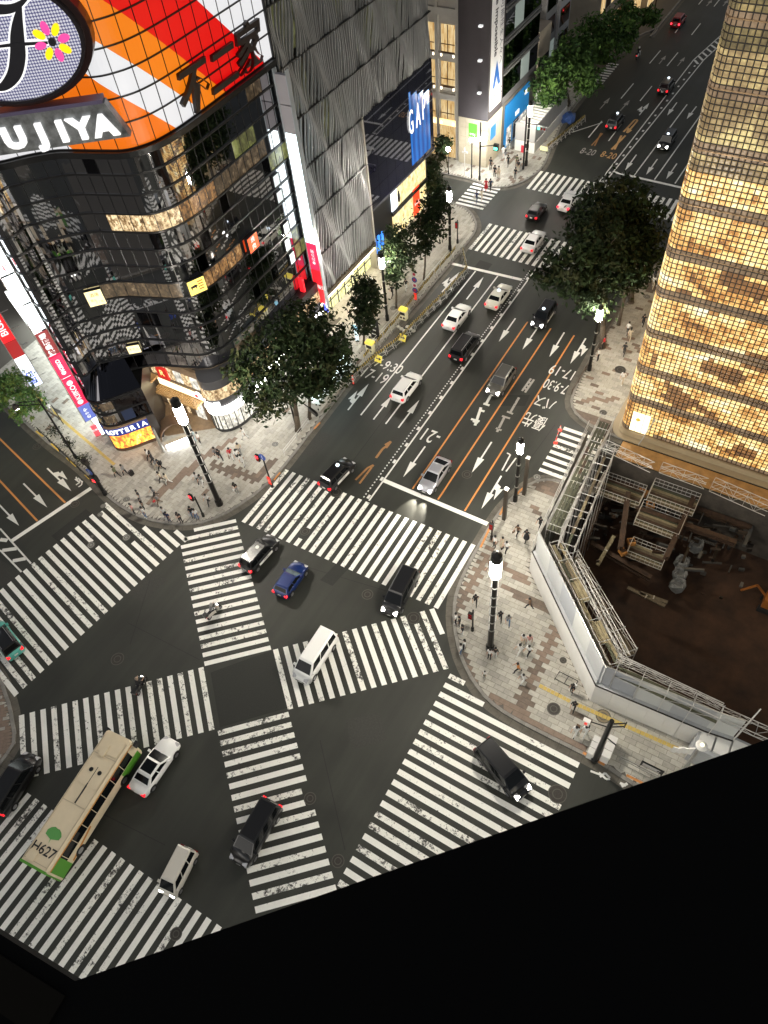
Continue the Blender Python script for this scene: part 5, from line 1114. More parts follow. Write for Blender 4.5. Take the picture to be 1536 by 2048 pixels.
# ================================================================== CONSTRUCTION SITE
BOARDS = [mat('scaffold_plank', (.11, .085, .052), .8, noise=.35, nscale=3), mat('scaffold_board_pale', (.23, .19, .11), .8, noise=.3, nscale=3), mat('scaffold_deck_green', (.06, .062, .036), .8, noise=.3, nscale=2), RUST]
HP = [Vector((-11.0, 35.3)), Vector((-1.6, 26.1)), Vector((6.7, 26.5)), Vector((8.6, 26.75))]
HO = thing('site_hoarding', 'white two tier hoarding bent round the construction pit', 'hoarding', (-3, 27.5, 0))
for a, c in zip(HP[:-1], HP[1:]):
    d = c - a; ln = d.length; d.normalize(); n_ = max(1, round(ln / 1.35))
    for k in range(n_): q = MB(); q.wall(a, d, k * ln / n_ + .006, (k + 1) * ln / n_ - .006, .14, 3.1, -.08, 0); q.build('white_panel', WHITEP, HO)
    q = MB(); q.wall(a, d, 0, ln, 3.1, 3.21, -.06, .02); q.build('cap_rail', DARK, HO)
    n_ = max(1, round(ln / 2.6))
    for k in range(n_): q = MB(); q.wall(a, d, k * ln / n_ + .006, (k + 1) * ln / n_ - .006, 3.2, 6.1, -.42, -.34); q.build('grey_panel', [GREYP, mat('grey_panel_light', (.46, .47, .46), .55), mat('grey_panel_blue', (.30, .315, .34), .55)][(k * 2 + int(ln)) % 3], HO)
    q = MB(); q.wall(a, d, 0, ln, 3.16, 3.2, -.44, -.06); q.build('ledge', GREYP, HO)
    q = MB(); q.tube((*(a + d * 0 + Vector((-d.y, d.x)) * .4), 6.2), (*(c + Vector((-d.y, d.x)) * .4), 6.2), .035, 6); q.build('top_rail', STEEL, HO)
q = MB(); a, c = Vector((8.7, 27.0)), Vector((9.4, 29)); d = (c - a).normalized(); q.wall(a, d, 0, 2, .14, 5.5, -.08, 0); q.build('return_panel', WHITEP, HO)
def scaffold(label, a, c, wd, z, rails=(1.0, .5), bay=1.8, deck=BOARDS[0], legs=True, cross=True, z0=-7):
    """a walkway of boards on tube frames, from a to c, wd wide to the left"""
    S_ = thing('scaffold_walkway', label, 'scaffold', (a.x, a.y, z0)); d = c - a; ln = d.length; d.normalize(); n_ = Vector((-d.y, d.x)); nb_ = max(1, round(ln / bay))
    for k in range(nb_):
        for j in range(max(1, int(wd / .27))):
            if rnd.random() < .12: continue
            o = (j + .5) * wd / max(1, int(wd / .27)); m_ = a + d * (ln * (k + .5) / nb_) + n_ * o
            q = MB(); q.obox(m_, d, ln / nb_ - .02, .24, z - .05 + rnd.uniform(-.01, .01), z); q.build('plank', deck if rnd.random() < .6 else BOARDS[rnd.randrange(4)], S_)
    r = .03
    for sd_ in (0, wd):
        q = MB(); p, e = a + n_ * sd_, c + n_ * sd_
        for h in (0,) + tuple(rails): q.tube((*p, z - .08 + h), (*e, z - .08 + h), r, 5)
        q.build('ledger', STEELP, S_)
        q = MB()
        for k in range(nb_ + 1): t = p.lerp(e, k / nb_); q.tube((*t, z0 if legs else z - .3), (*t, z + max(rails) + .12), r, 5)
        q.build('upright', STEELP, S_)
        if cross:
            q = MB()
            for k in range(nb_): t, u = p.lerp(e, k / nb_), p.lerp(e, (k + 1) / nb_); q.tube((*t, z - .08), (*u, z + max(rails) - .08), .02, 4); 
            q.build('brace', STEELP, S_)
    q = MB()
    for k in range(nb_ + 1): t = a.lerp(c, k / nb_); q.tube((*t, z - .1), (*(t + n_ * wd), z - .1), r, 5); q.tube((*t, z + max(rails) - .08), (*(t + n_ * wd), z + max(rails) - .08), r, 5)
    q.build('transom', STEELP, S_); return S_
rnd.seed(33)
def VG(px, py, z): g = G(px, py, z); return Vector((g.x, g.y))
scaffold('outer scaffold strip along the mesh fence, mostly open frames', Vector((-9.15, 36.8)), Vector((-9.7, 50.8)), 1.3, 5.2, deck=BOARDS[2])
scaffold('boarded scaffold walkway beside the open pit', VG(1115, 1095, 5.6), VG(1195, 908, 5.6), -1.4, 5.6, deck=BOARDS[0])
a1, a2 = VG(1098, 1092, 5.4), VG(1218, 1335, 5.4); scaffold('long boarded walkway behind the slanting white hoarding', a1, a2, 1.1, 5.4, deck=BOARDS[1], rails=(.55,), z0=-3)
a1, a2 = VG(1128, 1122, 4.6), VG(1242, 1318, 4.6); scaffold('inner walkway with steel trusses above the dark pit', a1, a2, 1.2, 4.6, deck=BOARDS[0], rails=(1.0, .5))
a1, a2 = VG(1228, 1352, 5.4), VG(1432, 1448, 5.4); scaffold('walkway behind the right hand run of hoarding', a1, a2, 1.0, 5.4, deck=BOARDS[2], rails=(1.1,), z0=-3)
MF = thing('mesh_fence', 'grey mesh fence panels along the construction site by the pavement', 'fence', (-11.2, 43, 0))
MESHM = mat('site_mesh', (.17, .17, .16), .8)
for k in range(8):
    y0 = 35.5 + k * 1.94; q = MB(); x = -11.0 - .065 * (y0 - 35.4); q.box(x - .03, x, y0 + .02, y0 + 1.92, .14, 3.0); q.build('panel', MESHM, MF); q = MB(); q.tube((x, y0, .12), (x, y0, 4.6), .04, 6); q.build('post', STEELP, MF)
q = MB()
for z in (3.05, 3.8, 4.55): q.tube((-11.0, 35.5, z), (-12.0, 51, z), .03, 5)
q.build('rail', STEELP, MF)
def truss(label, a, c, z, h=.9, dep=.6, bay=1.0, name='steel_truss', lean=0):
    T_ = thing(name, label, 'truss', (a.x, a.y, z)); d = c - a; ln = d.length; d.normalize(); n_ = Vector((-d.y, d.x)); nb_ = int(ln / bay)
    q = MB(); w_ = MB()
    for o, zz in ((0, z), (0, z + h), (dep, z), (dep, z + h)): q.tube((*(a + n_ * o), zz), (*(c + n_ * o), zz), .035, 5)
    for k in range(nb_):
        p, e = a + d * (ln * k / nb_), a + d * (ln * (k + 1) / nb_)
        for o in (0, dep): w_.tube((*(p + n_ * o), z + (h if k % 2 else 0)), (*(e + n_ * o), z + (0 if k % 2 else h)), .02, 4); w_.tube((*(p + n_ * o), z), (*(p + n_ * o), z + h), .02, 4)
        w_.tube((*p, z + h), (*(e + n_ * dep), z + h), .02, 4); w_.tube((*p, z + h), (*(p + n_ * dep), z + h), .02, 4)
    q.build('chord', STEELP, T_); w_.build('lattice', STEELP, T_); return T_
truss('white tube truss along the alley edge, nearest the mesh fence', VG(1205, 900, 2.5), VG(1300, 945, 2.5), 2.5)
truss('white tube truss in the middle of the alley edge', VG(1318, 945, 2.2), VG(1408, 978, 2.2), 2.2)
truss('white tube truss at the right end of the alley edge', VG(1418, 982, 1.5), VG(1530, 1032, 1.5), 1.5, 1.4)
truss('slanting tube truss hanging over the dark pit side of the walkway', VG(1150, 1130, 5.2), VG(1250, 1322, 5.2), 5.2, .8, .3)
truss('double lattice rail leading off past the right end of the hoarding', VG(1436, 1440, 5), VG(1580, 1505, 5), 5, .5, .9)
truss('long lattice guard rail behind the right hoarding', VG(1232, 1322, 5.9), VG(1440, 1420, 5.9), 5.9, .9, .15, 1.8)
def beam(label, a, c, z, w_=.5, h=.5, m_=RUST):
    B_ = thing('steel_beam', label, 'beam', (a.x, a.y, z)); d = c - a; ln = d.length; d.normalize()
    q = MB(); q.wall(a, d, 0, ln, z, z + .06, -w_ / 2, w_ / 2); q.wall(a, d, 0, ln, z + h, z + h + .06, -w_ / 2, w_ / 2); q.build('flange', m_, B_); q = MB(); q.wall(a, d, 0, ln, z + .06, z + h, -.03, .03); q.build('web', m_, B_)
for i, (p, e, z) in enumerate([((1255, 990), (1240, 1100), -2), ((1390, 990), (1330, 1120), -2), ((1215, 960), (1500, 1060), -3), ((1180, 1090), (1300, 1160), -4), ((1270, 1020), (1470, 1090), -2.4), ((1160, 1110), (1210, 985), -3)]):
    beam('rusty steel beam across the pit, ' + ['short one beside the deck cages', 'between the two cage decks', 'long one nearest the alley', 'low one by the loose planks', 'second one from the alley', 'along the walkway side'][i], VG(*p, z), VG(*e, z), z)
def deck_cage(label, px, z, L_, W_, e=(.93, .36)):
    D_ = thing('tube_cage', label, 'scaffold cage', (*VG(*px, z), z)); c = VG(*px, z); ee = Vector((1, 0)); q = MB()
    for h in (0, .5, 1.0):
        for o in (-W_ / 2, W_ / 2): q.tube((c.x - L_ / 2, c.y + o, z + h), (c.x + L_ / 2, c.y + o, z + h), .03, 5)
        for o in (-L_ / 2, L_ / 2): q.tube((c.x + o, c.y - W_ / 2, z + h), (c.x + o, c.y + W_ / 2, z + h), .03, 5)
    q.build('rail', STEELP, D_); q = MB()
    for k in range(int(L_ / .45) + 1):
        for o in (-W_ / 2, W_ / 2): q.tube((c.x - L_ / 2 + k * .45, c.y + o, z), (c.x - L_ / 2 + k * .45, c.y + o, z + 1.0), .02, 4)
    q.build('upright', STEELP, D_)
    for k in range(int(W_ / .3)): q = MB(); q.box(c.x - L_ / 2, c.x + L_ / 2, c.y - W_ / 2 + k * .3, c.y - W_ / 2 + k * .3 + .26, z - .06, z); q.build('plank', BOARDS[k % 4], D_)
deck_cage('tube railed platform in the pit nearest the alley', (1345, 1000), -1.5, 4.5, 2.2); deck_cage('tube railed platform in the middle of the pit', (1318, 1045), -2, 4.2, 2.6); deck_cage('small tube railed platform lower in the pit', (1292, 1112), -3, 3.4, 1.8)
deck_cage('shadowed platform at the walkway end of the pit', (1240, 985), -2, 4.4, 2.4)
rnd.seed(8)
q = MB()
for k in range(260):
    px = rnd.uniform(1175, 1500); py = rnd.gauss(1030, 45) + (px - 1300) * .2
    z = rnd.uniform(-6.9, -4.5) if rnd.random() < .6 else -3; c = VG(px, py, z)
    if not inside(c, PIT): continue
    a_ = rnd.choice((0, PI / 2, .35, .1)) + rnd.uniform(-.06, .06); L_ = rnd.choice([.3, .5, .9, 1.8]); q.obox(c, (math.cos(a_), math.sin(a_)), L_, rnd.uniform(.06, .3), z, z + rnd.uniform(.08, .5), rnd.randrange(5))
tag(q.build('site_debris', [mat('debris_dark_rust', (.045, .022, .01), .85), mat('debris_grey', (.05, .045, .038), .85), DARK, mat('debris_board', (.045, .03, .018), .85), mat('debris_tube', (.10, .10, .095), .5, .4)], None), 'loose timber, tubes and rubble lying on the floor of the construction pit', 'debris', kind='stuff')
for i, px in enumerate([(1367, 1120), (1362, 1143), (1358, 1165), (1395, 1085)]):
    B_ = thing('bulk_bag', ['grey white bulk bag, topmost of the column in the pit', 'grey white bulk bag, second in the column in the pit', 'open pale bulk bag at the near end of the column in the pit', 'pale bulk bag by the beam end deeper in the pit'][i], 'bag', (*VG(*px, -5), -5.5)); c = VG(*px, -4.5)
    q = MB(); q.lathe((c.x, c.y, -5.6), [(.6, 0), (.72, .3), (.7, .8), (.62, 1.1), (.45, 1.12), (.4, .8)], 9); q.v = [(x + rnd.uniform(-.08, .08), y + rnd.uniform(-.08, .08), z) for x, y, z in q.v]; q.build('sack', mat('bag_fabric', (.20, .20, .19), .9, noise=.25, nscale=4), B_)
    q = MB(); [q.path([(c.x + .5 * x, c.y + .5 * y, -4.5), (c.x + .3 * x, c.y + .3 * y, -4.15)], .03, 4) for x in (-1, 1) for y in (-1, 1)]; q.build('strap', STEEL, B_)
EX = thing('small_digger', 'small orange digger half seen at the right edge of the pit', 'digger', (*VG(1535, 1205, -6), -7)); c = VG(1545, 1205, -6)
OR_ = mat('digger_orange', (.30, .10, .015), .6); q = MB(); q.box(c.x - .8, c.x + .8, c.y - .7, c.y + .7, -6.4, -5.2); q.build('body', OR_, EX); q = MB(); q.box(c.x - 1, c.x + 1, c.y - .9, c.y - .5, -7, -6.4); q.box(c.x - 1, c.x + 1, c.y + .5, c.y + .9, -7, -6.4); q.build('track', RUBBER, EX); q = MB(); q.box(c.x - .1, c.x + .8, c.y - .5, c.y + .5, -5.2, -4.2); q.build('cab', CARGL, EX); q = MB(); q.path([(c.x - .8, c.y, -5.4), (c.x - 1.9, c.y, -4.3), (c.x - 2.9, c.y, -6)], .12, 6); q.build('boom', OR_, EX)
for i, px in enumerate([(1285, 987), (1300, 1012), (1262, 1085), (1245, 1105)]):
    c = VG(*px, -2.5); q = MB(); a_ = .3 * i; q.obox(c, (math.cos(a_), math.sin(a_)), .9 - .1 * i, .7, -2.6, -2.2); T_ = q.build('equipment_box', mat('equipment_orange', (.45, .2, .05), .6)); tag(T_, ['orange equipment box by the alley side platform', 'orange equipment box beside the middle platform', 'dull orange box in the dark of the pit', 'dull orange box lowest in the pit'][i], 'box')
    q = MB(); q.obox(c, (math.cos(a_), math.sin(a_)), .5, .3, -2.2, -2.12); q.build('lid', RUST, T_)
for i, (p, e) in enumerate([((1195, 1130), (1228, 1072)), ((1280, 1185), (1335, 1205)), ((1255, 1175), (1330, 1212))]):
    a, c = VG(*p, -3), VG(*e, -3); d = (c - a); q = MB(); ln = d.length; q.obox((a + c) / 2, d.normalized(), ln, .35, -3.1, -2.95); T_ = q.build('timber_baulk', BOARDS[1] if i == 0 else BOARDS[0]); tag(T_, ['pale timber baulk leaning beside the walkway', 'pale beam lying low in the pit', 'long grey beam under the pale one in the pit'][i], 'beam'); q = MB(); q.obox((a + c) / 2, d.normalized(), .12, .37, -3.12, -2.93); q.build('strap', STEEL, T_)

# ================================================================== STREET FURNITURE
def lamp_post(px, h, label, big=False):
    p = G(*px); k = h / 15.0 if big else h / 9.0; r = .25 if big else .16
    S_ = thing('street_lamp', label, 'street lamp', (p.x, p.y, .13), group='lantern street lamps'); pm = mat('lamp_pole_black', (.014, .013, .012), .35, .5)
    ll, lr = (2.0, .42) if big else (1.35, .30); top = h - (.9 if big else .5)
    q = MB(); q.lathe((p.x, p.y, .13), [(r * 1.5, 0), (r * 1.5, .7), (r * 1.1, .9), (r, top - ll - .2)], 10); q.build('pole', pm, S_)
    nr = 7 if big else 4
    for i in range(nr):
        z = (top - ll) * (.32 + .66 * i / (nr - 1))
        q = MB(); q.lathe((p.x, p.y, z), [(r * 1.25, 0), (r * 1.25, .12)], 10); q.build('ring', STEEL, S_)
        if i < nr - 1 and big:
            q = MB(); zz = (top - ll) * (.32 + .66 * (i + .5) / (nr - 1))
            for a in range(3): q.box(p.x + r * math.cos(a * 2.1) - .03, p.x + r * math.cos(a * 2.1) + .03, p.y + r * math.sin(a * 2.1) - .03, p.y + r * math.sin(a * 2.1) + .03, zz - .45, zz + .45)
            q.build('glint_bar', glow('glint_warm', (1, .95, .85), .4), S_)  # glowing bars paint the glints on the pole
    q = MB(); q.lathe((p.x, p.y, top - ll), [(lr * .9, 0), (lr, .1), (lr, ll - .1), (lr * .9, ll)], 12); q.build('lantern', LAMP, S_)
    q = MB()
    for a in range(6): x, y = p.x + lr * 1.03 * math.cos(a * PI / 3), p.y + lr * 1.03 * math.sin(a * PI / 3); q.box(x - .015, x + .015, y - .015, y + .015, top - ll, top)
    q.build('lantern_frame', pm, S_)
    q = MB(); q.lathe((p.x, p.y, top), [(lr * 1.02, 0), (lr * 1.04, .1), (lr * .95, (h - top) * .8), (lr * .4, h - top), (.03, h - top + .2)], 12); q.build('cap', pm, S_)
    return S_
lamp_post((440, 1010), 15.2, 'tall lantern lamp post on the wide pavement in front of the dark glass building', True)
lamp_post((980, 1300), 15.1, 'tall lantern lamp post on the pavement beside the white hoarding', True)
lamp_post((1030, 1003), 9.2, 'lantern lamp post at the kerb near the stop line, across the road from the taxi')
lamp_post((1178, 742), 9.0, 'lantern lamp post under the big dark tree by the glass block building')
lamp_post((900, 503), 9.1, 'lantern lamp post between the street tree and the curved kerb by the far crossing')
lamp_post((775, 642), 9.5, 'lantern lamp post beside the kerb in front of the louvred building')
lamp_post((1052, 333), 9.2, 'lantern lamp post in front of the white construction shed')
def simple_post(px, h, label, cat, r=.09, base_r=.16, name='signal_pole', m_=BLACK):
    p = G(*px); S_ = thing(name, label, cat, (p.x, p.y, .13)); q = MB(); q.lathe((p.x, p.y, .13), [(base_r, 0), (base_r, .5), (r, .6), (r * .8, h)], 8); q.build('pole', m_, S_); return S_, p
SIGR = glow('signal_red', (1, .02, .03), 3); SIGG = glow('signal_green', (.1, 1, .6), 3)
def ped_signal(S_, p, z, m_, dx=.0, dy=-.22):
    q = MB(); q.box(p.x + dx - .2, p.x + dx + .2, p.y + dy - .12, p.y + dy + .12, z - .45, z + .45); q.build('signal_head', BLACK, S_)
    for o in (-.12, .12):
        for zz, mm in ((z + .2, m_), (z - .2, TAILD)): q = MB(); q.box(p.x + dx - .15, p.x + dx + .15, p.y + dy + (-.135 if o < 0 else .121), p.y + dy + (-.121 if o < 0 else .135), zz - .16, zz + .16); q.build('lens', mm, S_)
    q = MB(); q.box(p.x + dx - .145, p.x + dx + .0, p.y + dy - .1, p.y + dy + .1, z + .451, z + .47); q.build('visor', BLACK, S_)
    q = MB(); q.tube((p.x, p.y, z), (p.x + dx, p.y + dy, z), .04, 5); q.build('arm', BLACK, S_)
for px, h, lab, dx, dy, mm in [((408, 1034), 3.2, 'pedestrian signal showing red at the curved kerb by the tall lamp', -.75, .1, SIGR), ((545, 975), 5.0, 'signal pole with blue round sign and red plate near the big tree', -.6, -.1, SIGR), ((945, 1262), 3.6, 'pedestrian signal on the rounded corner pavement beside the tall lamp', -.1, -.25, TAILD), ((983, 1080), 3.0, 'white topped signal post at the kerb by the stop line end', .0, -.2, TAILD), ((915, 488), 3.4, 'pedestrian signal on the far rounded corner by the lamp', .0, -.2, TAILD)]:
    S_, p = simple_post(px, h, lab, 'traffic signal'); ped_signal(S_, p, h - .5, mm, dx, dy)
    if h == 5.0:
        q = MB(); q.tube((p.x + .1, p.y - .12, 5.0), (p.x + .1, p.y - .16, 5.0), .42, 16); q.build('round_sign', mat('sign_blue', (.02, .06, .28), .4), S_); q = MB(); q.box(p.x + .06, p.x + .14, p.y - .17, p.y - .162, 4.75, 5.25); q.build('arrow_mark', WHITEP, S_)
        q = MB(); q.box(p.x - .2, p.x + .2, p.y - .16, p.y - .12, .7, 1.9); q.build('red_plate', glow('plate_red', (.9, .05, .03), .5), S_)
        text_at('plate_lettering', '止\nまれ', .3, (p.x, p.y - .17, 1.3), (1, 0, 0), (0, 0, 1), WHITEP, S_, ext=.002)
S_, p = simple_post((594, 860), 6.4, 'dark traffic signal mast with a long arm beside the big tree trunk', 'traffic signal', .11); 
q = MB(); e = p + Vector((5.0, -1.6)); q.tube((p.x, p.y, 5.9), (e.x, e.y, 6.2), .07, 6); q.build('arm', BLACK, S_)
q = MB(); d = (e - p).normalized()
q.obox(e - d * .8, d, 1.25, .25, 5.8, 6.25); q.build('signal_head', BLACK, S_)
for k, mm in enumerate((SIGG, TAILD, TAILD)): q = MB(); c = e - d * (1.2 - .4 * k) + Vector((-d.y, d.x)) * .13; q.tube((c.x, c.y, 6.03), (c.x - d.y * .03, c.y + d.x * .03, 6.03), .15, 10); q.build('lens', mm, S_)
# far corner signals
S_, p = simple_post((959, 361), 8.2, 'tall black signal mast at the far corner by the stone base', 'traffic signal', .13, .18)
q = MB(); q.tube((p.x, p.y, 5.0), (p.x + 1.9, p.y + 1.2, 5.0), .06, 6); q.build('arm', BLACK, S_); q = MB(); q.box(p.x + 1.6, p.x + 2.3, p.y + .9, p.y + 1.3, 4.3, 5.2); q.build('signal_head', BLACK, S_); q = MB(); q.box(p.x + 1.7, p.x + 2.2, p.y + .88, p.y + .9, 4.45, 4.8); q.build('lens', SIGG, S_)
S_, p = simple_post((1046, 340), 8.4, 'tall black signal mast in front of the white construction shed', 'traffic signal', .14, .18)
q = MB(); q.tube((p.x, p.y, 6.8), (p.x + 2.9, p.y + .3, 6.7), .06, 6); q.build('arm', BLACK, S_); q = MB(); q.box(p.x + 1.6, p.x + 3.0, p.y + .1, p.y + .35, 6.1, 6.6); q.build('signal_head', mat('signal_grey', (.3, .3, .3), .5), S_)
for k in range(3): q = MB(); q.tube((p.x + 1.85 + k * .42, p.y + .1, 6.35), (p.x + 1.85 + k * .42, p.y + .06, 6.35), .17, 10); q.build('lens', SIGG if k == 0 else TAILD, S_)
q = MB(); q.box(p.x - .5, p.x - .1, p.y - .1, p.y, 2.6, 3.6); q.build('red_sign', mat('no_entry_red', (.5, .03, .05), .4, emit=(.6, .03, .06), es=.3), S_)
S_, p = simple_post((943, 358), 6.2, 'black post carrying a white panel lamp by the stone base', 'street lamp', .09, .12, 'panel_lamp'); q = MB(); q.obox((p.x + .7, p.y + .5), (.8, .6), 2.4, .7, 5.6, 5.8); q.build('lamp_head', glow('panel_light', (1, 1, .97), 90), S_)
S_, p = simple_post((929, 353), 4.2, 'slim pale pole sign at the alley corner', 'sign', .07, .08, 'pole_sign', WHITEP); q = MB(); q.box(p.x - .4, p.x + .5, p.y - .05, p.y + .05, 3.5, 3.75); q.build('name_plate', WHITEP, S_)
S_, p = simple_post((897, 350), 3.6, 'short lamp post with a round white globe at the alley kerb', 'street lamp', .06, .1, 'globe_lamp'); q = MB(); q.lathe((p.x, p.y, 3.5), [(.05, 0), (.26, .15), (.32, .35), (.25, .56), (.05, .68)], 12); q.build('globe', glow('globe_white', (1, .97, .9), 60), S_)
# left street: arm lamp, big pole with round sign, small finger posts
S_, p = simple_post((153, 917), 9.0, 'slender black lamp post with a ladder shaped arm over the left road', 'street lamp', .13, .2, 'arm_lamp')
tp = V(67, 777, 0); zt = zx(p, 67, 777); c0 = VG(62, 775, zt - .3); c1_ = VG(24, 802, zt - .6)
q = MB(); dd = Vector((-2.4, -1.3)).normalized(); 
for h in (0, .5): q.tube((p.x, p.y, 8.4 + h), (p.x + dd.x * 2.6, p.y + dd.y * 2.6, 8.3 + h * .8), .045, 5)
for k in range(8): q.tube((p.x + dd.x * .3 * k, p.y + dd.y * .3 * k, 8.4), (p.x + dd.x * .3 * k, p.y + dd.y * .3 * k, 8.85), .025, 4)
q.build('arm', BLACK, S_); q = MB(); q.lathe((p.x + dd.x * 2.9, p.y + dd.y * 2.9, 7.95), [(.3, 0), (.38, .2), (.2, .5), (.05, .6)], 10); q.build('lamp_hood', DARK, S_); q = MB(); q.lathe((p.x + dd.x * 2.9, p.y + dd.y * 2.9, 7.85), [(.2, 0), (.28, .1)], 10); q.build('lamp', glow('lamp_warm', (1, .85, .5), 160), S_)
S_, p = simple_post((212, 990), 5.6, 'thick dark signal pole with a round blue sign on the left corner', 'traffic signal', .2, .26)
q = MB(); q.tube((p.x + .15, p.y - .25, 4.2), (p.x + .15, p.y - .30, 4.2), .42, 16); q.build('round_sign', MATS['sign_blue'], S_); q = MB(); q.box(p.x + .1, p.x + .2, p.y - .31, p.y - .302, 3.95, 4.45); q.build('arrow_mark', WHITEP, S_)
q = MB(); q.box(p.x - .3, p.x + .4, p.y - .35, p.y + .1, 2.5, 3.4); q.build('signal_head', BLACK, S_); q = MB(); q.box(p.x - .1, p.x + .25, p.y - .37, p.y - .352, 2.6, 2.95); q.build('lens', SIGR, S_); q = MB(); q.box(p.x - .35, p.x + .3, p.y - .2, p.y + .2, 5.0, 5.6); q.build('cap_box', DARK, S_)
SFP = thing('finger_post', 'slim finger post with small boards on the left pavement', 'sign', (*G(128, 850), .14)); p = G(128, 850); q = MB(); q.tube((p.x, p.y, .14), (p.x, p.y, 3.2), .05, 6); q.build('pole', DARK, SFP); q = MB(); q.box(p.x - .1, p.x + 1.2, p.y - .04, p.y + .04, 2.6, 2.85); q.box(p.x - .1, p.x + 1.0, p.y - .04, p.y + .04, 2.2, 2.45); q.build('board', GREY, SFP)
# right hand near corner: leaning signal pole with cabinets
S_, p = simple_post((1188, 1522), 8.3, 'thick dark signal pole with side brackets on the right corner pavement', 'traffic signal', .22, .3)
for z, dx in ((7.2, -1.5), (5.5, .9)): q = MB(); q.tube((p.x, p.y, z), (p.x + dx, p.y - .25, z), .05, 5); q.build('bracket', BLACK, S_)
q = MB(); q.box(p.x - 1.75, p.x - 1.25, p.y - .5, p.y - .2, 6.9, 7.5); q.build('ped_sign', WHITEP, S_); q = MB(); q.box(p.x - 1.6, p.x - 1.4, p.y - .52, p.y - .502, 7.0, 7.4); q.build('red_mark', MATS['plate_red'], S_)
q = MB(); q.tube((p.x, p.y, 7.9), (p.x + .9, p.y + .5, 8.0), .05, 5); q.tube((p.x, p.y, 7.3), (p.x + .9, p.y + .5, 7.4), .05, 5); q.tube((p.x + .9, p.y + .5, 7.2), (p.x + .9, p.y + .5, 8.2), .05, 5); q.build('bracket_frame', BLACK, S_)
def cabinet(px, label, L_, W_, h, n_=3):
    p = G(*px); S_ = thing('service_cabinet', label, 'cabinet', (p.x, p.y, .14)); q = MB(); q.box(p.x - W_ / 2, p.x + W_ / 2, p.y - L_ / 2, p.y + L_ / 2, .14, h); q.build('body', WHITEP, S_)
    for k in range(n_): q = MB(); y = p.y - L_ / 2 + k * L_ / n_; q.box(p.x - W_ / 2 - .03, p.x + W_ / 2 + .03, y + .02, y + L_ / n_ - .02, h, h + .08); q.build('lid', WHITEP, S_)
    q = MB(); q.box(p.x - W_ / 2 - .02, p.x - W_ / 2, p.y - L_ / 2 + .05, p.y + L_ / 2 - .05, .3, h - .1); q.build('door', GREYP, S_)
cabinet((1188, 1503), 'pale grey service cabinet left of the thick signal pole', 1.6, .8, 1.2); cabinet((1214, 1505), 'white service cabinet right of the thick signal pole', 1.9, .6, 1.3)
def square_post(px, h, label):
    p = G(*px); S_ = thing('marker_post', label, 'post', (p.x, p.y, .14)); q = MB(); q.box(p.x - .16, p.x + .16, p.y - .16, p.y + .16, .14, h); q.build('shaft', mat('post_bronze', (.05, .04, .03), .5, .3), S_); q = MB(); q.box(p.x - .19, p.x + .19, p.y - .19, p.y + .19, h, h + .08); q.build('cap', STEEL, S_)
square_post((1048, 990), 5.6, 'square dark post at the kerb right of the lantern lamp'); square_post((1008, 1040), 4.8, 'square dark post at the kerb below the lantern lamp')
# white globe lamp at the far right of the hoarding, hat lamp
S_, p = simple_post((1352, 1558), 7.4, 'pole with a round white hood at the right end of the hoarding', 'street lamp', .14, .25, 'hooded_lamp', STEEL); q = MB(); q.lathe((p.x, p.y, 7.3), [(.36, 0), (.4, .1), (.28, .22), (.08, .3)], 16); q.build('hood', WHITEP, S_); q = MB(); q.lathe((p.x, p.y, 7.61), [(.14, 0), (.1, .05)], 12); q.build('beacon', glow('hood_light', (1, .95, .6), 1.5), S_)
FLG = thing('folded_banner', 'folded white cloth banner hanging on the pole at the right of the hoarding', 'banner', (p.x, p.y, 5)); q = MB()
for k in range(4): q.add([(p.x - .2 - .3 * k, p.y - .1 * (k % 2), 6.6 - .35 * k), (p.x - .5 - .3 * k, p.y - .1 * ((k + 1) % 2), 6.2 - .35 * k), (p.x - .5 - .3 * k, p.y + .1, 4.9 - .3 * k), (p.x - .2 - .3 * k, p.y, 5.2 - .3 * k), (p.x - .2 - .3 * k, p.y + .06 - .1 * (k % 2), 6.6 - .35 * k), (p.x - .5 - .3 * k, p.y + .06, 6.2 - .35 * k)], [(0, 1, 2, 3), (0, 4, 5, 1)])
q.build('cloth', WHITEP, FLG)
VB = thing('vent_housing', 'white slatted roof housing at the right end of the hoarding', 'vent', (*G(1450, 1500, 3), 0)); c = G(1450, 1490, 3.2)
for k in range(3): q = MB(); q.box(c.x - 1.7 + k * 1.1, c.x - .75 + k * 1.1, c.y - .8, c.y + .8, 2.9, 3.1); q.build('panel', WHITEP, VB)
q = MB(); q.box(c.x - 1.9, c.x + 1.7, c.y - 1.1, c.y + 1.1, .14, 2.85); q.build('body', GREYP, VB)
# kerb rails
def rail(label, pts, h=.8, name='guard_rail', m_=STEEL):
    S_ = thing(name, label, 'railing', (*pts[0][:2], .14)); q = MB(); z = .14
    for hh in (h, h * .55): q.path([(p.x, p.y, z + hh) for p in pts], .035, 5)
    q.build('rail', m_, S_)
    for a, c in zip(pts[:-1], pts[1:]):
        n_ = max(1, int((c - a).length / 2)); 
        for k in range(n_ + 1): t = a.lerp(c, k / n_); q = MB(); q.tube((t.x, t.y, z), (t.x, t.y, z + h), .04, 5); q.build('post', m_, S_)
PW_ = mat('rail_white', (.6, .6, .58), .5)
rail('white pipe guard rail along the kerb behind the roadworks', [Vector((-40.0, 54.5)), Vector((-39.9, 64)), Vector((-40.0, 75))], .9, m_=PW_)
rail('white guard rail at the kerb by the big tree', [Vector((-39.6, 36.5)), Vector((-39.8, 41.5))], .9, m_=PW_)
rail('tube guard rail on the right corner pavement by the cabinets', [G(1238, 1522), G(1330, 1570)], .9); rail('dark railing along the left kerb with planting behind', [G(82, 868), G(205, 985)], 1.0, m_=BLACK)
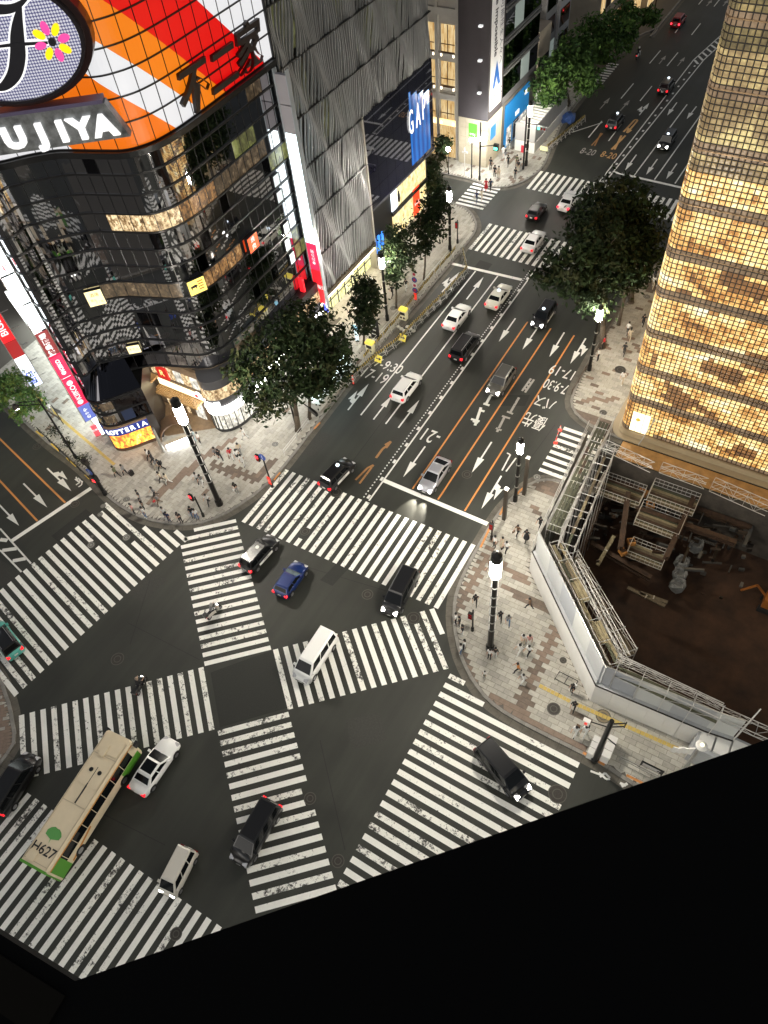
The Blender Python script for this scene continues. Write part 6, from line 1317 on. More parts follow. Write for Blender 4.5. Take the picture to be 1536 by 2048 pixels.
rail('white guard rail at the kerb near the shed and trees', [Vector((-40.4, 117)), Vector((-40.8, 125))], .9, m_=PW_)
rail('low guard rail under the big dark tree', [Vector((-16.1, 58)), Vector((-16.3, 76))], .8, m_=mat('rail_brown', (.10, .07, .05), .5))
# signs and clutter by the left kerb of the main road
S_ = thing('glazed_advert_shelter', 'long brightly lit glass shelter with white panels at the kerb by the big tree', 'shelter', (-40.5, 47, 0))
q = MB(); q.box(-41.4, -39.75, 43.6, 51.0, .12, 1.1); q.build('base_wall', mat('shelter_base', (.5, .5, .47), .6), S_)
for k in range(4): q = MB(); q.box(-40.6, -40.5, 43.7 + k * 1.82, 45.42 + k * 1.82, 1.1, 3.1); q.build('lit_panel', glow('shelter_light', (.80, .98, 1), 3.0), S_); q = MB(); q.box(-40.62, -40.45, 45.43 + k * 1.82, 45.51 + k * 1.82, 1.1, 3.3); q.build('post', BLACK, S_)
q = MB(); q.box(-41.6, -40.4, 43.5, 51.1, 3.2, 3.3); q.build('roof', mat('shelter_roof', (.06, .09, .1), .3), S_)
BTS = thing('bus_stop_sign', 'blue white bus stop pole near the lit shelter', 'bus stop', (*G(716, 683), .14)); p = G(716, 690); q = MB(); q.tube((p.x, p.y, .14), (p.x, p.y, 3.2), .09, 8); q.build('pole', WHITEP, BTS); q = MB(); q.tube((p.x, p.y - .06, 2.7), (p.x, p.y - .12, 2.7), .38, 14); q.build('round_sign', glow('stop_blue', (.3, .6, .75), .6), BTS); q = MB(); q.box(p.x - .18, p.x + .18, p.y - .1, p.y + .1, .6, 2.2); q.build('timetable', glow('stop_pale', (.7, .9, 1), .5), BTS)
MAPB = thing('map_board', 'dark framed map board on the pavement by the louvred building', 'sign', (*G(752, 660), .14)); p = G(752, 682); q = MB(); q.box(p.x - .55, p.x + .55, p.y - .05, p.y + .05, .4, 3.2); q.build('board', BLACK, MAPB); [MB().box(p.x - .4, p.x + .1 + .1 * k, p.y - .07, p.y - .051, 1 + .6 * k, 1.15 + .6 * k).build('white_line', WHITEP, MAPB) for k in range(3)]; q = MB(); q.tube((p.x - .55, p.y, .14), (p.x - .55, p.y, 3.3), .05); q.tube((p.x + .55, p.y, .14), (p.x + .55, p.y, 3.3), .05); q.build('post', BLACK, MAPB)
NPS = thing('no_parking_sign', 'sign post with round no parking discs and a red plate by the kerb', 'sign', (*G(832, 608), .14)); p = G(832, 605); q = MB(); q.tube((p.x, p.y, .14), (p.x, p.y, 4.6), .05, 6); q.build('pole', DARK, NPS)
for z, mm in ((4.2, WHITEP), (3.4, MATS['sign_blue']), (2.6, WHITEP), (1.9, MATS['sign_blue'])): q = MB(); q.tube((p.x, p.y - .06, z), (p.x, p.y - .1, z), .36, 14); q.build('disc', mm, NPS); q = MB(); q.tube((p.x, p.y - .1, z), (p.x, p.y - .11, z), .2, 12); q.build('disc_centre', mat('disc_red', (.4, .02, .06), .4), NPS)
q = MB(); q.box(p.x - .2, p.x + .2, p.y - .12, p.y - .08, .5, 1.5); q.build('red_plate', MATS['plate_red'], NPS)
# barricades of the roadworks
BYB = [mat('barrier_board', (.46, .35, .09), .6), BLACK]
def barricade(label, group):
    B_ = thing('barricade', label, 'barricade', (0, 0, 0), 0, group)
    q = MB()
    for k in range(8): q.box(-.6 + k * .15, -.45 + k * .15, -.035, .035, .58, .88, k % 2)
    link('board', q.mesh('board', BYB), B_, True)
    for x in (-.5, .5):
        q = MB(); q.tube((x, -.28, 0), (x, .0, .85), .025, 5); q.tube((x, .28, 0), (x, .0, .85), .025, 5); q.tube((x, -.2, .25), (x, .2, .25), .02, 4); link('leg', q.mesh('leg', STEELP), B_, True)
    q = MB(); q.tube((-.5, -.22, .2), (.5, -.22, .2), .02, 4); q.tube((-.5, -.1, .55), (.5, -.1, .55), .02, 4); link('cross_tube', q.mesh('cross_tube', STEELP), B_, True); return B_
rnd.seed(4)
def barricade_run(label, group, pts, n_):
    proto_ = None; L_ = [0]
    for a, c in zip(pts[:-1], pts[1:]): L_.append(L_[-1] + (c - a).length)
    for k in range(n_):
        s = L_[-1] * (k + .5) / n_; i = next(j for j in range(len(L_) - 1) if s <= L_[j + 1]); t = (s - L_[i]) / (L_[i + 1] - L_[i]); p = pts[i].lerp(pts[i + 1], t); d = pts[i + 1] - pts[i]
        b_ = barricade(label, group) if proto_ is None else copy_tree(proto_); proto_ = proto_ or b_
        b_.scale = (1.1, 1.1, 1.2); b_.location = (p.x, p.y, .0 if inside((p.x, p.y), [(-39, 0), (0, 0), (0, 120), (-37, 120), (-39, 90)]) else .14); b_.rotation_euler = (0, 0, math.atan2(d.y, d.x) + rnd.uniform(-.12, .12))
barricade_run('yellow and black barricade in the line beside the moving traffic lane', 'barricades beside the traffic lane', [Vector((-39.3, 48.3)), Vector((-38.7, 52.5)), Vector((-37.4, 58)), Vector((-37.0, 63)), Vector((-36.6, 67)), Vector((-36.35, 72.8)), Vector((-38.7, 76.3))], 21)
barricade_run('yellow and black barricade in the line along the kerb guard rail', 'barricades along the kerb', [Vector((-39.5, 52.6)), Vector((-39.4, 60)), Vector((-39.6, 69)), Vector((-39.5, 76))], 16)
barricade_run('striped barricade in the line beside the white construction shed', 'barricades by the shed', [G(1093, 305), G(1122, 282), G(1168, 243)], 9)
for i, (px, lab) in enumerate([((758, 722), 'yellow arrow board leaning on the near end of the roadworks'), ((806, 680), 'yellow arrow board leaning further along the roadworks')]):
    p = G(*px); S_ = thing('arrow_board', lab, 'sign', (p.x, p.y, .0)); q = MB(); q.add([(p.x - .45, p.y - .3, .05), (p.x + .45, p.y - .3, .05), (p.x + .45, p.y + .1, .75), (p.x - .45, p.y + .1, .75), (p.x - .45, p.y - .26, .05), (p.x + .45, p.y - .26, .05), (p.x + .45, p.y + .14, .75), (p.x - .45, p.y + .14, .75)], [(0, 1, 2, 3), (7, 6, 5, 4), (0, 4, 5, 1), (1, 5, 6, 2), (2, 6, 7, 3), (3, 7, 4, 0)]); q.build('board', mat('board_yellow', (.8, .66, .1), .4, emit=(1, .8, .1), es=.3), S_)
    q = MB(); nz = Vector((0, -.8, .5)).normalized(); 
    def bp_(u, v): return (p.x + u, p.y - .3 + .4 * v - .012, .05 + .7 * v + .008)
    q.add([bp_(-.3, .45), bp_(.1, .45), bp_(.1, .28), bp_(.36, .52), bp_(.1, .76), bp_(.1, .59), bp_(-.3, .59)], [(0, 1, 5, 6), (2, 3, 4)]); q.build('arrow', BLACK, S_); q = MB(); q.tube((p.x, p.y + .14, .7), (p.x, p.y + .5, .02), .03, 5); q.build('prop', STEELP, S_)
for px, lab in [((808, 640), 'yellow topped works lamp cabinet by the kerb, with two white dials'), ((742, 706), 'yellow topped works lamp cabinet at the near end of the roadworks')]:
    p = G(*px); S_ = thing('works_cabinet', lab, 'cabinet', (p.x, p.y, .0)); q = MB(); q.box(p.x - .45, p.x + .45, p.y - .3, p.y + .3, .2, 1.5); q.build('body', mat('cabinet_cream', (.62, .58, .42), .5, emit=(1, .9, .5), es=.15), S_); q = MB(); q.box(p.x - .5, p.x + .5, p.y - .35, p.y + .35, 1.5, 1.75); q.build('yellow_top', mat('board_yellow', (.8, .66, .1)), S_); q = MB(); q.box(p.x - .35, p.x + .35, p.y - .32, p.y - .3, .95, 1.35); q.build('dark_screen', BLACK, S_)
    for x in (-.2, .2): q = MB(); q.tube((p.x + x, p.y - .3, .55), (p.x + x, p.y - .33, .55), .15, 10); q.build('dial', DARK, S_)
    for x in (-.4, .4): q = MB(); q.tube((p.x + x, p.y, 0), (p.x + x, p.y, .2), .08, 6); q.build('wheel', RUBBER, S_)
SB = thing('sandbag_pile', 'pale sandbags heaped under the works cabinet', 'sandbags', (*G(806, 655), 0)); rnd.seed(2)
for k in range(6): c = G(797 + 6 * k, 655 + 4 * (k % 3)); q = MB(); q.lathe((c.x, c.y, .01), [(.2, 0), (.28, .08), (.22, .18), (.06, .2)], 7); q.build('sandbag', mat('sandbag', (.5, .49, .45), .9), SB)
RPC = thing('red_works_pole', 'red and white vertical works pole at the start of the roadworks', 'post', (*G(706, 762), 0)); p = G(707, 768)
for k in range(6): q = MB(); q.lathe((p.x, p.y, .05 + .3 * k), [(.09, 0), (.09, .3)], 8); q.build('band', mat('works_red', (.6, .05, .03), .5, emit=(1, .08, .05), es=.35) if k % 2 == 0 else WHITEP, RPC)
q = MB(); q.lathe((p.x, p.y, 0), [(.25, 0), (.2, .06)], 10); q.build('foot', BLACK, RPC)
CB = thing('cone_and_bar', 'two red and white cones joined by a striped bar at the near crossing corner', 'traffic cone', (*G(1116, 870), 0))
ca, cb_ = G(1111, 886), G(1120, 860)
for c in (ca, cb_):
    q = MB(); q.lathe((c.x, c.y, .0), [(.24, 0), (.24, .04), (.14, .06), (.1, .3)], 10); q.build('cone_base', mat('works_red', (.6, .05, .03)), CB); q = MB(); q.lathe((c.x, c.y, .3), [(.1, 0), (.07, .2)], 10); q.build('cone_band', WHITEP, CB); q = MB(); q.lathe((c.x, c.y, .5), [(.07, 0), (.03, .2)], 10); q.build('cone_tip', MATS['works_red'], CB)
for k in range(6): q = MB(); q.tube((*ca.lerp(cb_, k / 6), .62), (*ca.lerp(cb_, (k + 1) / 6), .62), .035, 6); q.build('bar_band', WHITEP if k % 2 else MATS['works_red'], CB)
BF = thing('barrier_frame', 'empty black tube frame lying on the paving by the hoarding', 'barrier', (*G(1134, 1360), .14)); q = MB(); P4 = [V(x, y, .4) for x, y in ((1110, 1357), (1119, 1343), (1156, 1362), (1147, 1377))]; q.path(P4 + [P4[0]], .03, 5); q.path([(P4[0] + P4[3]) / 2, (P4[1] + P4[2]) / 2], .03, 5); q.build('frame', BLACK, BF); q = MB(); [q.tube(p, (p.x, p.y, .13), .03, 5) for p in P4]; q.build('leg', BLACK, BF)
BIK = thing('sign_stand', 'low board with slatted print and small posts at the right corner kerb', 'sign', (*G(1298, 1537), .14)); p = G(1298, 1545); q = MB(); q.box(p.x - .8, p.x + .8, p.y - .05, p.y + .05, .8, 1.5); q.build('board', BLACK, BIK); [MB().box(p.x - .7, p.x + .6 - .2 * (k % 2), p.y - .06, p.y - .051, .9 + .18 * k, 1.0 + .18 * k).build('print', WHITEP, BIK) for k in range(3)]; q = MB(); q.tube((p.x - .8, p.y, .13), (p.x - .8, p.y, 1.6), .04); q.tube((p.x + .8, p.y, .13), (p.x + .8, p.y, 1.6), .04); q.build('post', DARK, BIK)

# ================================================================== TREES AND PLANTS
def leafm(n, c): return mat(n, c, .75, spec=.15, noise=.35, nscale=1.3)
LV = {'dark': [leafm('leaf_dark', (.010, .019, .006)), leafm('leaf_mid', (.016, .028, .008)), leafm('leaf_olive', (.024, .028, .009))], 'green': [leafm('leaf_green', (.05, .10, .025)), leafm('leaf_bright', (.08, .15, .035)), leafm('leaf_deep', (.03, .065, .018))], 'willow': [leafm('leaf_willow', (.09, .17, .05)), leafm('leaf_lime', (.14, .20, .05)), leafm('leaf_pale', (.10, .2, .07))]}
BARK = mat('bark', (.09, .07, .05), .9, noise=.4, nscale=6, bump=.4)
def tree(label, base, lobes, n_, kind='dark', size=.34, tr=.28, name='street_tree', group='street trees', limbs=True, fork=.42):
    """lobes: (centre, (rx, ry, rz)). Leaves fill the outer shells of the lobes, in clumps, leaving gaps."""
    T_ = thing(name, label, 'tree', (base.x, base.y, .1), group=group); q = MB()
    cc = sum((Vector(l[0]) for l in lobes), Vector()) / len(lobes); zf = max(1.5, min(l[0][2] - l[1][2] for l in lobes) + .6); zf = max(zf, cc.z * fork)
    top = Vector((base.x + (cc.x - base.x) * .35, base.y + (cc.y - base.y) * .35, zf)); mid = Vector((base.x, base.y, .1)).lerp(top, .5) + Vector((.1, -.08, 0))
    q.tube((base.x, base.y, .05), (base.x, base.y, .35), tr * 1.4, 9, tr * 1.05); q.tube((base.x, base.y, .3), mid, tr * 1.05, 9, tr * .85); q.tube(mid, top, tr * .85, 9, tr * .7)
    q.build('trunk', BARK, T_, True)
    for c, r in lobes:
        b_ = MB(); c = Vector(c); m_ = top.lerp(c, .55) + Vector((rnd.uniform(-.4, .4), rnd.uniform(-.4, .4), .2)); b_.tube(top, m_, tr * .5, 6, tr * .32); b_.tube(m_, c, tr * .32, 6, tr * .16)
        for k in range(4): 
            e = c + Vector((rnd.uniform(-1, 1) * r[0], rnd.uniform(-1, 1) * r[1], rnd.uniform(-.3, .9) * r[2])) * .75; b_.tube(m_.lerp(c, .5 + .12 * k), e, tr * .16, 5, .02)
        b_.build('limb', BARK, T_)
    vol = [r[0] * r[1] + r[1] * r[2] + r[0] * r[2] for _, r in lobes]; tot = sum(vol); L_ = MB()
    for (c, r), v in zip(lobes, vol):
        k = int(n_ * v / tot); ncl = max(6, k // 26); c = Vector(c)
        for _ in range(ncl):
            while True:
                d = Vector((rnd.gauss(0, 1), rnd.gauss(0, 1), rnd.gauss(0, 1)))
                if d.length > .1: break
            d.normalize(); rad = rnd.random() ** .45; ccn = c + Vector((d.x * r[0], d.y * r[1], d.z * r[2])) * rad; cs = rnd.uniform(.45, 1.0) * min(r) * .30; mi = rnd.choices((0, 1, 2), (.5, .3, .2))[0]
            for _ in range(26):
                o = Vector((rnd.gauss(0, 1) * cs, rnd.gauss(0, 1) * cs, rnd.gauss(0, .7) * cs)); p = ccn + o; s = size * rnd.uniform(.6, 1.3)
                nrm = (d * .6 + Vector((rnd.gauss(0, .6), rnd.gauss(0, .6), rnd.gauss(.45, .5)))).normalized(); u = nrm.orthogonal().normalized(); u = (Matrix.Rotation(rnd.uniform(0, 6.28), 3, nrm) @ u); w_ = nrm.cross(u)
                L_.add([p - u * s, p + w_ * s * .45 + nrm * .04, p + u * s, p - w_ * s * .45 + nrm * .04], [(0, 1, 2, 3)], mi if rnd.random() < .8 else rnd.randrange(3))
    L_.build('crown', LV[kind], T_); return T_
def VL(px, py, z, *r): return (tuple(V(px, py, z)), r)
rnd.seed(12)
tree('big dark spreading tree at the corner in front of the dark glass building', G(597, 862), [VL(560, 690, 12, 3.6, 3.6, 2.6), VL(635, 690, 11, 3.3, 3.3, 2.5), VL(500, 740, 9.5, 2.8, 2.8, 2.2), VL(590, 760, 9, 3.4, 3.4, 2.4), VL(665, 715, 8.5, 2.6, 2.8, 2.2), VL(530, 805, 6.5, 2.3, 2.3, 1.8), VL(610, 640, 13.5, 2.6, 2.6, 1.9)], 9000, 'dark', .30, .33)
tree('smaller trunked dark tree close behind the big corner tree', Vector((-40.2, 42.2)), [VL(635, 770, 7.5, 2.2, 2.2, 1.8), VL(655, 745, 8.5, 2.0, 2.2, 1.8)], 1800, 'dark', .28, .2)
tree('narrow upright dark tree nearest the lit shelter', G(728, 690), [VL(735, 570, 8.4, 1.6, 1.7, 1.6), VL(733, 610, 6.4, 1.9, 2.0, 2.0), VL(727, 645, 4.4, 1.3, 1.4, 1.4)], 2600, 'dark', .26, .13)
tree('narrow upright tree lit yellow green by the lantern lamp', G(793, 618), [VL(797, 480, 9.0, 1.7, 1.7, 1.7), VL(795, 515, 7.2, 2.0, 2.0, 2.0), VL(790, 550, 5, 1.4, 1.4, 1.4)], 2400, 'dark', .26, .13)
tree('narrow upright dark tree beside the store with the red banner', G(848, 562), [VL(868, 405, 9.2, 1.9, 1.9, 1.8), VL(858, 445, 7.4, 2.2, 2.2, 2.0), VL(850, 485, 5, 1.5, 1.5, 1.5)], 2600, 'dark', .28, .13)
tree('bushy olive green tree at the alley corner by the dark glass store', Vector((-46.8, 85.2)), [VL(862, 345, 3.6, 1.9, 1.9, 1.8), VL(872, 375, 2.8, 1.6, 1.6, 1.4)], 1700, 'dark', .28, .1)
tree('small tree in front of the pale stone store across the alley', Vector((-50.5, 94.6)), [VL(882, 290, 3.6, 1.4, 1.4, 1.5), VL(884, 305, 2.6, 1.1, 1.1, 1.0)], 1000, 'dark', .26, .1)
tree('huge dark tree by the glass block building, nearest of the pair', Vector((-15.9, 66.5)), [VL(1150, 520, 10.5, 3.3, 3.2, 2.4), VL(1215, 520, 10, 3.5, 3.3, 2.6), VL(1108, 548, 9, 2.2, 2.3, 1.8), VL(1180, 580, 8, 3.4, 3.2, 2.2), VL(1260, 540, 8.5, 2.9, 2.9, 2.2), VL(1200, 480, 12.5, 3.0, 3, 2.2)], 7600, 'dark', .32, .33)
tree('huge dark tree by the glass block building, further of the pair', Vector((-15.7, 75.5)), [VL(1210, 425, 12, 3.4, 3.4, 2.6), VL(1270, 430, 11, 3.3, 3.4, 2.6), VL(1235, 395, 13, 2.9, 2.9, 2.2), VL(1285, 480, 9, 2.9, 2.9, 2.2), VL(1180, 455, 10, 2.8, 2.8, 2.2)], 6200, 'dark', .32, .33)
tree('thin trunked dark tree filling the gap under the huge pair', Vector((-15.6, 71)), [VL(1230, 500, 9.5, 3.0, 3.0, 2.2), VL(1290, 500, 7.5, 2.0, 2.2, 1.8)], 2400, 'dark', .30, .2)
tree('leafy green tree right behind the construction shed', Vector((-41.0, 118.5)), [VL(1105, 160, 7.5, 2.9, 2.9, 2.4), VL(1115, 130, 9.0, 2.6, 2.6, 2.2), VL(1100, 190, 5.5, 2.0, 2.0, 1.6)], 2600, 'green', .36, .22)
tree('leafy green tree second along beyond the construction shed', Vector((-40.4, 124)), [VL(1155, 130, 8, 3.0, 3.0, 2.4), VL(1175, 160, 6, 2.4, 2.4, 2.0), VL(1150, 90, 10, 2.6, 2.6, 2.0)], 2600, 'green', .36, .22)
tree('leafy green tree at the corner of the side street beyond the shed', Vector((-42, 138.6)), [VL(1205, 95, 7.5, 2.8, 2.8, 2.2), VL(1195, 60, 9.5, 2.8, 2.8, 2.2)], 2100, 'green', .38, .22)
tree('leafy green tree in front of the warm fluted shop front', Vector((-40.8, 141.5)), [VL(1245, 75, 7, 2.6, 2.6, 2.0), VL(1240, 40, 9, 2.8, 2.8, 2.2), VL(1260, 25, 8, 2, 2, 2)], 2100, 'green', .38, .22)
tree('slim street tree near the far left kerb', Vector((-39.2, 151.5)), [VL(1298, 35, 4.5, 1.5, 1.6, 1.8)], 700, 'green', .34, .12)
tree('feathery bright green tree lit by the lamp on the left pavement', Vector((-66.5, 29.3)), [VL(30, 770, 4.6, 2.3, 2.1, 1.5), VL(65, 800, 3.6, 1.7, 1.6, 1.3), VL(0, 790, 4.0, 1.9, 1.9, 1.3), VL(45, 825, 3.0, 1.4, 1.3, 1.0)], 3600, 'willow', .22, .12)
SHB = thing('kerb_shrubs', None, None); bpy.data.objects.remove(SHB)
for i, (px, lab) in enumerate([((112, 868), 'low dark shrub behind the left kerb railing, by the feathery tree'), ((140, 892), 'low dark shrub behind the left kerb railing, in the middle of the bed'), ((170, 925), 'low dark shrub behind the left kerb railing, nearest the signal pole')]):
    p = G(*px); S_ = thing('shrub', lab, 'shrub', (p.x, p.y, .14)); q = MB()
    for k in range(5): q.tube((p.x, p.y, .13), (p.x + rnd.uniform(-.5, .5), p.y + rnd.uniform(-.5, .5), rnd.uniform(.7, 1.3)), .025, 4)
    q.build('stem', BARK, S_); q = MB()
    for k in range(220):
        c = Vector((p.x + rnd.gauss(0, .45), p.y + rnd.gauss(0, .35), .2 + abs(rnd.gauss(.35, .35)))); u = Vector((rnd.gauss(0, 1), rnd.gauss(0, 1), rnd.gauss(0, .6))).normalized() * .13; w_ = u.orthogonal().normalized() * .05; q.quad(c - u, c + w_, c + u, c - w_, rnd.randrange(3))
    q.build('foliage', LV['dark'], S_)
# ================================================================== VEHICLES
def cpaint(name, c): return mat('paint_' + name, c, .3, coat=.35, spec=.35)
CP_ = {'white': cpaint('white', (.84, .84, .82)), 'cream': cpaint('cream', (.62, .60, .52)), 'black': cpaint('black', (.008, .008, .009)), 'silver': mat('paint_silver', (.46, .46, .50), .3, .6, coat=.7), 'grey': mat('paint_bronze_grey', (.13, .125, .11), .3, .5, coat=.7), 'blue': mat('paint_blue', (.006, .024, .13), .28, .3, coat=.5), 'red': cpaint('red', (.22, .012, .015)), 'mint': cpaint('mint', (.10, .42, .36)), 'teal': cpaint('teal', (.05, .16, .16)), 'offwhite': cpaint('offwhite', (.58, .55, .49))}
TRIMB = mat('car_black_trim', (.015, .015, .015), .5); PLATE = mat('number_plate', (.7, .7, .66), .5)
KINDS = {  # length, width, height, hood z, belt z, tail z, windscreen base/top x, roof rear x, rear glass base x
    'sedan': (4.75, 1.82, 1.46, .92, .98, 1.02, 1.05, .25, -1.05, -1.72), 'taxi': (4.4, 1.72, 1.74, 1.0, 1.06, 1.08, 1.25, .62, -1.75, -2.02), 'suv': (4.55, 1.84, 1.62, 1.02, 1.06, 1.08, 1.12, .38, -1.75, -2.05),
    'minivan': (4.9, 1.85, 1.9, 1.08, 1.14, 1.16, 1.62, .85, -2.2, -2.38), 'van': (4.95, 1.8, 2.0, 1.12, 1.2, 1.2, 1.9, 1.15, -2.32, -2.44), 'kei': (3.4, 1.48, 1.86, 1.05, 1.08, 1.08, 1.42, .85, -1.55, -1.66), 'hatch': (3.9, 1.72, 1.48, .98, 1.0, 1.0, .78, .1, -1.45, -1.8), 'lift': (4.55, 1.76, 1.48, .9, .98, 1.05, 1.15, .3, -.9, -2.05)}
def loft(rings):
    q = MB(); n = len(rings[0])
    for r in rings: q.v += r
    for k in range(len(rings) - 1):
        for i in range(n - 1): q.f.append((k * n + i, (k + 1) * n + i, (k + 1) * n + i + 1, k * n + i + 1))
        q.f.append((k * n + n - 1, (k + 1) * n + n - 1, (k + 1) * n, k * n))
    q.f.append(tuple(range(n))); q.f.append(tuple(range((len(rings) - 1) * n, len(rings) * n))[::-1]); q.m = [0] * len(q.f); return q
WHEEL = {}
def part(o, name, q, m_, smooth=False): return link(name, q.mesh(name, m_, smooth), o, True)
def car(kind, col, centre, head, label, lights='rear', roof=None, extras=(), brake=False, name='car', cat='car', wz=0.):
    L_, W_, H_, hz, bz, tz, ws, wt, rt, rw = KINDS[kind]; o = thing(name, label, cat, (centre[0], centre[1], 0), head); pm = CP_[col]; hw = W_ / 2
    def ring(x, w_, zt, zb=.24): return [(x, -w_ * .88, zb), (x, -w_, zb + .14), (x, -w_, zt * .62), (x, -w_ * .975, zt - .13), (x, -w_ * .86, zt - .015), (x, 0, zt + .025), (x, w_ * .86, zt - .015), (x, w_ * .975, zt - .13), (x, w_, zt * .62), (x, w_, zb + .14), (x, w_ * .88, zb)]
    f, r = L_ / 2, -L_ / 2
    body = loft([ring(r, hw * .80, tz * .80, .36), ring(r + .07, hw * .90, tz * .93), ring(r + .3, hw * .97, tz), ring(min(rw, r + .8) + .05, hw, tz), ring(-.6, hw, bz), ring(ws - .1, hw, bz), ring((ws + f) / 2, hw * .98, hz), ring(f - .45, hw * .94, hz * .93), ring(f - .14, hw * .86, hz * .80), ring(f, hw * .68, hz * .64, .32)])
    part(o, 'body', body, pm, True)
    # greenhouse
    bw, tw = hw * .93, hw * .76; zt = H_ - .07; zb = bz - .03
    cab = MB(); B = [(rw, -bw, tz - .03), (ws, -bw, zb), (ws, bw, zb), (rw, bw, tz - .03)]; T = [(rt, -tw, zt), (wt, -tw, zt), (wt, tw, zt), (rt, tw, zt)]
    rx0, rx1, rw2 = rt + .12, wt - .14, tw * .86; Rf = [(rx0, -rw2, H_), (rx1, -rw2, H_), (rx1, rw2, H_), (rx0, rw2, H_)]
    cab.add(B + T + Rf, [(0, 1, 5, 4), (1, 2, 6, 5), (2, 3, 7, 6), (3, 0, 4, 7), (4, 5, 9, 8), (5, 6, 10, 9), (6, 7, 11, 10), (7, 4, 8, 11), (8, 9, 10, 11)])
    part(o, 'cabin', cab, CP_[roof] if roof else pm)
    def panel(nm, a, b, c, d, u0, u1, v0, v1, off=.014):
        a, b, c, d = map(Vector, (a, b, c, d)); n = (b - a).cross(d - a).normalized() * off
        P = lambda u, v: tuple(a.lerp(b, u).lerp(d.lerp(c, u), v) + n)
        q = MB(); q.quad(P(u0, v0), P(u1, v0), P(u1, v1), P(u0, v1)); return part(o, nm, q, CARGL)
    panel('windscreen', B[1], B[2], T[2], T[1], .05, .95, .06, .95); panel('rear_window', B[3], B[0], T[0], T[3], .08, .92, .22, .9)
    cuts = [(.05, .30), (.33, .62), (.65, .93)] if kind in ('minivan', 'van', 'suv', 'taxi', 'kei') else [(.12, .48), (.52, .9)]
    for u0, u1 in cuts: panel('side_window', B[0], B[1], T[1], T[0], u0, u1, .12, .92); panel('side_window', B[2], B[3], T[3], T[2], 1 - u1, 1 - u0, .12, .92)
    wr = .33 if kind != 'kei' else .28
    for x in (f - L_ * .185, r + L_ * .19):
        for s in (-1, 1):
            key = wr
            if key not in WHEEL:
                a = MB(); a.tube((0, -.1, 0), (0, .1, 0), wr, 14); b2 = MB(); b2.tube((0, -.108, 0), (0, .108, 0), wr * .62, 10); WHEEL[key] = (a.mesh('wheel', RUBBER), b2.mesh('rim', CHROME))
            w_ = link('wheel', WHEEL[key][0], o, True); w_.location = (x, s * (hw - .085), wr); link('rim', WHEEL[key][1], w_, True)
            q = MB(); q.tube((x, s * (hw - .04), wr + .03), (x, s * (hw + .002), wr + .03), wr * 1.18, 12); part(o, 'wheel_arch', q, TRIMB)
    for s in (-1, 1):
        q = MB(); y = s * hw * .62; q.hexa([(f - .30, y - .19, hz * .64), (f - .02, y - .17, hz * .60), (f - .02, y + .17, hz * .60), (f - .30, y + .19, hz * .64), (f - .36, y - .19, hz * .88), (f - .09, y - .17, hz * .79), (f - .09, y + .17, hz * .79), (f - .36, y + .19, hz * .88)]); part(o, 'headlight', q, HEADL if lights == 'front' else mat('headlamp_clear', (.5, .5, .52), .1))
        q = MB(); y = s * hw * .78; q.box(r - .02, r + .2, y - .13, y + .13, tz * .66, tz * .90); part(o, 'tail_light', q, BRAKEL if brake else TAILL if lights == 'rear' else TAILD)
        q = MB(); q.box(ws - .45, ws - .25, s * hw * .98 - .02, s * (hw + .16) + .02, bz, bz + .16) if s > 0 else q.box(ws - .45, ws - .25, -(hw + .18), -hw * .96, bz, bz + .16); part(o, 'door_mirror', q, pm)
    q = MB(); q.box(r - .03, r, -.17, .17, .62, .78); part(o, 'number_plate', q, PLATE); q = MB(); q.box(f - .01, f + .02, -.17, .17, .38, .52); part(o, 'number_plate', q, PLATE)
    q = MB(); q.box(f - .12, f + .012, -hw * .5, hw * .5, .42, .6); part(o, 'grille', q, TRIMB)
    if 'lamp' in extras:
        q = MB(); q.lathe((wt - .35, 0, H_), [(.16, 0), (.2, .06), (.16, .16), (.06, .2)], 10); part(o, 'roof_lamp', q, glow('taxi_lamp', (.8, .92, 1), 1.6))
    if 'lettering' in extras:
        for s in (-1, 1):
            q = MB(); q.box(-1.0, .9, s * (hw + .003) - .004, s * (hw + .003) + .004, .46, .80); part(o, 'door_panel', q, PLATE)
            me = txt('TAXI', .3, ext=.002); me.materials.append(TRIMB); ex = Vector((-s, 0, 0)) * -1; M_ = Matrix(((1 if s < 0 else -1, 0, 0), (0, 0, -1 if s < 0 else 1), (0, 1, 0))).to_4x4(); M_.translation = (-.05, s * (hw + .010), .63); me.transform(M_); link('door_lettering', me, o, True)
    if 'rails' in extras:
        for s in (-1, 1): q = MB(); q.tube((rt + .1, s * rw2, H_ + .05), (wt - .2, s * rw2, H_ + .05), .025, 5); part(o, 'roof_rail', q, CHROME)
    if 'plate_rack' in extras:
        for k in range(6): q = MB(); q.box(rt + .05, rt + .3, -.5 + k * .18, -.4 + k * .18, H_ - .02, H_ + .02); part(o, 'rear_lettering', q, PLATE)
        q = MB(); q.lathe((.0, 0, H_), [(.2, 0), (.2, .015)], 14); part(o, 'roof_disc', q, PLATE)
    if 'sunroof' in extras: q = MB(); q.quad((rx0 + .1, -rw2 * .92, H_ + .004), (rx1, -rw2 * .92, H_ + .004), (rx1, rw2 * .92, H_ + .004), (rx0 + .1, rw2 * .92, H_ + .004)); part(o, 'sunroof', q, CARGL)
    q = MB(); q.box(r + .4, f - .5, -hw * .8, hw * .8, .16, .26); part(o, 'underbody', q, TRIMB)
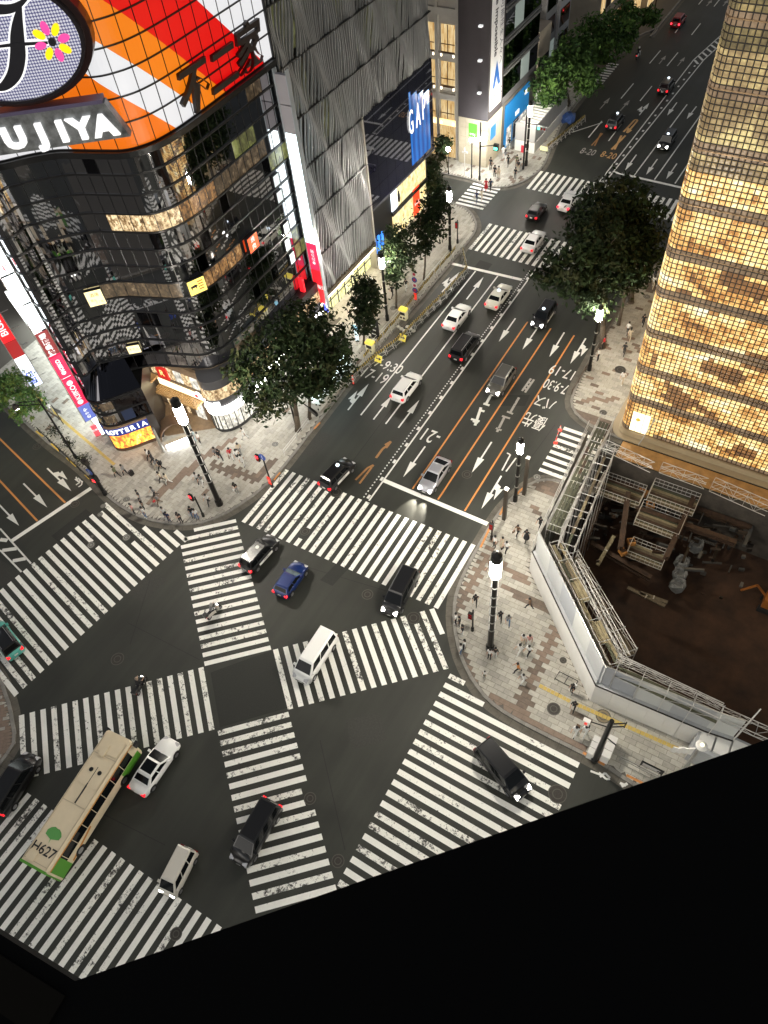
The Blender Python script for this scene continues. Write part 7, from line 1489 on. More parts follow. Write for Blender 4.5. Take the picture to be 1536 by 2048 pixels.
    if 'beam' in extras:
        for s in (-1, 1):
            ld = bpy.data.lights.new('headlight_beam', 'SPOT'); ld.energy = 1500; ld.spot_size = math.radians(48); ld.spot_blend = .7; ld.color = (1, .93, .76); ld.shadow_soft_size = .06
            lo = bpy.data.objects.new('headlight_beam', ld); COL.objects.link(lo); lo.parent = o; lo.location = (f + .06, s * hw * .62, .62); lo.rotation_euler = (0, math.radians(-76), 0)
    return o
UP, DN = PI / 2, -PI / 2
def at_(px, z=.9): g = G(*px, z); return (g.x, g.y)
def by_ends(rear, front, z=.7): a, c = G(*rear, z), G(*front, z); d = c - a; m_ = (a + c) / 2; return (m_.x, m_.y), math.atan2(d.y, d.x)
car('suv', 'white', at_((813, 770)), UP, 'white crossover driving away in the second lane, beside the roadworks start', extras=('rails',))
car('sedan', 'white', at_((914, 629)), UP, 'white saloon with black rear window driving away, next to the roadworks cabinet', brake=False)
car('sedan', 'cream', at_((998, 588)), UP, 'cream taxi saloon waiting just short of the far stop line', extras=('lamp',), name='taxi', cat='taxi')
car('minivan', 'black', at_((930, 690)), UP, 'black people carrier driving away in the lane beside the centre line', extras=('rails',))
car('taxi', 'black', *by_ends((655, 968), (694, 927)), 'black taxi with lettered doors just past the near crossing, driving away', extras=('lamp', 'lettering'), name='taxi', cat='taxi')
car('taxi', 'black', *by_ends((497, 1131), (541, 1082)), 'black taxi with white door panel and white roof disc crossing the diagonal stripes', extras=('lettering', 'plate_rack'), name='taxi', cat='taxi')
car('hatch', 'blue', *by_ends((563, 1184), (600, 1131)), 'deep blue hatchback in the middle of the crossing')
car('sedan', 'white', at_((1068, 478)), UP, 'white saloon on the crossing stripes before the far junction')
car('hatch', 'black', at_((1074, 418)), UP, 'black hatchback in the middle of the far junction')
car('sedan', 'white', at_((1139, 397)), UP, 'white saloon with lit tail lights on the long far crossing', brake=True)
car('taxi', 'black', at_((1232, 240)), UP, 'black taxi driving away past the orange road marks', name='taxi', cat='taxi', extras=('lamp',))
car('taxi', 'black', at_((1334, 169)), UP, 'black taxi with bright red tail lights far up the road by the centre line', name='taxi', cat='taxi', extras=('lamp',))
car('taxi', 'red', at_((1358, 38)), UP, 'dark red car braking at the far top of the road', brake=True)
car('taxi', 'black', at_((1088, 627)), DN, 'black taxi coming towards the camera beside the huge dark tree', 'front', name='taxi', cat='taxi', extras=('lamp', 'lettering'))
car('suv', 'grey', at_((1002, 758)), DN, 'bronze grey crossover coming towards the camera between the orange lane lines', 'front', roof=None, extras=('rails',))
car('lift', 'silver', at_((869, 947)), DN, 'silver car with its headlights on stopped at the near stop line', 'front', extras=('beam',))
car('minivan', 'black', *by_ends((818, 1150), (782, 1218)), 'black people carrier leaving the near crossing towards the camera', 'front')
car('van', 'white', *by_ends((652, 1280), (608, 1347)), 'white van on the diagonal stripes, nose towards the camera', '')
car('minivan', 'black', *by_ends((542, 1612), (480, 1718)), 'long black people carrier with red tail lights on the lower diagonal stripes', 'rear')
car('kei', 'offwhite', *by_ends((377, 1702), (335, 1785)), 'small cream van entering the bottom left stripes', 'front')
car('minivan', 'black', *by_ends((975, 1503), (1036, 1574)), 'black car turning across the right hand stripes, headlights to the lower right', 'front')
car('taxi', 'black', at_((1335, 278)), DN, 'black taxi coming down the middle lane beyond the far junction', 'front', name='taxi', cat='taxi', extras=('lamp',))
car('sedan', 'white', *by_ends((272, 1585), (346, 1478)), 'white saloon with black glass roof beside the bus', 'rear', extras=('sunroof',))
car('minivan', 'black', *by_ends((4, 1607), (56, 1526)), 'black car at the left edge beside the rounded kerb', 'rear')
car('taxi', 'mint', *by_ends((32, 1308), (-12, 1250)), 'mint green taxi leaving at the left edge over the stripes', 'rear', roof='black', name='taxi', cat='taxi', extras=('lamp', 'rails'))
# ---- the bus
(bc, bh) = by_ends((70, 1727), (234, 1476), 3.0)
BU = thing('city_bus', 'cream single decker city bus with green ends and a leaf emblem on its roof', 'bus', (*bc, 0), bh)
BC = mat('bus_cream', (.72, .61, .43), .45, noise=.06, nscale=.8); BG = mat('bus_green', (.09, .30, .03), .4); BO = mat('bus_orange', (.55, .22, .02), .4); bl = 10.5
q = loft([[(x, -w_ * .97, .35), (x, -w_, .55), (x, -w_, 2.72), (x, -w_ * .97, 2.93), (x, -w_ * .9, 3.02), (x, w_ * .9, 3.02), (x, w_ * .97, 2.93), (x, w_, 2.72), (x, w_, .55), (x, w_ * .97, .35)] for x, w_ in ((-bl / 2, 1.12), (-bl / 2 + .12, 1.24), (0, 1.25), (bl / 2 - .15, 1.24), (bl / 2, 1.1))]); part(BU, 'body', q, BC)
for s in (-1, 1):
    y = s * 1.253
    for k in range(8):
        x0 = -4.9 + k * 1.17; q = MB(); q.box(x0, x0 + 1.12, y - .004, y + .004, 1.45, 2.55); part(BU, 'side_window', q, CARGL)
    q = MB(); q.box(-5.0, 5.0, y - .006, y + .006, 2.58, 2.70); part(BU, 'orange_stripe', q, BO)
    q = MB(); q.box(2.9, 5.0, y - .007, y + .007, .45, 1.38); part(BU, 'green_panel', q, BG); q = MB(); q.box(-5.0, -3.9, y - .007, y + .007, .45, 2.56); part(BU, 'green_panel', q, BG)
    q = MB(); q.hexa([(-3.7, y - .008, .5), (-1.2, y - .008, 1.1), (-1.2, y + .008, 1.1), (-3.7, y + .008, .5), (-3.7, y - .008, .72), (-1.2, y - .008, 1.34), (-1.2, y + .008, 1.34), (-3.7, y + .008, .72)]); part(BU, 'orange_wave', q, BO)
    for x in (-2.9, 2.75):
        q = MB(); q.tube((x, s * 1.0, .48), (x, s * 1.262, .48), .48, 16); w_ = part(BU, 'wheel', q, RUBBER); q = MB(); q.tube((x, s * 1.2, .48), (x, s * 1.27, .48), .27, 12); link('rim', q.mesh('rim', CHROME), w_, True)
    q = MB(); q.box(5.0, 5.45, s * 1.45 - .12, s * 1.45 + .12, 2.2, 2.7); q.tube((5.1, s * 1.2, 2.75), (5.3, s * 1.45, 2.7), .03, 5); part(BU, 'mirror', q, TRIMB)
q = MB(); q.box(bl / 2 - .02, bl / 2 + .02, -1.08, 1.08, 1.2, 2.6); part(BU, 'windscreen', q, CARGL); q = MB(); q.box(bl / 2 - .1, bl / 2 + .02, -1.1, 1.1, .4, 1.1); part(BU, 'front_skirt', q, BG)
q = MB(); q.box(-bl / 2 - .03, -bl / 2 + .15, -1.2, 1.2, .5, 3.035); part(BU, 'rear_panel', q, BG); q = MB(); q.box(-bl / 2 - .05, -bl / 2 - .02, -.95, .95, 1.6, 2.5); part(BU, 'rear_window', q, CARGL)
for s in (-1, 1): q = MB(); q.box(-bl / 2 - .05, -bl / 2 - .02, s * 1.0 - .1, s * 1.0 + .1, .8, 1.3); part(BU, 'tail_light', q, TAILD)
RB = mat('bus_roof_shade', (.50, .42, .30), .5)
for x0, x1, y0, y1, h in ((3.6, 4.9, -.95, .95, .05), (3.3, 4.2, .05, .55, .14), (1.0, 3.2, -1.0, .8, .035), (-4.9, -4.2, .2, .9, .08)): q = MB(); q.box(x0, x1, y0, y1, 3.02, 3.02 + h); part(BU, 'roof_panel', q, BC)
for y in (-.45, .35): q = MB(); q.lathe((2.15, y, 3.055), [(.17, 0), (.17, .05), (.12, .08)], 14); part(BU, 'roof_vent', q, BLACK)
q = MB(); q.box(-.2, 2.5, -.07, -.02, 3.056, 3.066); q.box(-.4, 1.2, -.09, -.0, 3.02, 3.07); part(BU, 'roof_seam', q, TRIMB)
for s in (-1, 1): q = MB(); q.box(-5.0, 4.8, s * 1.08 - .025, s * 1.08 + .025, 3.02, 3.06); part(BU, 'roof_gutter', q, RB)
for x in (-.5, 3.35, -4.9): q = MB(); q.box(x, x + .05, -1.05, 1.05, 3.02, 3.04); part(BU, 'roof_joint', q, RB)
leaf = [(-.62, -.04), (-.3, -.02), (-.12, -.62), (.16, -.66), (.38, -.48), (.52, -.22), (.50, -.03), (.56, .2), (.42, .48), (.18, .66), (-.12, .62), (-.3, .05)]
q = MB(); q.add([(-2.9 + x, y, 3.036) for x, y in leaf], [(1, 2, 3, 4, 5, 6), (1, 6, 7, 8, 9, 10, 11), (0, 1, 11)]); part(BU, 'leaf_emblem', q, mat('emblem_green', (.10, .33, .08), .5))
me = txt('H627', .95, ext=.002, off=.012); me.materials.append(TRIMB); me.transform(Matrix.Translation((-4.0, .0, 3.04)) @ Matrix.Rotation(-PI / 2, 4, 'Z')); link('roof_lettering', me, BU, True)

# ================================================================== PEOPLE
SKIN = mat('skin', (.48, .30, .21), .6); HAIR = mat('hair_black', (.012, .010, .009), .5); SHOE = mat('shoe_dark', (.03, .03, .03), .6); SHOEW = mat('shoe_white', (.6, .6, .58), .6)
CL = {k: mat('cloth_' + k, c, .85, noise=.12, nscale=6) for k, c in {'white': (.70, .70, .68), 'black': (.014, .014, .016), 'navy': (.018, .026, .07), 'grey': (.20, .20, .20), 'beige': (.50, .43, .32), 'red': (.50, .02, .03), 'orange': (.55, .22, .06), 'pink': (.55, .28, .26), 'brown': (.13, .075, .045), 'denim': (.10, .16, .28), 'pale': (.40, .52, .56), 'olive': (.10, .11, .06)}.items()}
POSES = {
    'stand': dict(pel=(0, 0, .93), che=(0, .0, 1.30), nk=(0, 0, 1.46), hd=(0, .02, 1.58), l=[(-.18, 0, 1.38), (-.23, .02, 1.12), (-.21, .10, .88), (-.09, 0, .88), (-.10, .03, .50), (-.10, 0, .09), (-.11, .15, .05)], r=[(.18, 0, 1.38), (.23, .02, 1.12), (.21, .10, .88), (.09, 0, .88), (.10, .03, .50), (.11, 0, .09), (.12, .15, .05)]),
    'walk': dict(pel=(0, 0, .92), che=(0, .04, 1.30), nk=(0, .06, 1.45), hd=(0, .09, 1.57), l=[(-.18, .03, 1.37), (-.23, -.12, 1.13), (-.21, -.10, .90), (-.09, 0, .87), (-.10, .24, .52), (-.10, .28, .10), (-.10, .43, .09)], r=[(.18, .03, 1.37), (.23, .16, 1.12), (.20, .36, .98), (.09, 0, .87), (.10, -.05, .49), (.10, -.36, .14), (.11, -.24, .05)]),
    'phone': dict(pel=(0, 0, .93), che=(0, .02, 1.30), nk=(0, .05, 1.45), hd=(0, .11, 1.56), l=[(-.18, .02, 1.37), (-.22, .06, 1.12), (-.06, .30, 1.18), (-.09, 0, .88), (-.11, .04, .50), (-.12, 0, .09), (-.14, .15, .05)], r=[(.18, .02, 1.37), (.23, .05, 1.12), (.08, .30, 1.16), (.09, 0, .88), (.10, .03, .50), (.11, 0, .09), (.13, .15, .05)]),
    'ride': dict(pel=(0, -.1, .86), che=(0, .08, 1.22), nk=(0, .16, 1.36), hd=(0, .22, 1.48), l=[(-.18, .12, 1.29), (-.27, .28, 1.08), (-.28, .52, 1.06), (-.10, -.05, .82), (-.16, .34, .72), (-.15, .26, .32), (-.15, .42, .28)], r=[(.18, .12, 1.29), (.27, .28, 1.08), (.28, .52, 1.06), (.10, -.05, .82), (.16, .34, .72), (.15, .26, .32), (.15, .42, .28)])}
FIG = {}
def figure(pose, slim):
    key = (pose, slim)
    if key in FIG: return FIG[key]
    P = POSES[pose]; k = .92 if slim else 1.0
    nodes = [P['pel'], P['che'], P['nk'], P['hd'], tuple(Vector(P['hd']) + Vector((0, .01, .12)))]; rad = [.125 * k, .145 * k, .055, .088, .082]; edges = [(0, 1), (1, 2), (2, 3), (3, 4)]; segs = [('top', 0, 1), ('top', 1, 2), ('skin', 2, 3), ('skin', 3, 4)]
    for side in 'lr':
        s = P[side]; b = len(nodes); nodes += [s[0], s[1], s[2], tuple(Vector(s[2]) + (Vector(s[2]) - Vector(s[1])).normalized() * .13)]; rad += [.062, .043, .032, .03]; edges += [(1, b), (b, b + 1), (b + 1, b + 2), (b + 2, b + 3)]; segs += [('top', 1, b), ('top', b, b + 1), ('skin', b + 1, b + 2), ('skin', b + 2, b + 3)]
        b = len(nodes); nodes += list(s[3:]); rad += [.088 * k, .062, .045, .042]; edges += [(0, b), (b, b + 1), (b + 1, b + 2), (b + 2, b + 3)]; segs += [('bottom', 0, b), ('bottom', b, b + 1), ('bottom', b + 1, b + 2), ('shoe', b + 2, b + 3)]
    bm = bmesh.new(); ly = bm.verts.layers.skin.verify(); vs = [bm.verts.new(v) for v in nodes]; [bm.edges.new((vs[a], vs[c])) for a, c in edges]
    for i, v in enumerate(vs): v[ly].radius = (rad[i], rad[i]); v[ly].use_root = (i == 0)
    me = bpy.data.meshes.new('figure'); bm.to_mesh(me); bm.free(); o = bpy.data.objects.new('figure', me); COL.objects.link(o)
    md = o.modifiers.new('skin', 'SKIN'); md.use_smooth_shade = True; sb = o.modifiers.new('sub', 'SUBSURF'); sb.levels = 1; sb.render_levels = 1
    dg = bpy.context.evaluated_depsgraph_get(); out = bpy.data.meshes.new_from_object(o.evaluated_get(dg)); bpy.data.objects.remove(o); out.name = 'body'
    out.materials.clear(); order = ['skin', 'top', 'bottom', 'shoe']
    for _ in order: out.materials.append(SKIN)
    idx = []
    for p in out.polygons:
        c = p.center; best = min(((geometry.intersect_point_line(c, Vector(nodes[a]), Vector(nodes[b]))[1], s_, a, b) for s_, a, b in segs), key=lambda t: (c - Vector(nodes[t[2]]).lerp(Vector(nodes[t[3]]), max(0, min(1, t[0])))).length); idx.append(order.index(best[1]))
    out.polygons.foreach_set('material_index', idx)
    hd = Vector(P['hd']); h = MB(); rr = .108
    h.lathe((hd.x, hd.y - .012, hd.z + .02), [(rr * .85, -.06), (rr * 1.02, .02), (rr * .98, .10), (rr * .6, .165), (.01, .185)], 10)
    h2 = MB(); h2.merge(h); h2.lathe((hd.x, hd.y - .06, hd.z - .20), [(.07, 0), (.085, .1), (.08, .22)], 8)
    FIG[key] = (out, h.mesh('hair', HAIR, True), h2.mesh('hair', HAIR, True), hd, Vector(P['r'][2])); return FIG[key]
sk = MB(); sk.lathe((0, 0, .42), [(.27, 0), (.24, .2), (.15, .52)], 10); SKIRT = {}
def bagmesh(m_):
    q = MB(); q.box(-.05, .05, -.14, .14, -.34, -.08); q.tube((0, -.1, -.08), (0, 0, .06), .01, 4); q.tube((0, .1, -.08), (0, 0, .06), .01, 4); return q.mesh('bag', m_)
BAGS = {k: bagmesh(CL[k]) for k in ('white', 'black', 'red', 'brown')}
bp_m = MB(); bp_m.box(-.14, .14, -.27, -.13, 1.02, 1.42); PACK = {k: bp_m.mesh('backpack', CL[k]) for k in ('black', 'white', 'brown')}
def person(px, pose, deg, top, bot, label, hair='s', bag=None, pack=None, skirt=None, slim=False, sc=1.06, z=.14, group='pedestrians at the crossing', shoe=None, loc=None):
    g = G(*px) if loc is None else Vector(loc); f = figure(pose, slim); o = link('person', f[0]); o.location = (g.x, g.y, z); o.rotation_euler = (0, 0, math.radians(deg)); o.scale = (sc, sc, sc); tag(o, label, 'person', group)
    for i, m_ in enumerate((SKIN, CL[top], CL[bot], shoe or (SHOEW if rnd.random() < .4 else SHOE))): o.material_slots[i].link = 'OBJECT'; o.material_slots[i].material = m_
    link('hair', f[2 if hair == 'l' else 1], o, True)
    if bag: b_ = link('bag', BAGS[bag], o, True); b_.location = f[4]
    if pack: link('backpack', PACK[pack], o, True)
    if skirt:
        if skirt not in SKIRT: SKIRT[skirt] = sk.mesh('skirt', CL[skirt])
        link('skirt', SKIRT[skirt], o, True)
    return o
rnd.seed(77)
NWs, NEs = 'pedestrians on the left corner pavement', 'pedestrians on the right corner pavement'
# facing: 0 deg looks along +y (away); 180 towards the camera
for a in [
    ((238.5, 957), 'walk', 100, 'olive', 'black', 'person in dark olive walking on the left pavement, nearest the railing', 's', None, None, None, NWs), ((255, 953), 'walk', 100, 'grey', 'black', 'person in grey walking with a suitcase by the burger shop', 's', None, None, None, NWs),
    ((303, 922), 'walk', 120, 'white', 'black', 'person in white shirt leading the group passing the subway parapet', 's', None, 'black', None, NWs), ((311, 930), 'walk', 120, 'black', 'black', 'person in black second in the group passing the subway parapet', 's', None, None, None, NWs), ((318, 941), 'walk', 120, 'grey', 'beige', 'person in grey top and beige trousers in the group by the subway parapet', 'l', None, None, None, NWs), ((326, 943), 'walk', 120, 'black', 'black', 'person all in black at the rear of the group by the subway parapet', 's', None, 'black', None, NWs),
    ((327, 966), 'walk', 130, 'beige', 'black', 'person in beige top walking below the parapet group', 'l', None, None, None, NWs), ((340, 970), 'walk', 130, 'beige', 'white', 'person in beige jacket and white trousers on the paving band', 's', None, None, None, NWs),
    ((272, 1030), 'stand', 150, 'pink', 'black', 'person in pink waiting at the left end of the curved kerb', 'l', None, None, None, NWs), ((284, 1003), 'stand', 160, 'black', 'grey', 'person in black top and grey trousers behind the kerb queue', 's', None, None, None, NWs), ((290, 1019), 'stand', 170, 'black', 'black', 'person all in black in the kerb queue at the left', 's', None, None, None, NWs), ((294, 1037), 'stand', 180, 'white', 'denim', 'person in white top and pale jeans at the kerb', 'l', None, None, None, NWs),
    ((314, 996), 'walk', 160, 'grey', 'black', 'person in grey with dark trousers beside the one with the red bag', 'l', None, None, None, NWs), ((322, 1011), 'walk', 165, 'grey', 'brown', 'person carrying a red bag on the left pavement', 's', 'red', None, None, NWs),
    ((334, 1037), 'stand', 190, 'white', 'black', 'person in white blouse waiting at the kerb in the middle', 'l', None, None, None, NWs), ((342, 1046), 'stand', 195, 'navy', 'navy', 'person in navy with a white bag at the kerb edge', 's', 'white', None, None, NWs), ((365, 1047), 'phone', 200, 'black', 'black', 'person in black suit alone at the kerb looking at a phone', 's', None, None, None, NWs), ((389, 1037), 'stand', 210, 'black', 'denim', 'person in black top and blue jeans by the red pedestrian signal', 's', 'white', None, None, NWs), ((397, 1040), 'stand', 215, 'white', 'denim', 'person in white top and jeans under the red pedestrian signal', 'l', None, None, None, NWs), ((420, 1010), 'walk', 190, 'white', 'black', 'person in white shirt and black trousers right of the red signal', 's', None, None, None, NWs),
    ((399, 968), 'walk', 200, 'white', 'black', 'person in white shirt in the pair left of the tall lamp', 's', None, None, None, NWs), ((408, 972), 'walk', 200, 'grey', 'white', 'person in grey and white in the pair left of the tall lamp', 'l', None, None, None, NWs),
    ((435, 918), 'walk', 250, 'grey', 'black', 'person in grey arm in arm near the top of the tall lamp', 'l', None, None, None, NWs), ((443, 923), 'walk', 250, 'black', 'black', 'person in black arm in arm near the top of the tall lamp', 's', None, None, None, NWs), ((465, 920), 'walk', 230, 'red', 'white', 'person in a bright red top with a brown bag on the pavement', 'l', 'brown', None, None, NWs), ((482, 910), 'walk', 220, 'beige', 'grey', 'person in beige above the one in red', 's', None, None, None, NWs), ((478, 922), 'walk', 220, 'white', 'black', 'person in white right of the one in red', 's', None, 'black', None, NWs), ((488, 932), 'walk', 220, 'white', 'white', 'person all in white below the red top', 'l', None, None, None, NWs),
    ((476, 988), 'phone', 200, 'black', 'grey', 'person in black with a white bag alone near the right kerb of the left corner', 'l', 'white', None, None, NWs), ((393, 884), 'stand', 160, 'pale', 'pale', 'person in pale blue standing at the end of the lit parapet', 'l', None, None, None, NWs), ((402, 889), 'stand', 170, 'white', 'black', 'person in white top standing at the end of the lit parapet', 's', None, None, None, NWs), ((492, 880), 'walk', 120, 'white', 'white', 'person in pale clothes under the big tree by the curved shop', 's', None, None, None, NWs), ((107, 830), 'walk', 60, 'white', 'grey', 'person in white walking up the left street past the shop front', 's', None, None, None, NWs),
    ((989, 1096), 'stand', 150, 'white', 'black', 'person in white shirt and black trousers by the kerb post', 's', None, None, None, NEs), ((1004, 1097), 'stand', 150, 'beige', 'beige', 'person in beige dress above the tall lamp', 'l', None, None, 'beige', NEs), ((1013, 1106), 'walk', 160, 'white', 'black', 'person in white blouse and black trousers above the tall lamp', 's', 'black', None, None, NEs), ((1035, 1073), 'walk', 160, 'brown', 'black', 'person in brown with a round bag on the right pavement', 's', 'brown', None, None, NEs), ((1052, 1083), 'walk', 170, 'black', 'black', 'person in long black coat beside the brown one', 'l', None, None, 'black', NEs), ((1079, 1058), 'walk', 170, 'black', 'black', 'person in black close to the mesh fence', 's', None, None, None, NEs),
    ((980, 1152), 'walk', 150, 'white', 'white', 'person in white left of the tall lamp lantern', 'l', None, None, None, NEs), ((951, 1210), 'walk', 200, 'black', 'black', 'person in black alone by the brown paving band', 's', None, None, None, NEs), ((912, 1248), 'stand', 110, 'white', 'black', 'person in white waiting at the right corner kerb', 's', None, None, None, NEs), ((919, 1254), 'stand', 110, 'black', 'black', 'person in black waiting at the right corner kerb', 's', None, None, None, NEs), ((925, 1272), 'stand', 120, 'black', 'white', 'person in black top and white trousers at the right corner kerb', 'l', None, None, None, NEs), ((929, 1300), 'stand', 110, 'white', 'white', 'person in white with long hair at the lower part of the corner kerb', 'l', None, None, None, NEs), ((922, 1309), 'stand', 110, 'white', 'denim', 'person in white shirt with a blue bag at the lower part of the corner kerb', 's', None, 'black', None, NEs),
    ((979, 1318), 'stand', 180, 'white', 'black', 'person in white shirt standing at the foot of the tall lamp', 's', None, None, None, NEs), ((990, 1315), 'stand', 190, 'black', 'white', 'person in black with a white bag at the foot of the tall lamp', 'l', 'white', None, None, NEs), ((1000, 1242), 'walk', 200, 'black', 'black', 'person in black right of the tall lamp', 's', None, None, None, NEs), ((1016, 1250), 'walk', 200, 'grey', 'denim', 'person in grey and jeans right of the tall lamp', 'l', None, None, None, NEs), ((1058, 1219), 'walk', 90, 'brown', 'black', 'person in brown walking along the white hoarding', 's', None, None, None, NEs),
    ((1046, 1289), 'phone', 170, 'white', 'beige', 'person in a white hat in the group of four by the paving band', 's', None, None, None, NEs), ((1057, 1291), 'stand', 200, 'pink', 'white', 'person in pale pink in the group of four by the paving band', 'l', None, None, None, NEs), ((1039, 1309), 'walk', 150, 'white', 'white', 'person all in white at the front of the group of four', 'l', None, None, None, NEs), ((1057, 1311), 'walk', 160, 'white', 'black', 'person in white top and dark trousers at the front of the group of four', 's', None, None, None, NEs),
    ((1035, 1346), 'walk', 120, 'orange', 'black', 'person in an orange jacket on the right pavement', 's', None, None, None, NEs), ((1046, 1367), 'walk', 150, 'white', 'white', 'person in white below the one in orange', 's', None, None, None, NEs), ((969, 1356), 'stand', 160, 'white', 'olive', 'small child in white with olive shorts near the lower kerb', 's', None, None, None, NEs), ((1142, 1387), 'stand', 150, 'black', 'black', 'guard in dark uniform with a white vest by the hoarding', 's', None, 'white', None, NEs), ((1146, 1420), 'walk', 180, 'black', 'black', 'person in black T shirt walking on the yellow tactile strip', 's', None, None, None, NEs), ((1149, 1470), 'walk', 170, 'white', 'white', 'person in white with a backpack left in the pair at the lower right', 'l', None, 'brown', None, NEs), ((1168, 1470), 'walk', 170, 'white', 'white', 'person in white with black hair right in the pair at the lower right', 's', None, 'black', None, NEs)]:
    px, pose, deg, top, bot, lab, hair, bag, pack, skirt, grp = a
    person(px, pose, deg, top, bot, lab, hair, bag, pack, skirt, slim=hair == 'l', sc=.72 if 'child' in lab else rnd.uniform(1.02, 1.12), group=grp)
HS, FS = 'pedestrians by the glass block building', 'pedestrians at the far junction'
for a in [((1243, 769), 'walk', 180, 'white', 'beige', 'person in white top nearest the glass block corner', 'l', HS), ((1246, 713), 'walk', 0, 'black', 'black', 'person all in black on the pavement by the glass blocks', 's', HS), ((1257, 684), 'walk', 10, 'beige', 'beige', 'person in pale beige beyond the one in black', 'l', HS), ((1253, 671), 'walk', 0, 'white', 'black', 'person in white top and black trousers on the glass block pavement', 's', HS), ((1284, 655), 'walk', 180, 'black', 'black', 'person in black closest to the amber wall', 's', HS), ((1304, 579), 'walk', 0, 'white', 'beige', 'person in white left in the far pair by the amber wall', 'l', HS), ((1312, 581), 'walk', 0, 'grey', 'white', 'person in grey right in the far pair by the amber wall', 's', HS), ((1308, 560), 'walk', 180, 'black', 'black', 'person in black beyond the far pair by the amber wall', 's', HS), ((1195, 724), 'stand', 90, 'white', 'black', 'person in white leaning by the big tree trunks', 's', HS), ((1205, 700), 'stand', 90, 'red', 'black', 'person in dull red by the big tree trunks', 's', HS),
          ((785, 597), 'walk', 0, 'black', 'black', 'person in black under the street trees by the louvred building', 's', 'pedestrians by the louvred building'), ((813, 583), 'walk', 180, 'black', 'white', 'person in black with a white bag by the round signs', 's', 'pedestrians by the louvred building'),
          ((972, 381), 'walk', 180, 'red', 'red', 'person in a long red dress starting over the small crossing', 'l', FS), ((981, 381), 'walk', 180, 'navy', 'black', 'person in navy beside the red dress', 's', FS), ((953, 406), 'walk', 0, 'navy', 'navy', 'person in navy suit in the middle of the small crossing', 's', FS), ((963, 402), 'walk', 0, 'beige', 'beige', 'person in beige coat in the middle of the small crossing', 'l', FS), ((989, 357), 'stand', 180, 'black', 'black', 'person in black dress waiting at the far corner', 'l', FS), ((997, 358), 'stand', 180, 'beige', 'beige', 'person in beige waiting at the far corner', 's', FS), ((1016, 335), 'walk', 180, 'black', 'black', 'person in black walking between the corner and the shed', 's', FS), ((1010, 326), 'walk', 0, 'grey', 'white', 'person in grey by the blue shop front', 'l', FS), ((1006, 318), 'walk', 0, 'white', 'white', 'person in white by the blue shop front', 's', FS), ((1030, 360), 'stand', 180, 'black', 'black', 'person in black waiting at the long far crossing', 's', FS), ((1036, 346), 'stand', 180, 'black', 'beige', 'person in black and beige behind the long far crossing', 'l', FS), ((1040, 344), 'stand', 190, 'white', 'grey', 'person in white by the signal mast at the shed', 's', FS), ((1033, 335), 'stand', 190, 'olive', 'brown', 'person in olive leaning on the white shed panel', 's', FS), ((1018, 300), 'walk', 0, 'black', 'white', 'person in black with white in the gap between shed and blue shop', 's', FS), ((981, 341), 'stand', 180, 'black', 'black', 'person in black at the corner of the stone base', 's', FS)]:
    px, pose, deg, top, bot, lab, hair, grp = a
    onroad = lab.find('small crossing') > 0 or lab.find('beside the red') > 0
    person(px, pose, deg, top, bot, lab, hair, skirt='red' if top == 'red' and bot == 'red' else None, slim=hair == 'l', sc=rnd.uniform(1.02, 1.12), z=.0 if onroad else .14, group=grp)
SUI = thing('suitcase', 'dark wheeled suitcase beside the person in grey near the burger shop', 'suitcase', (*G(266, 952), .14)); p = G(266, 952); q = MB(); q.box(p.x - .15, p.x + .15, p.y - .22, p.y + .22, .2, .85); q.build('shell', BLACK, SUI); q = MB(); q.tube((p.x, p.y - .12, .85), (p.x, p.y - .12, 1.15), .015, 4); q.tube((p.x, p.y + .12, .85), (p.x, p.y + .12, 1.15), .015, 4); q.tube((p.x, p.y - .12, 1.15), (p.x, p.y + .12, 1.15), .015, 4); q.build('handle', STEEL, SUI)
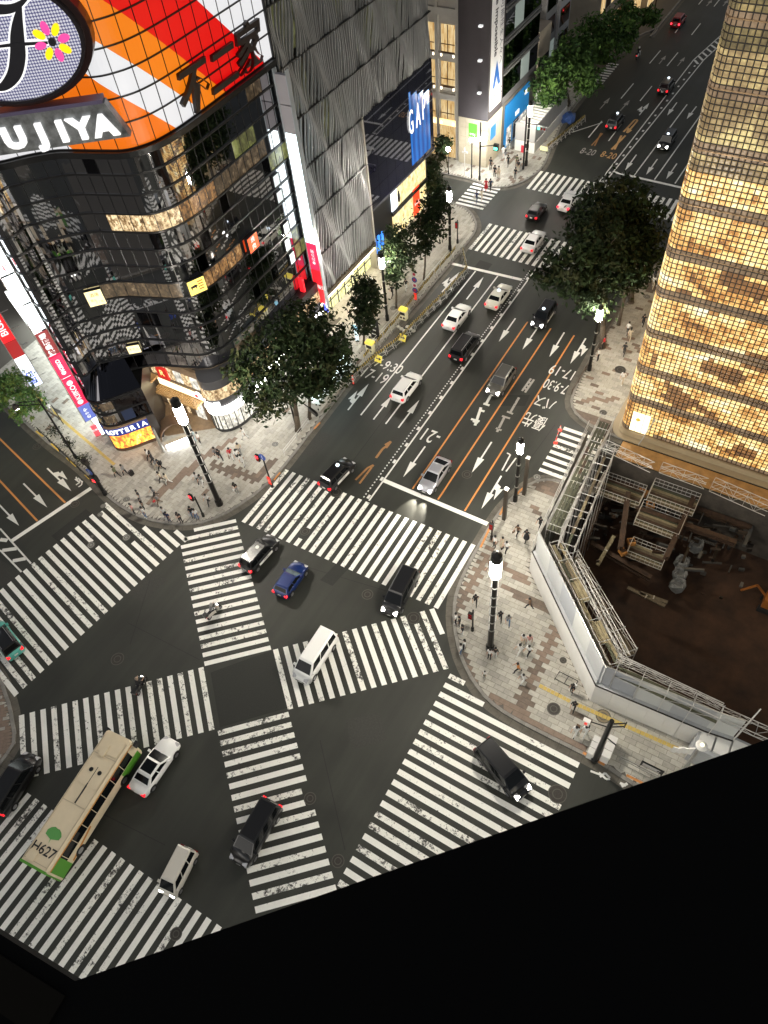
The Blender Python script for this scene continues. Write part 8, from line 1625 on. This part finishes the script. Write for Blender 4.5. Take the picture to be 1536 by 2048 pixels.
def scooter(px, head, label, plabel, top, colm, z=0., helmet=None):
    g = G(*px); o = thing('scooter', label, 'scooter', (g.x, g.y, 0), head)
    q = loft([[(x, -w_, z0), (x, -w_, z1), (x, w_, z1), (x, w_, z0)] for x, w_, z0, z1 in ((-.85, .06, .55, .78), (-.55, .16, .42, .82), (-.05, .16, .36, .78), (.1, .16, .26, .36), (.42, .14, .26, .4))]); part(o, 'body', q, colm, True)
    q = loft([[(x, -w_, z0), (x, -w_, z1), (x, w_, z1), (x, w_, z0)] for x, w_, z0, z1 in ((.42, .2, .3, .62), (.5, .22, .3, 1.0), (.6, .14, .5, 1.0))]); part(o, 'leg_shield', q, colm, True)
    q = MB(); q.box(-.6, .0, -.13, .13, .82, .9); part(o, 'seat', q, TRIMB); q = MB(); q.box(-1.05, -.65, -.2, .2, .86, 1.2); part(o, 'rear_box', q, TRIMB)
    for x in (-.62, .68): q = MB(); q.tube((x, -.06, .25), (x, .06, .25), .25, 14); w_ = part(o, 'wheel', q, RUBBER); q = MB(); q.tube((x, -.065, .25), (x, .065, .25), .13, 10); link('rim', q.mesh('rim', CHROME), w_, True)
    q = MB(); q.tube((.5, -.34, 1.05), (.5, .34, 1.05), .02, 5); q.tube((.62, 0, .3), (.48, 0, 1.05), .03, 5); part(o, 'handlebar', q, CHROME); q = MB(); q.box(.58, .66, -.09, .09, .86, 1.0); part(o, 'headlight', q, HEADL); q = MB(); q.box(-.92, -.85, -.08, .08, .62, .74); part(o, 'tail_light', q, TAILL)
    pr_ = person(px, 'ride', math.degrees(head) - 90, top, 'black', plabel, sc=1.05, z=.02, group='scooter riders', loc=(g.x - .12 * math.cos(head), g.y - .12 * math.sin(head)))
    q = MB(); h = FIG[('ride', False)][3]; q.lathe((h.x, h.y, h.z), [(.11, -.06), (.14, .02), (.14, .12), (.09, .2), (.01, .23)], 10); link('helmet', q.mesh('helmet', helmet or WHITEP, True), pr_, True)
scooter((285, 1375), math.atan2(*(lambda d: (d.y, d.x))(G(296, 1352) - G(276, 1395))), 'dark delivery scooter on the left diagonal stripes', 'person in dark jacket riding the scooter over the left stripes', 'black', CP_['black'], helmet=mat('helmet_tan', (.3, .22, .16), .3))
scooter((430, 1228), math.atan2(*(lambda d: (d.y, d.x))(G(447, 1212) - G(418, 1242))), 'pale scooter crossing the upper diagonal stripes', 'person in grey riding the pale scooter over the upper stripes', 'grey', CP_['offwhite'], helmet=mat('helmet_grey', (.3, .3, .28), .3))
scooter((1275, 116), PI / 2, 'scooter at the far left kerb up the road', 'person in black riding the far scooter', 'black', CP_['white'])
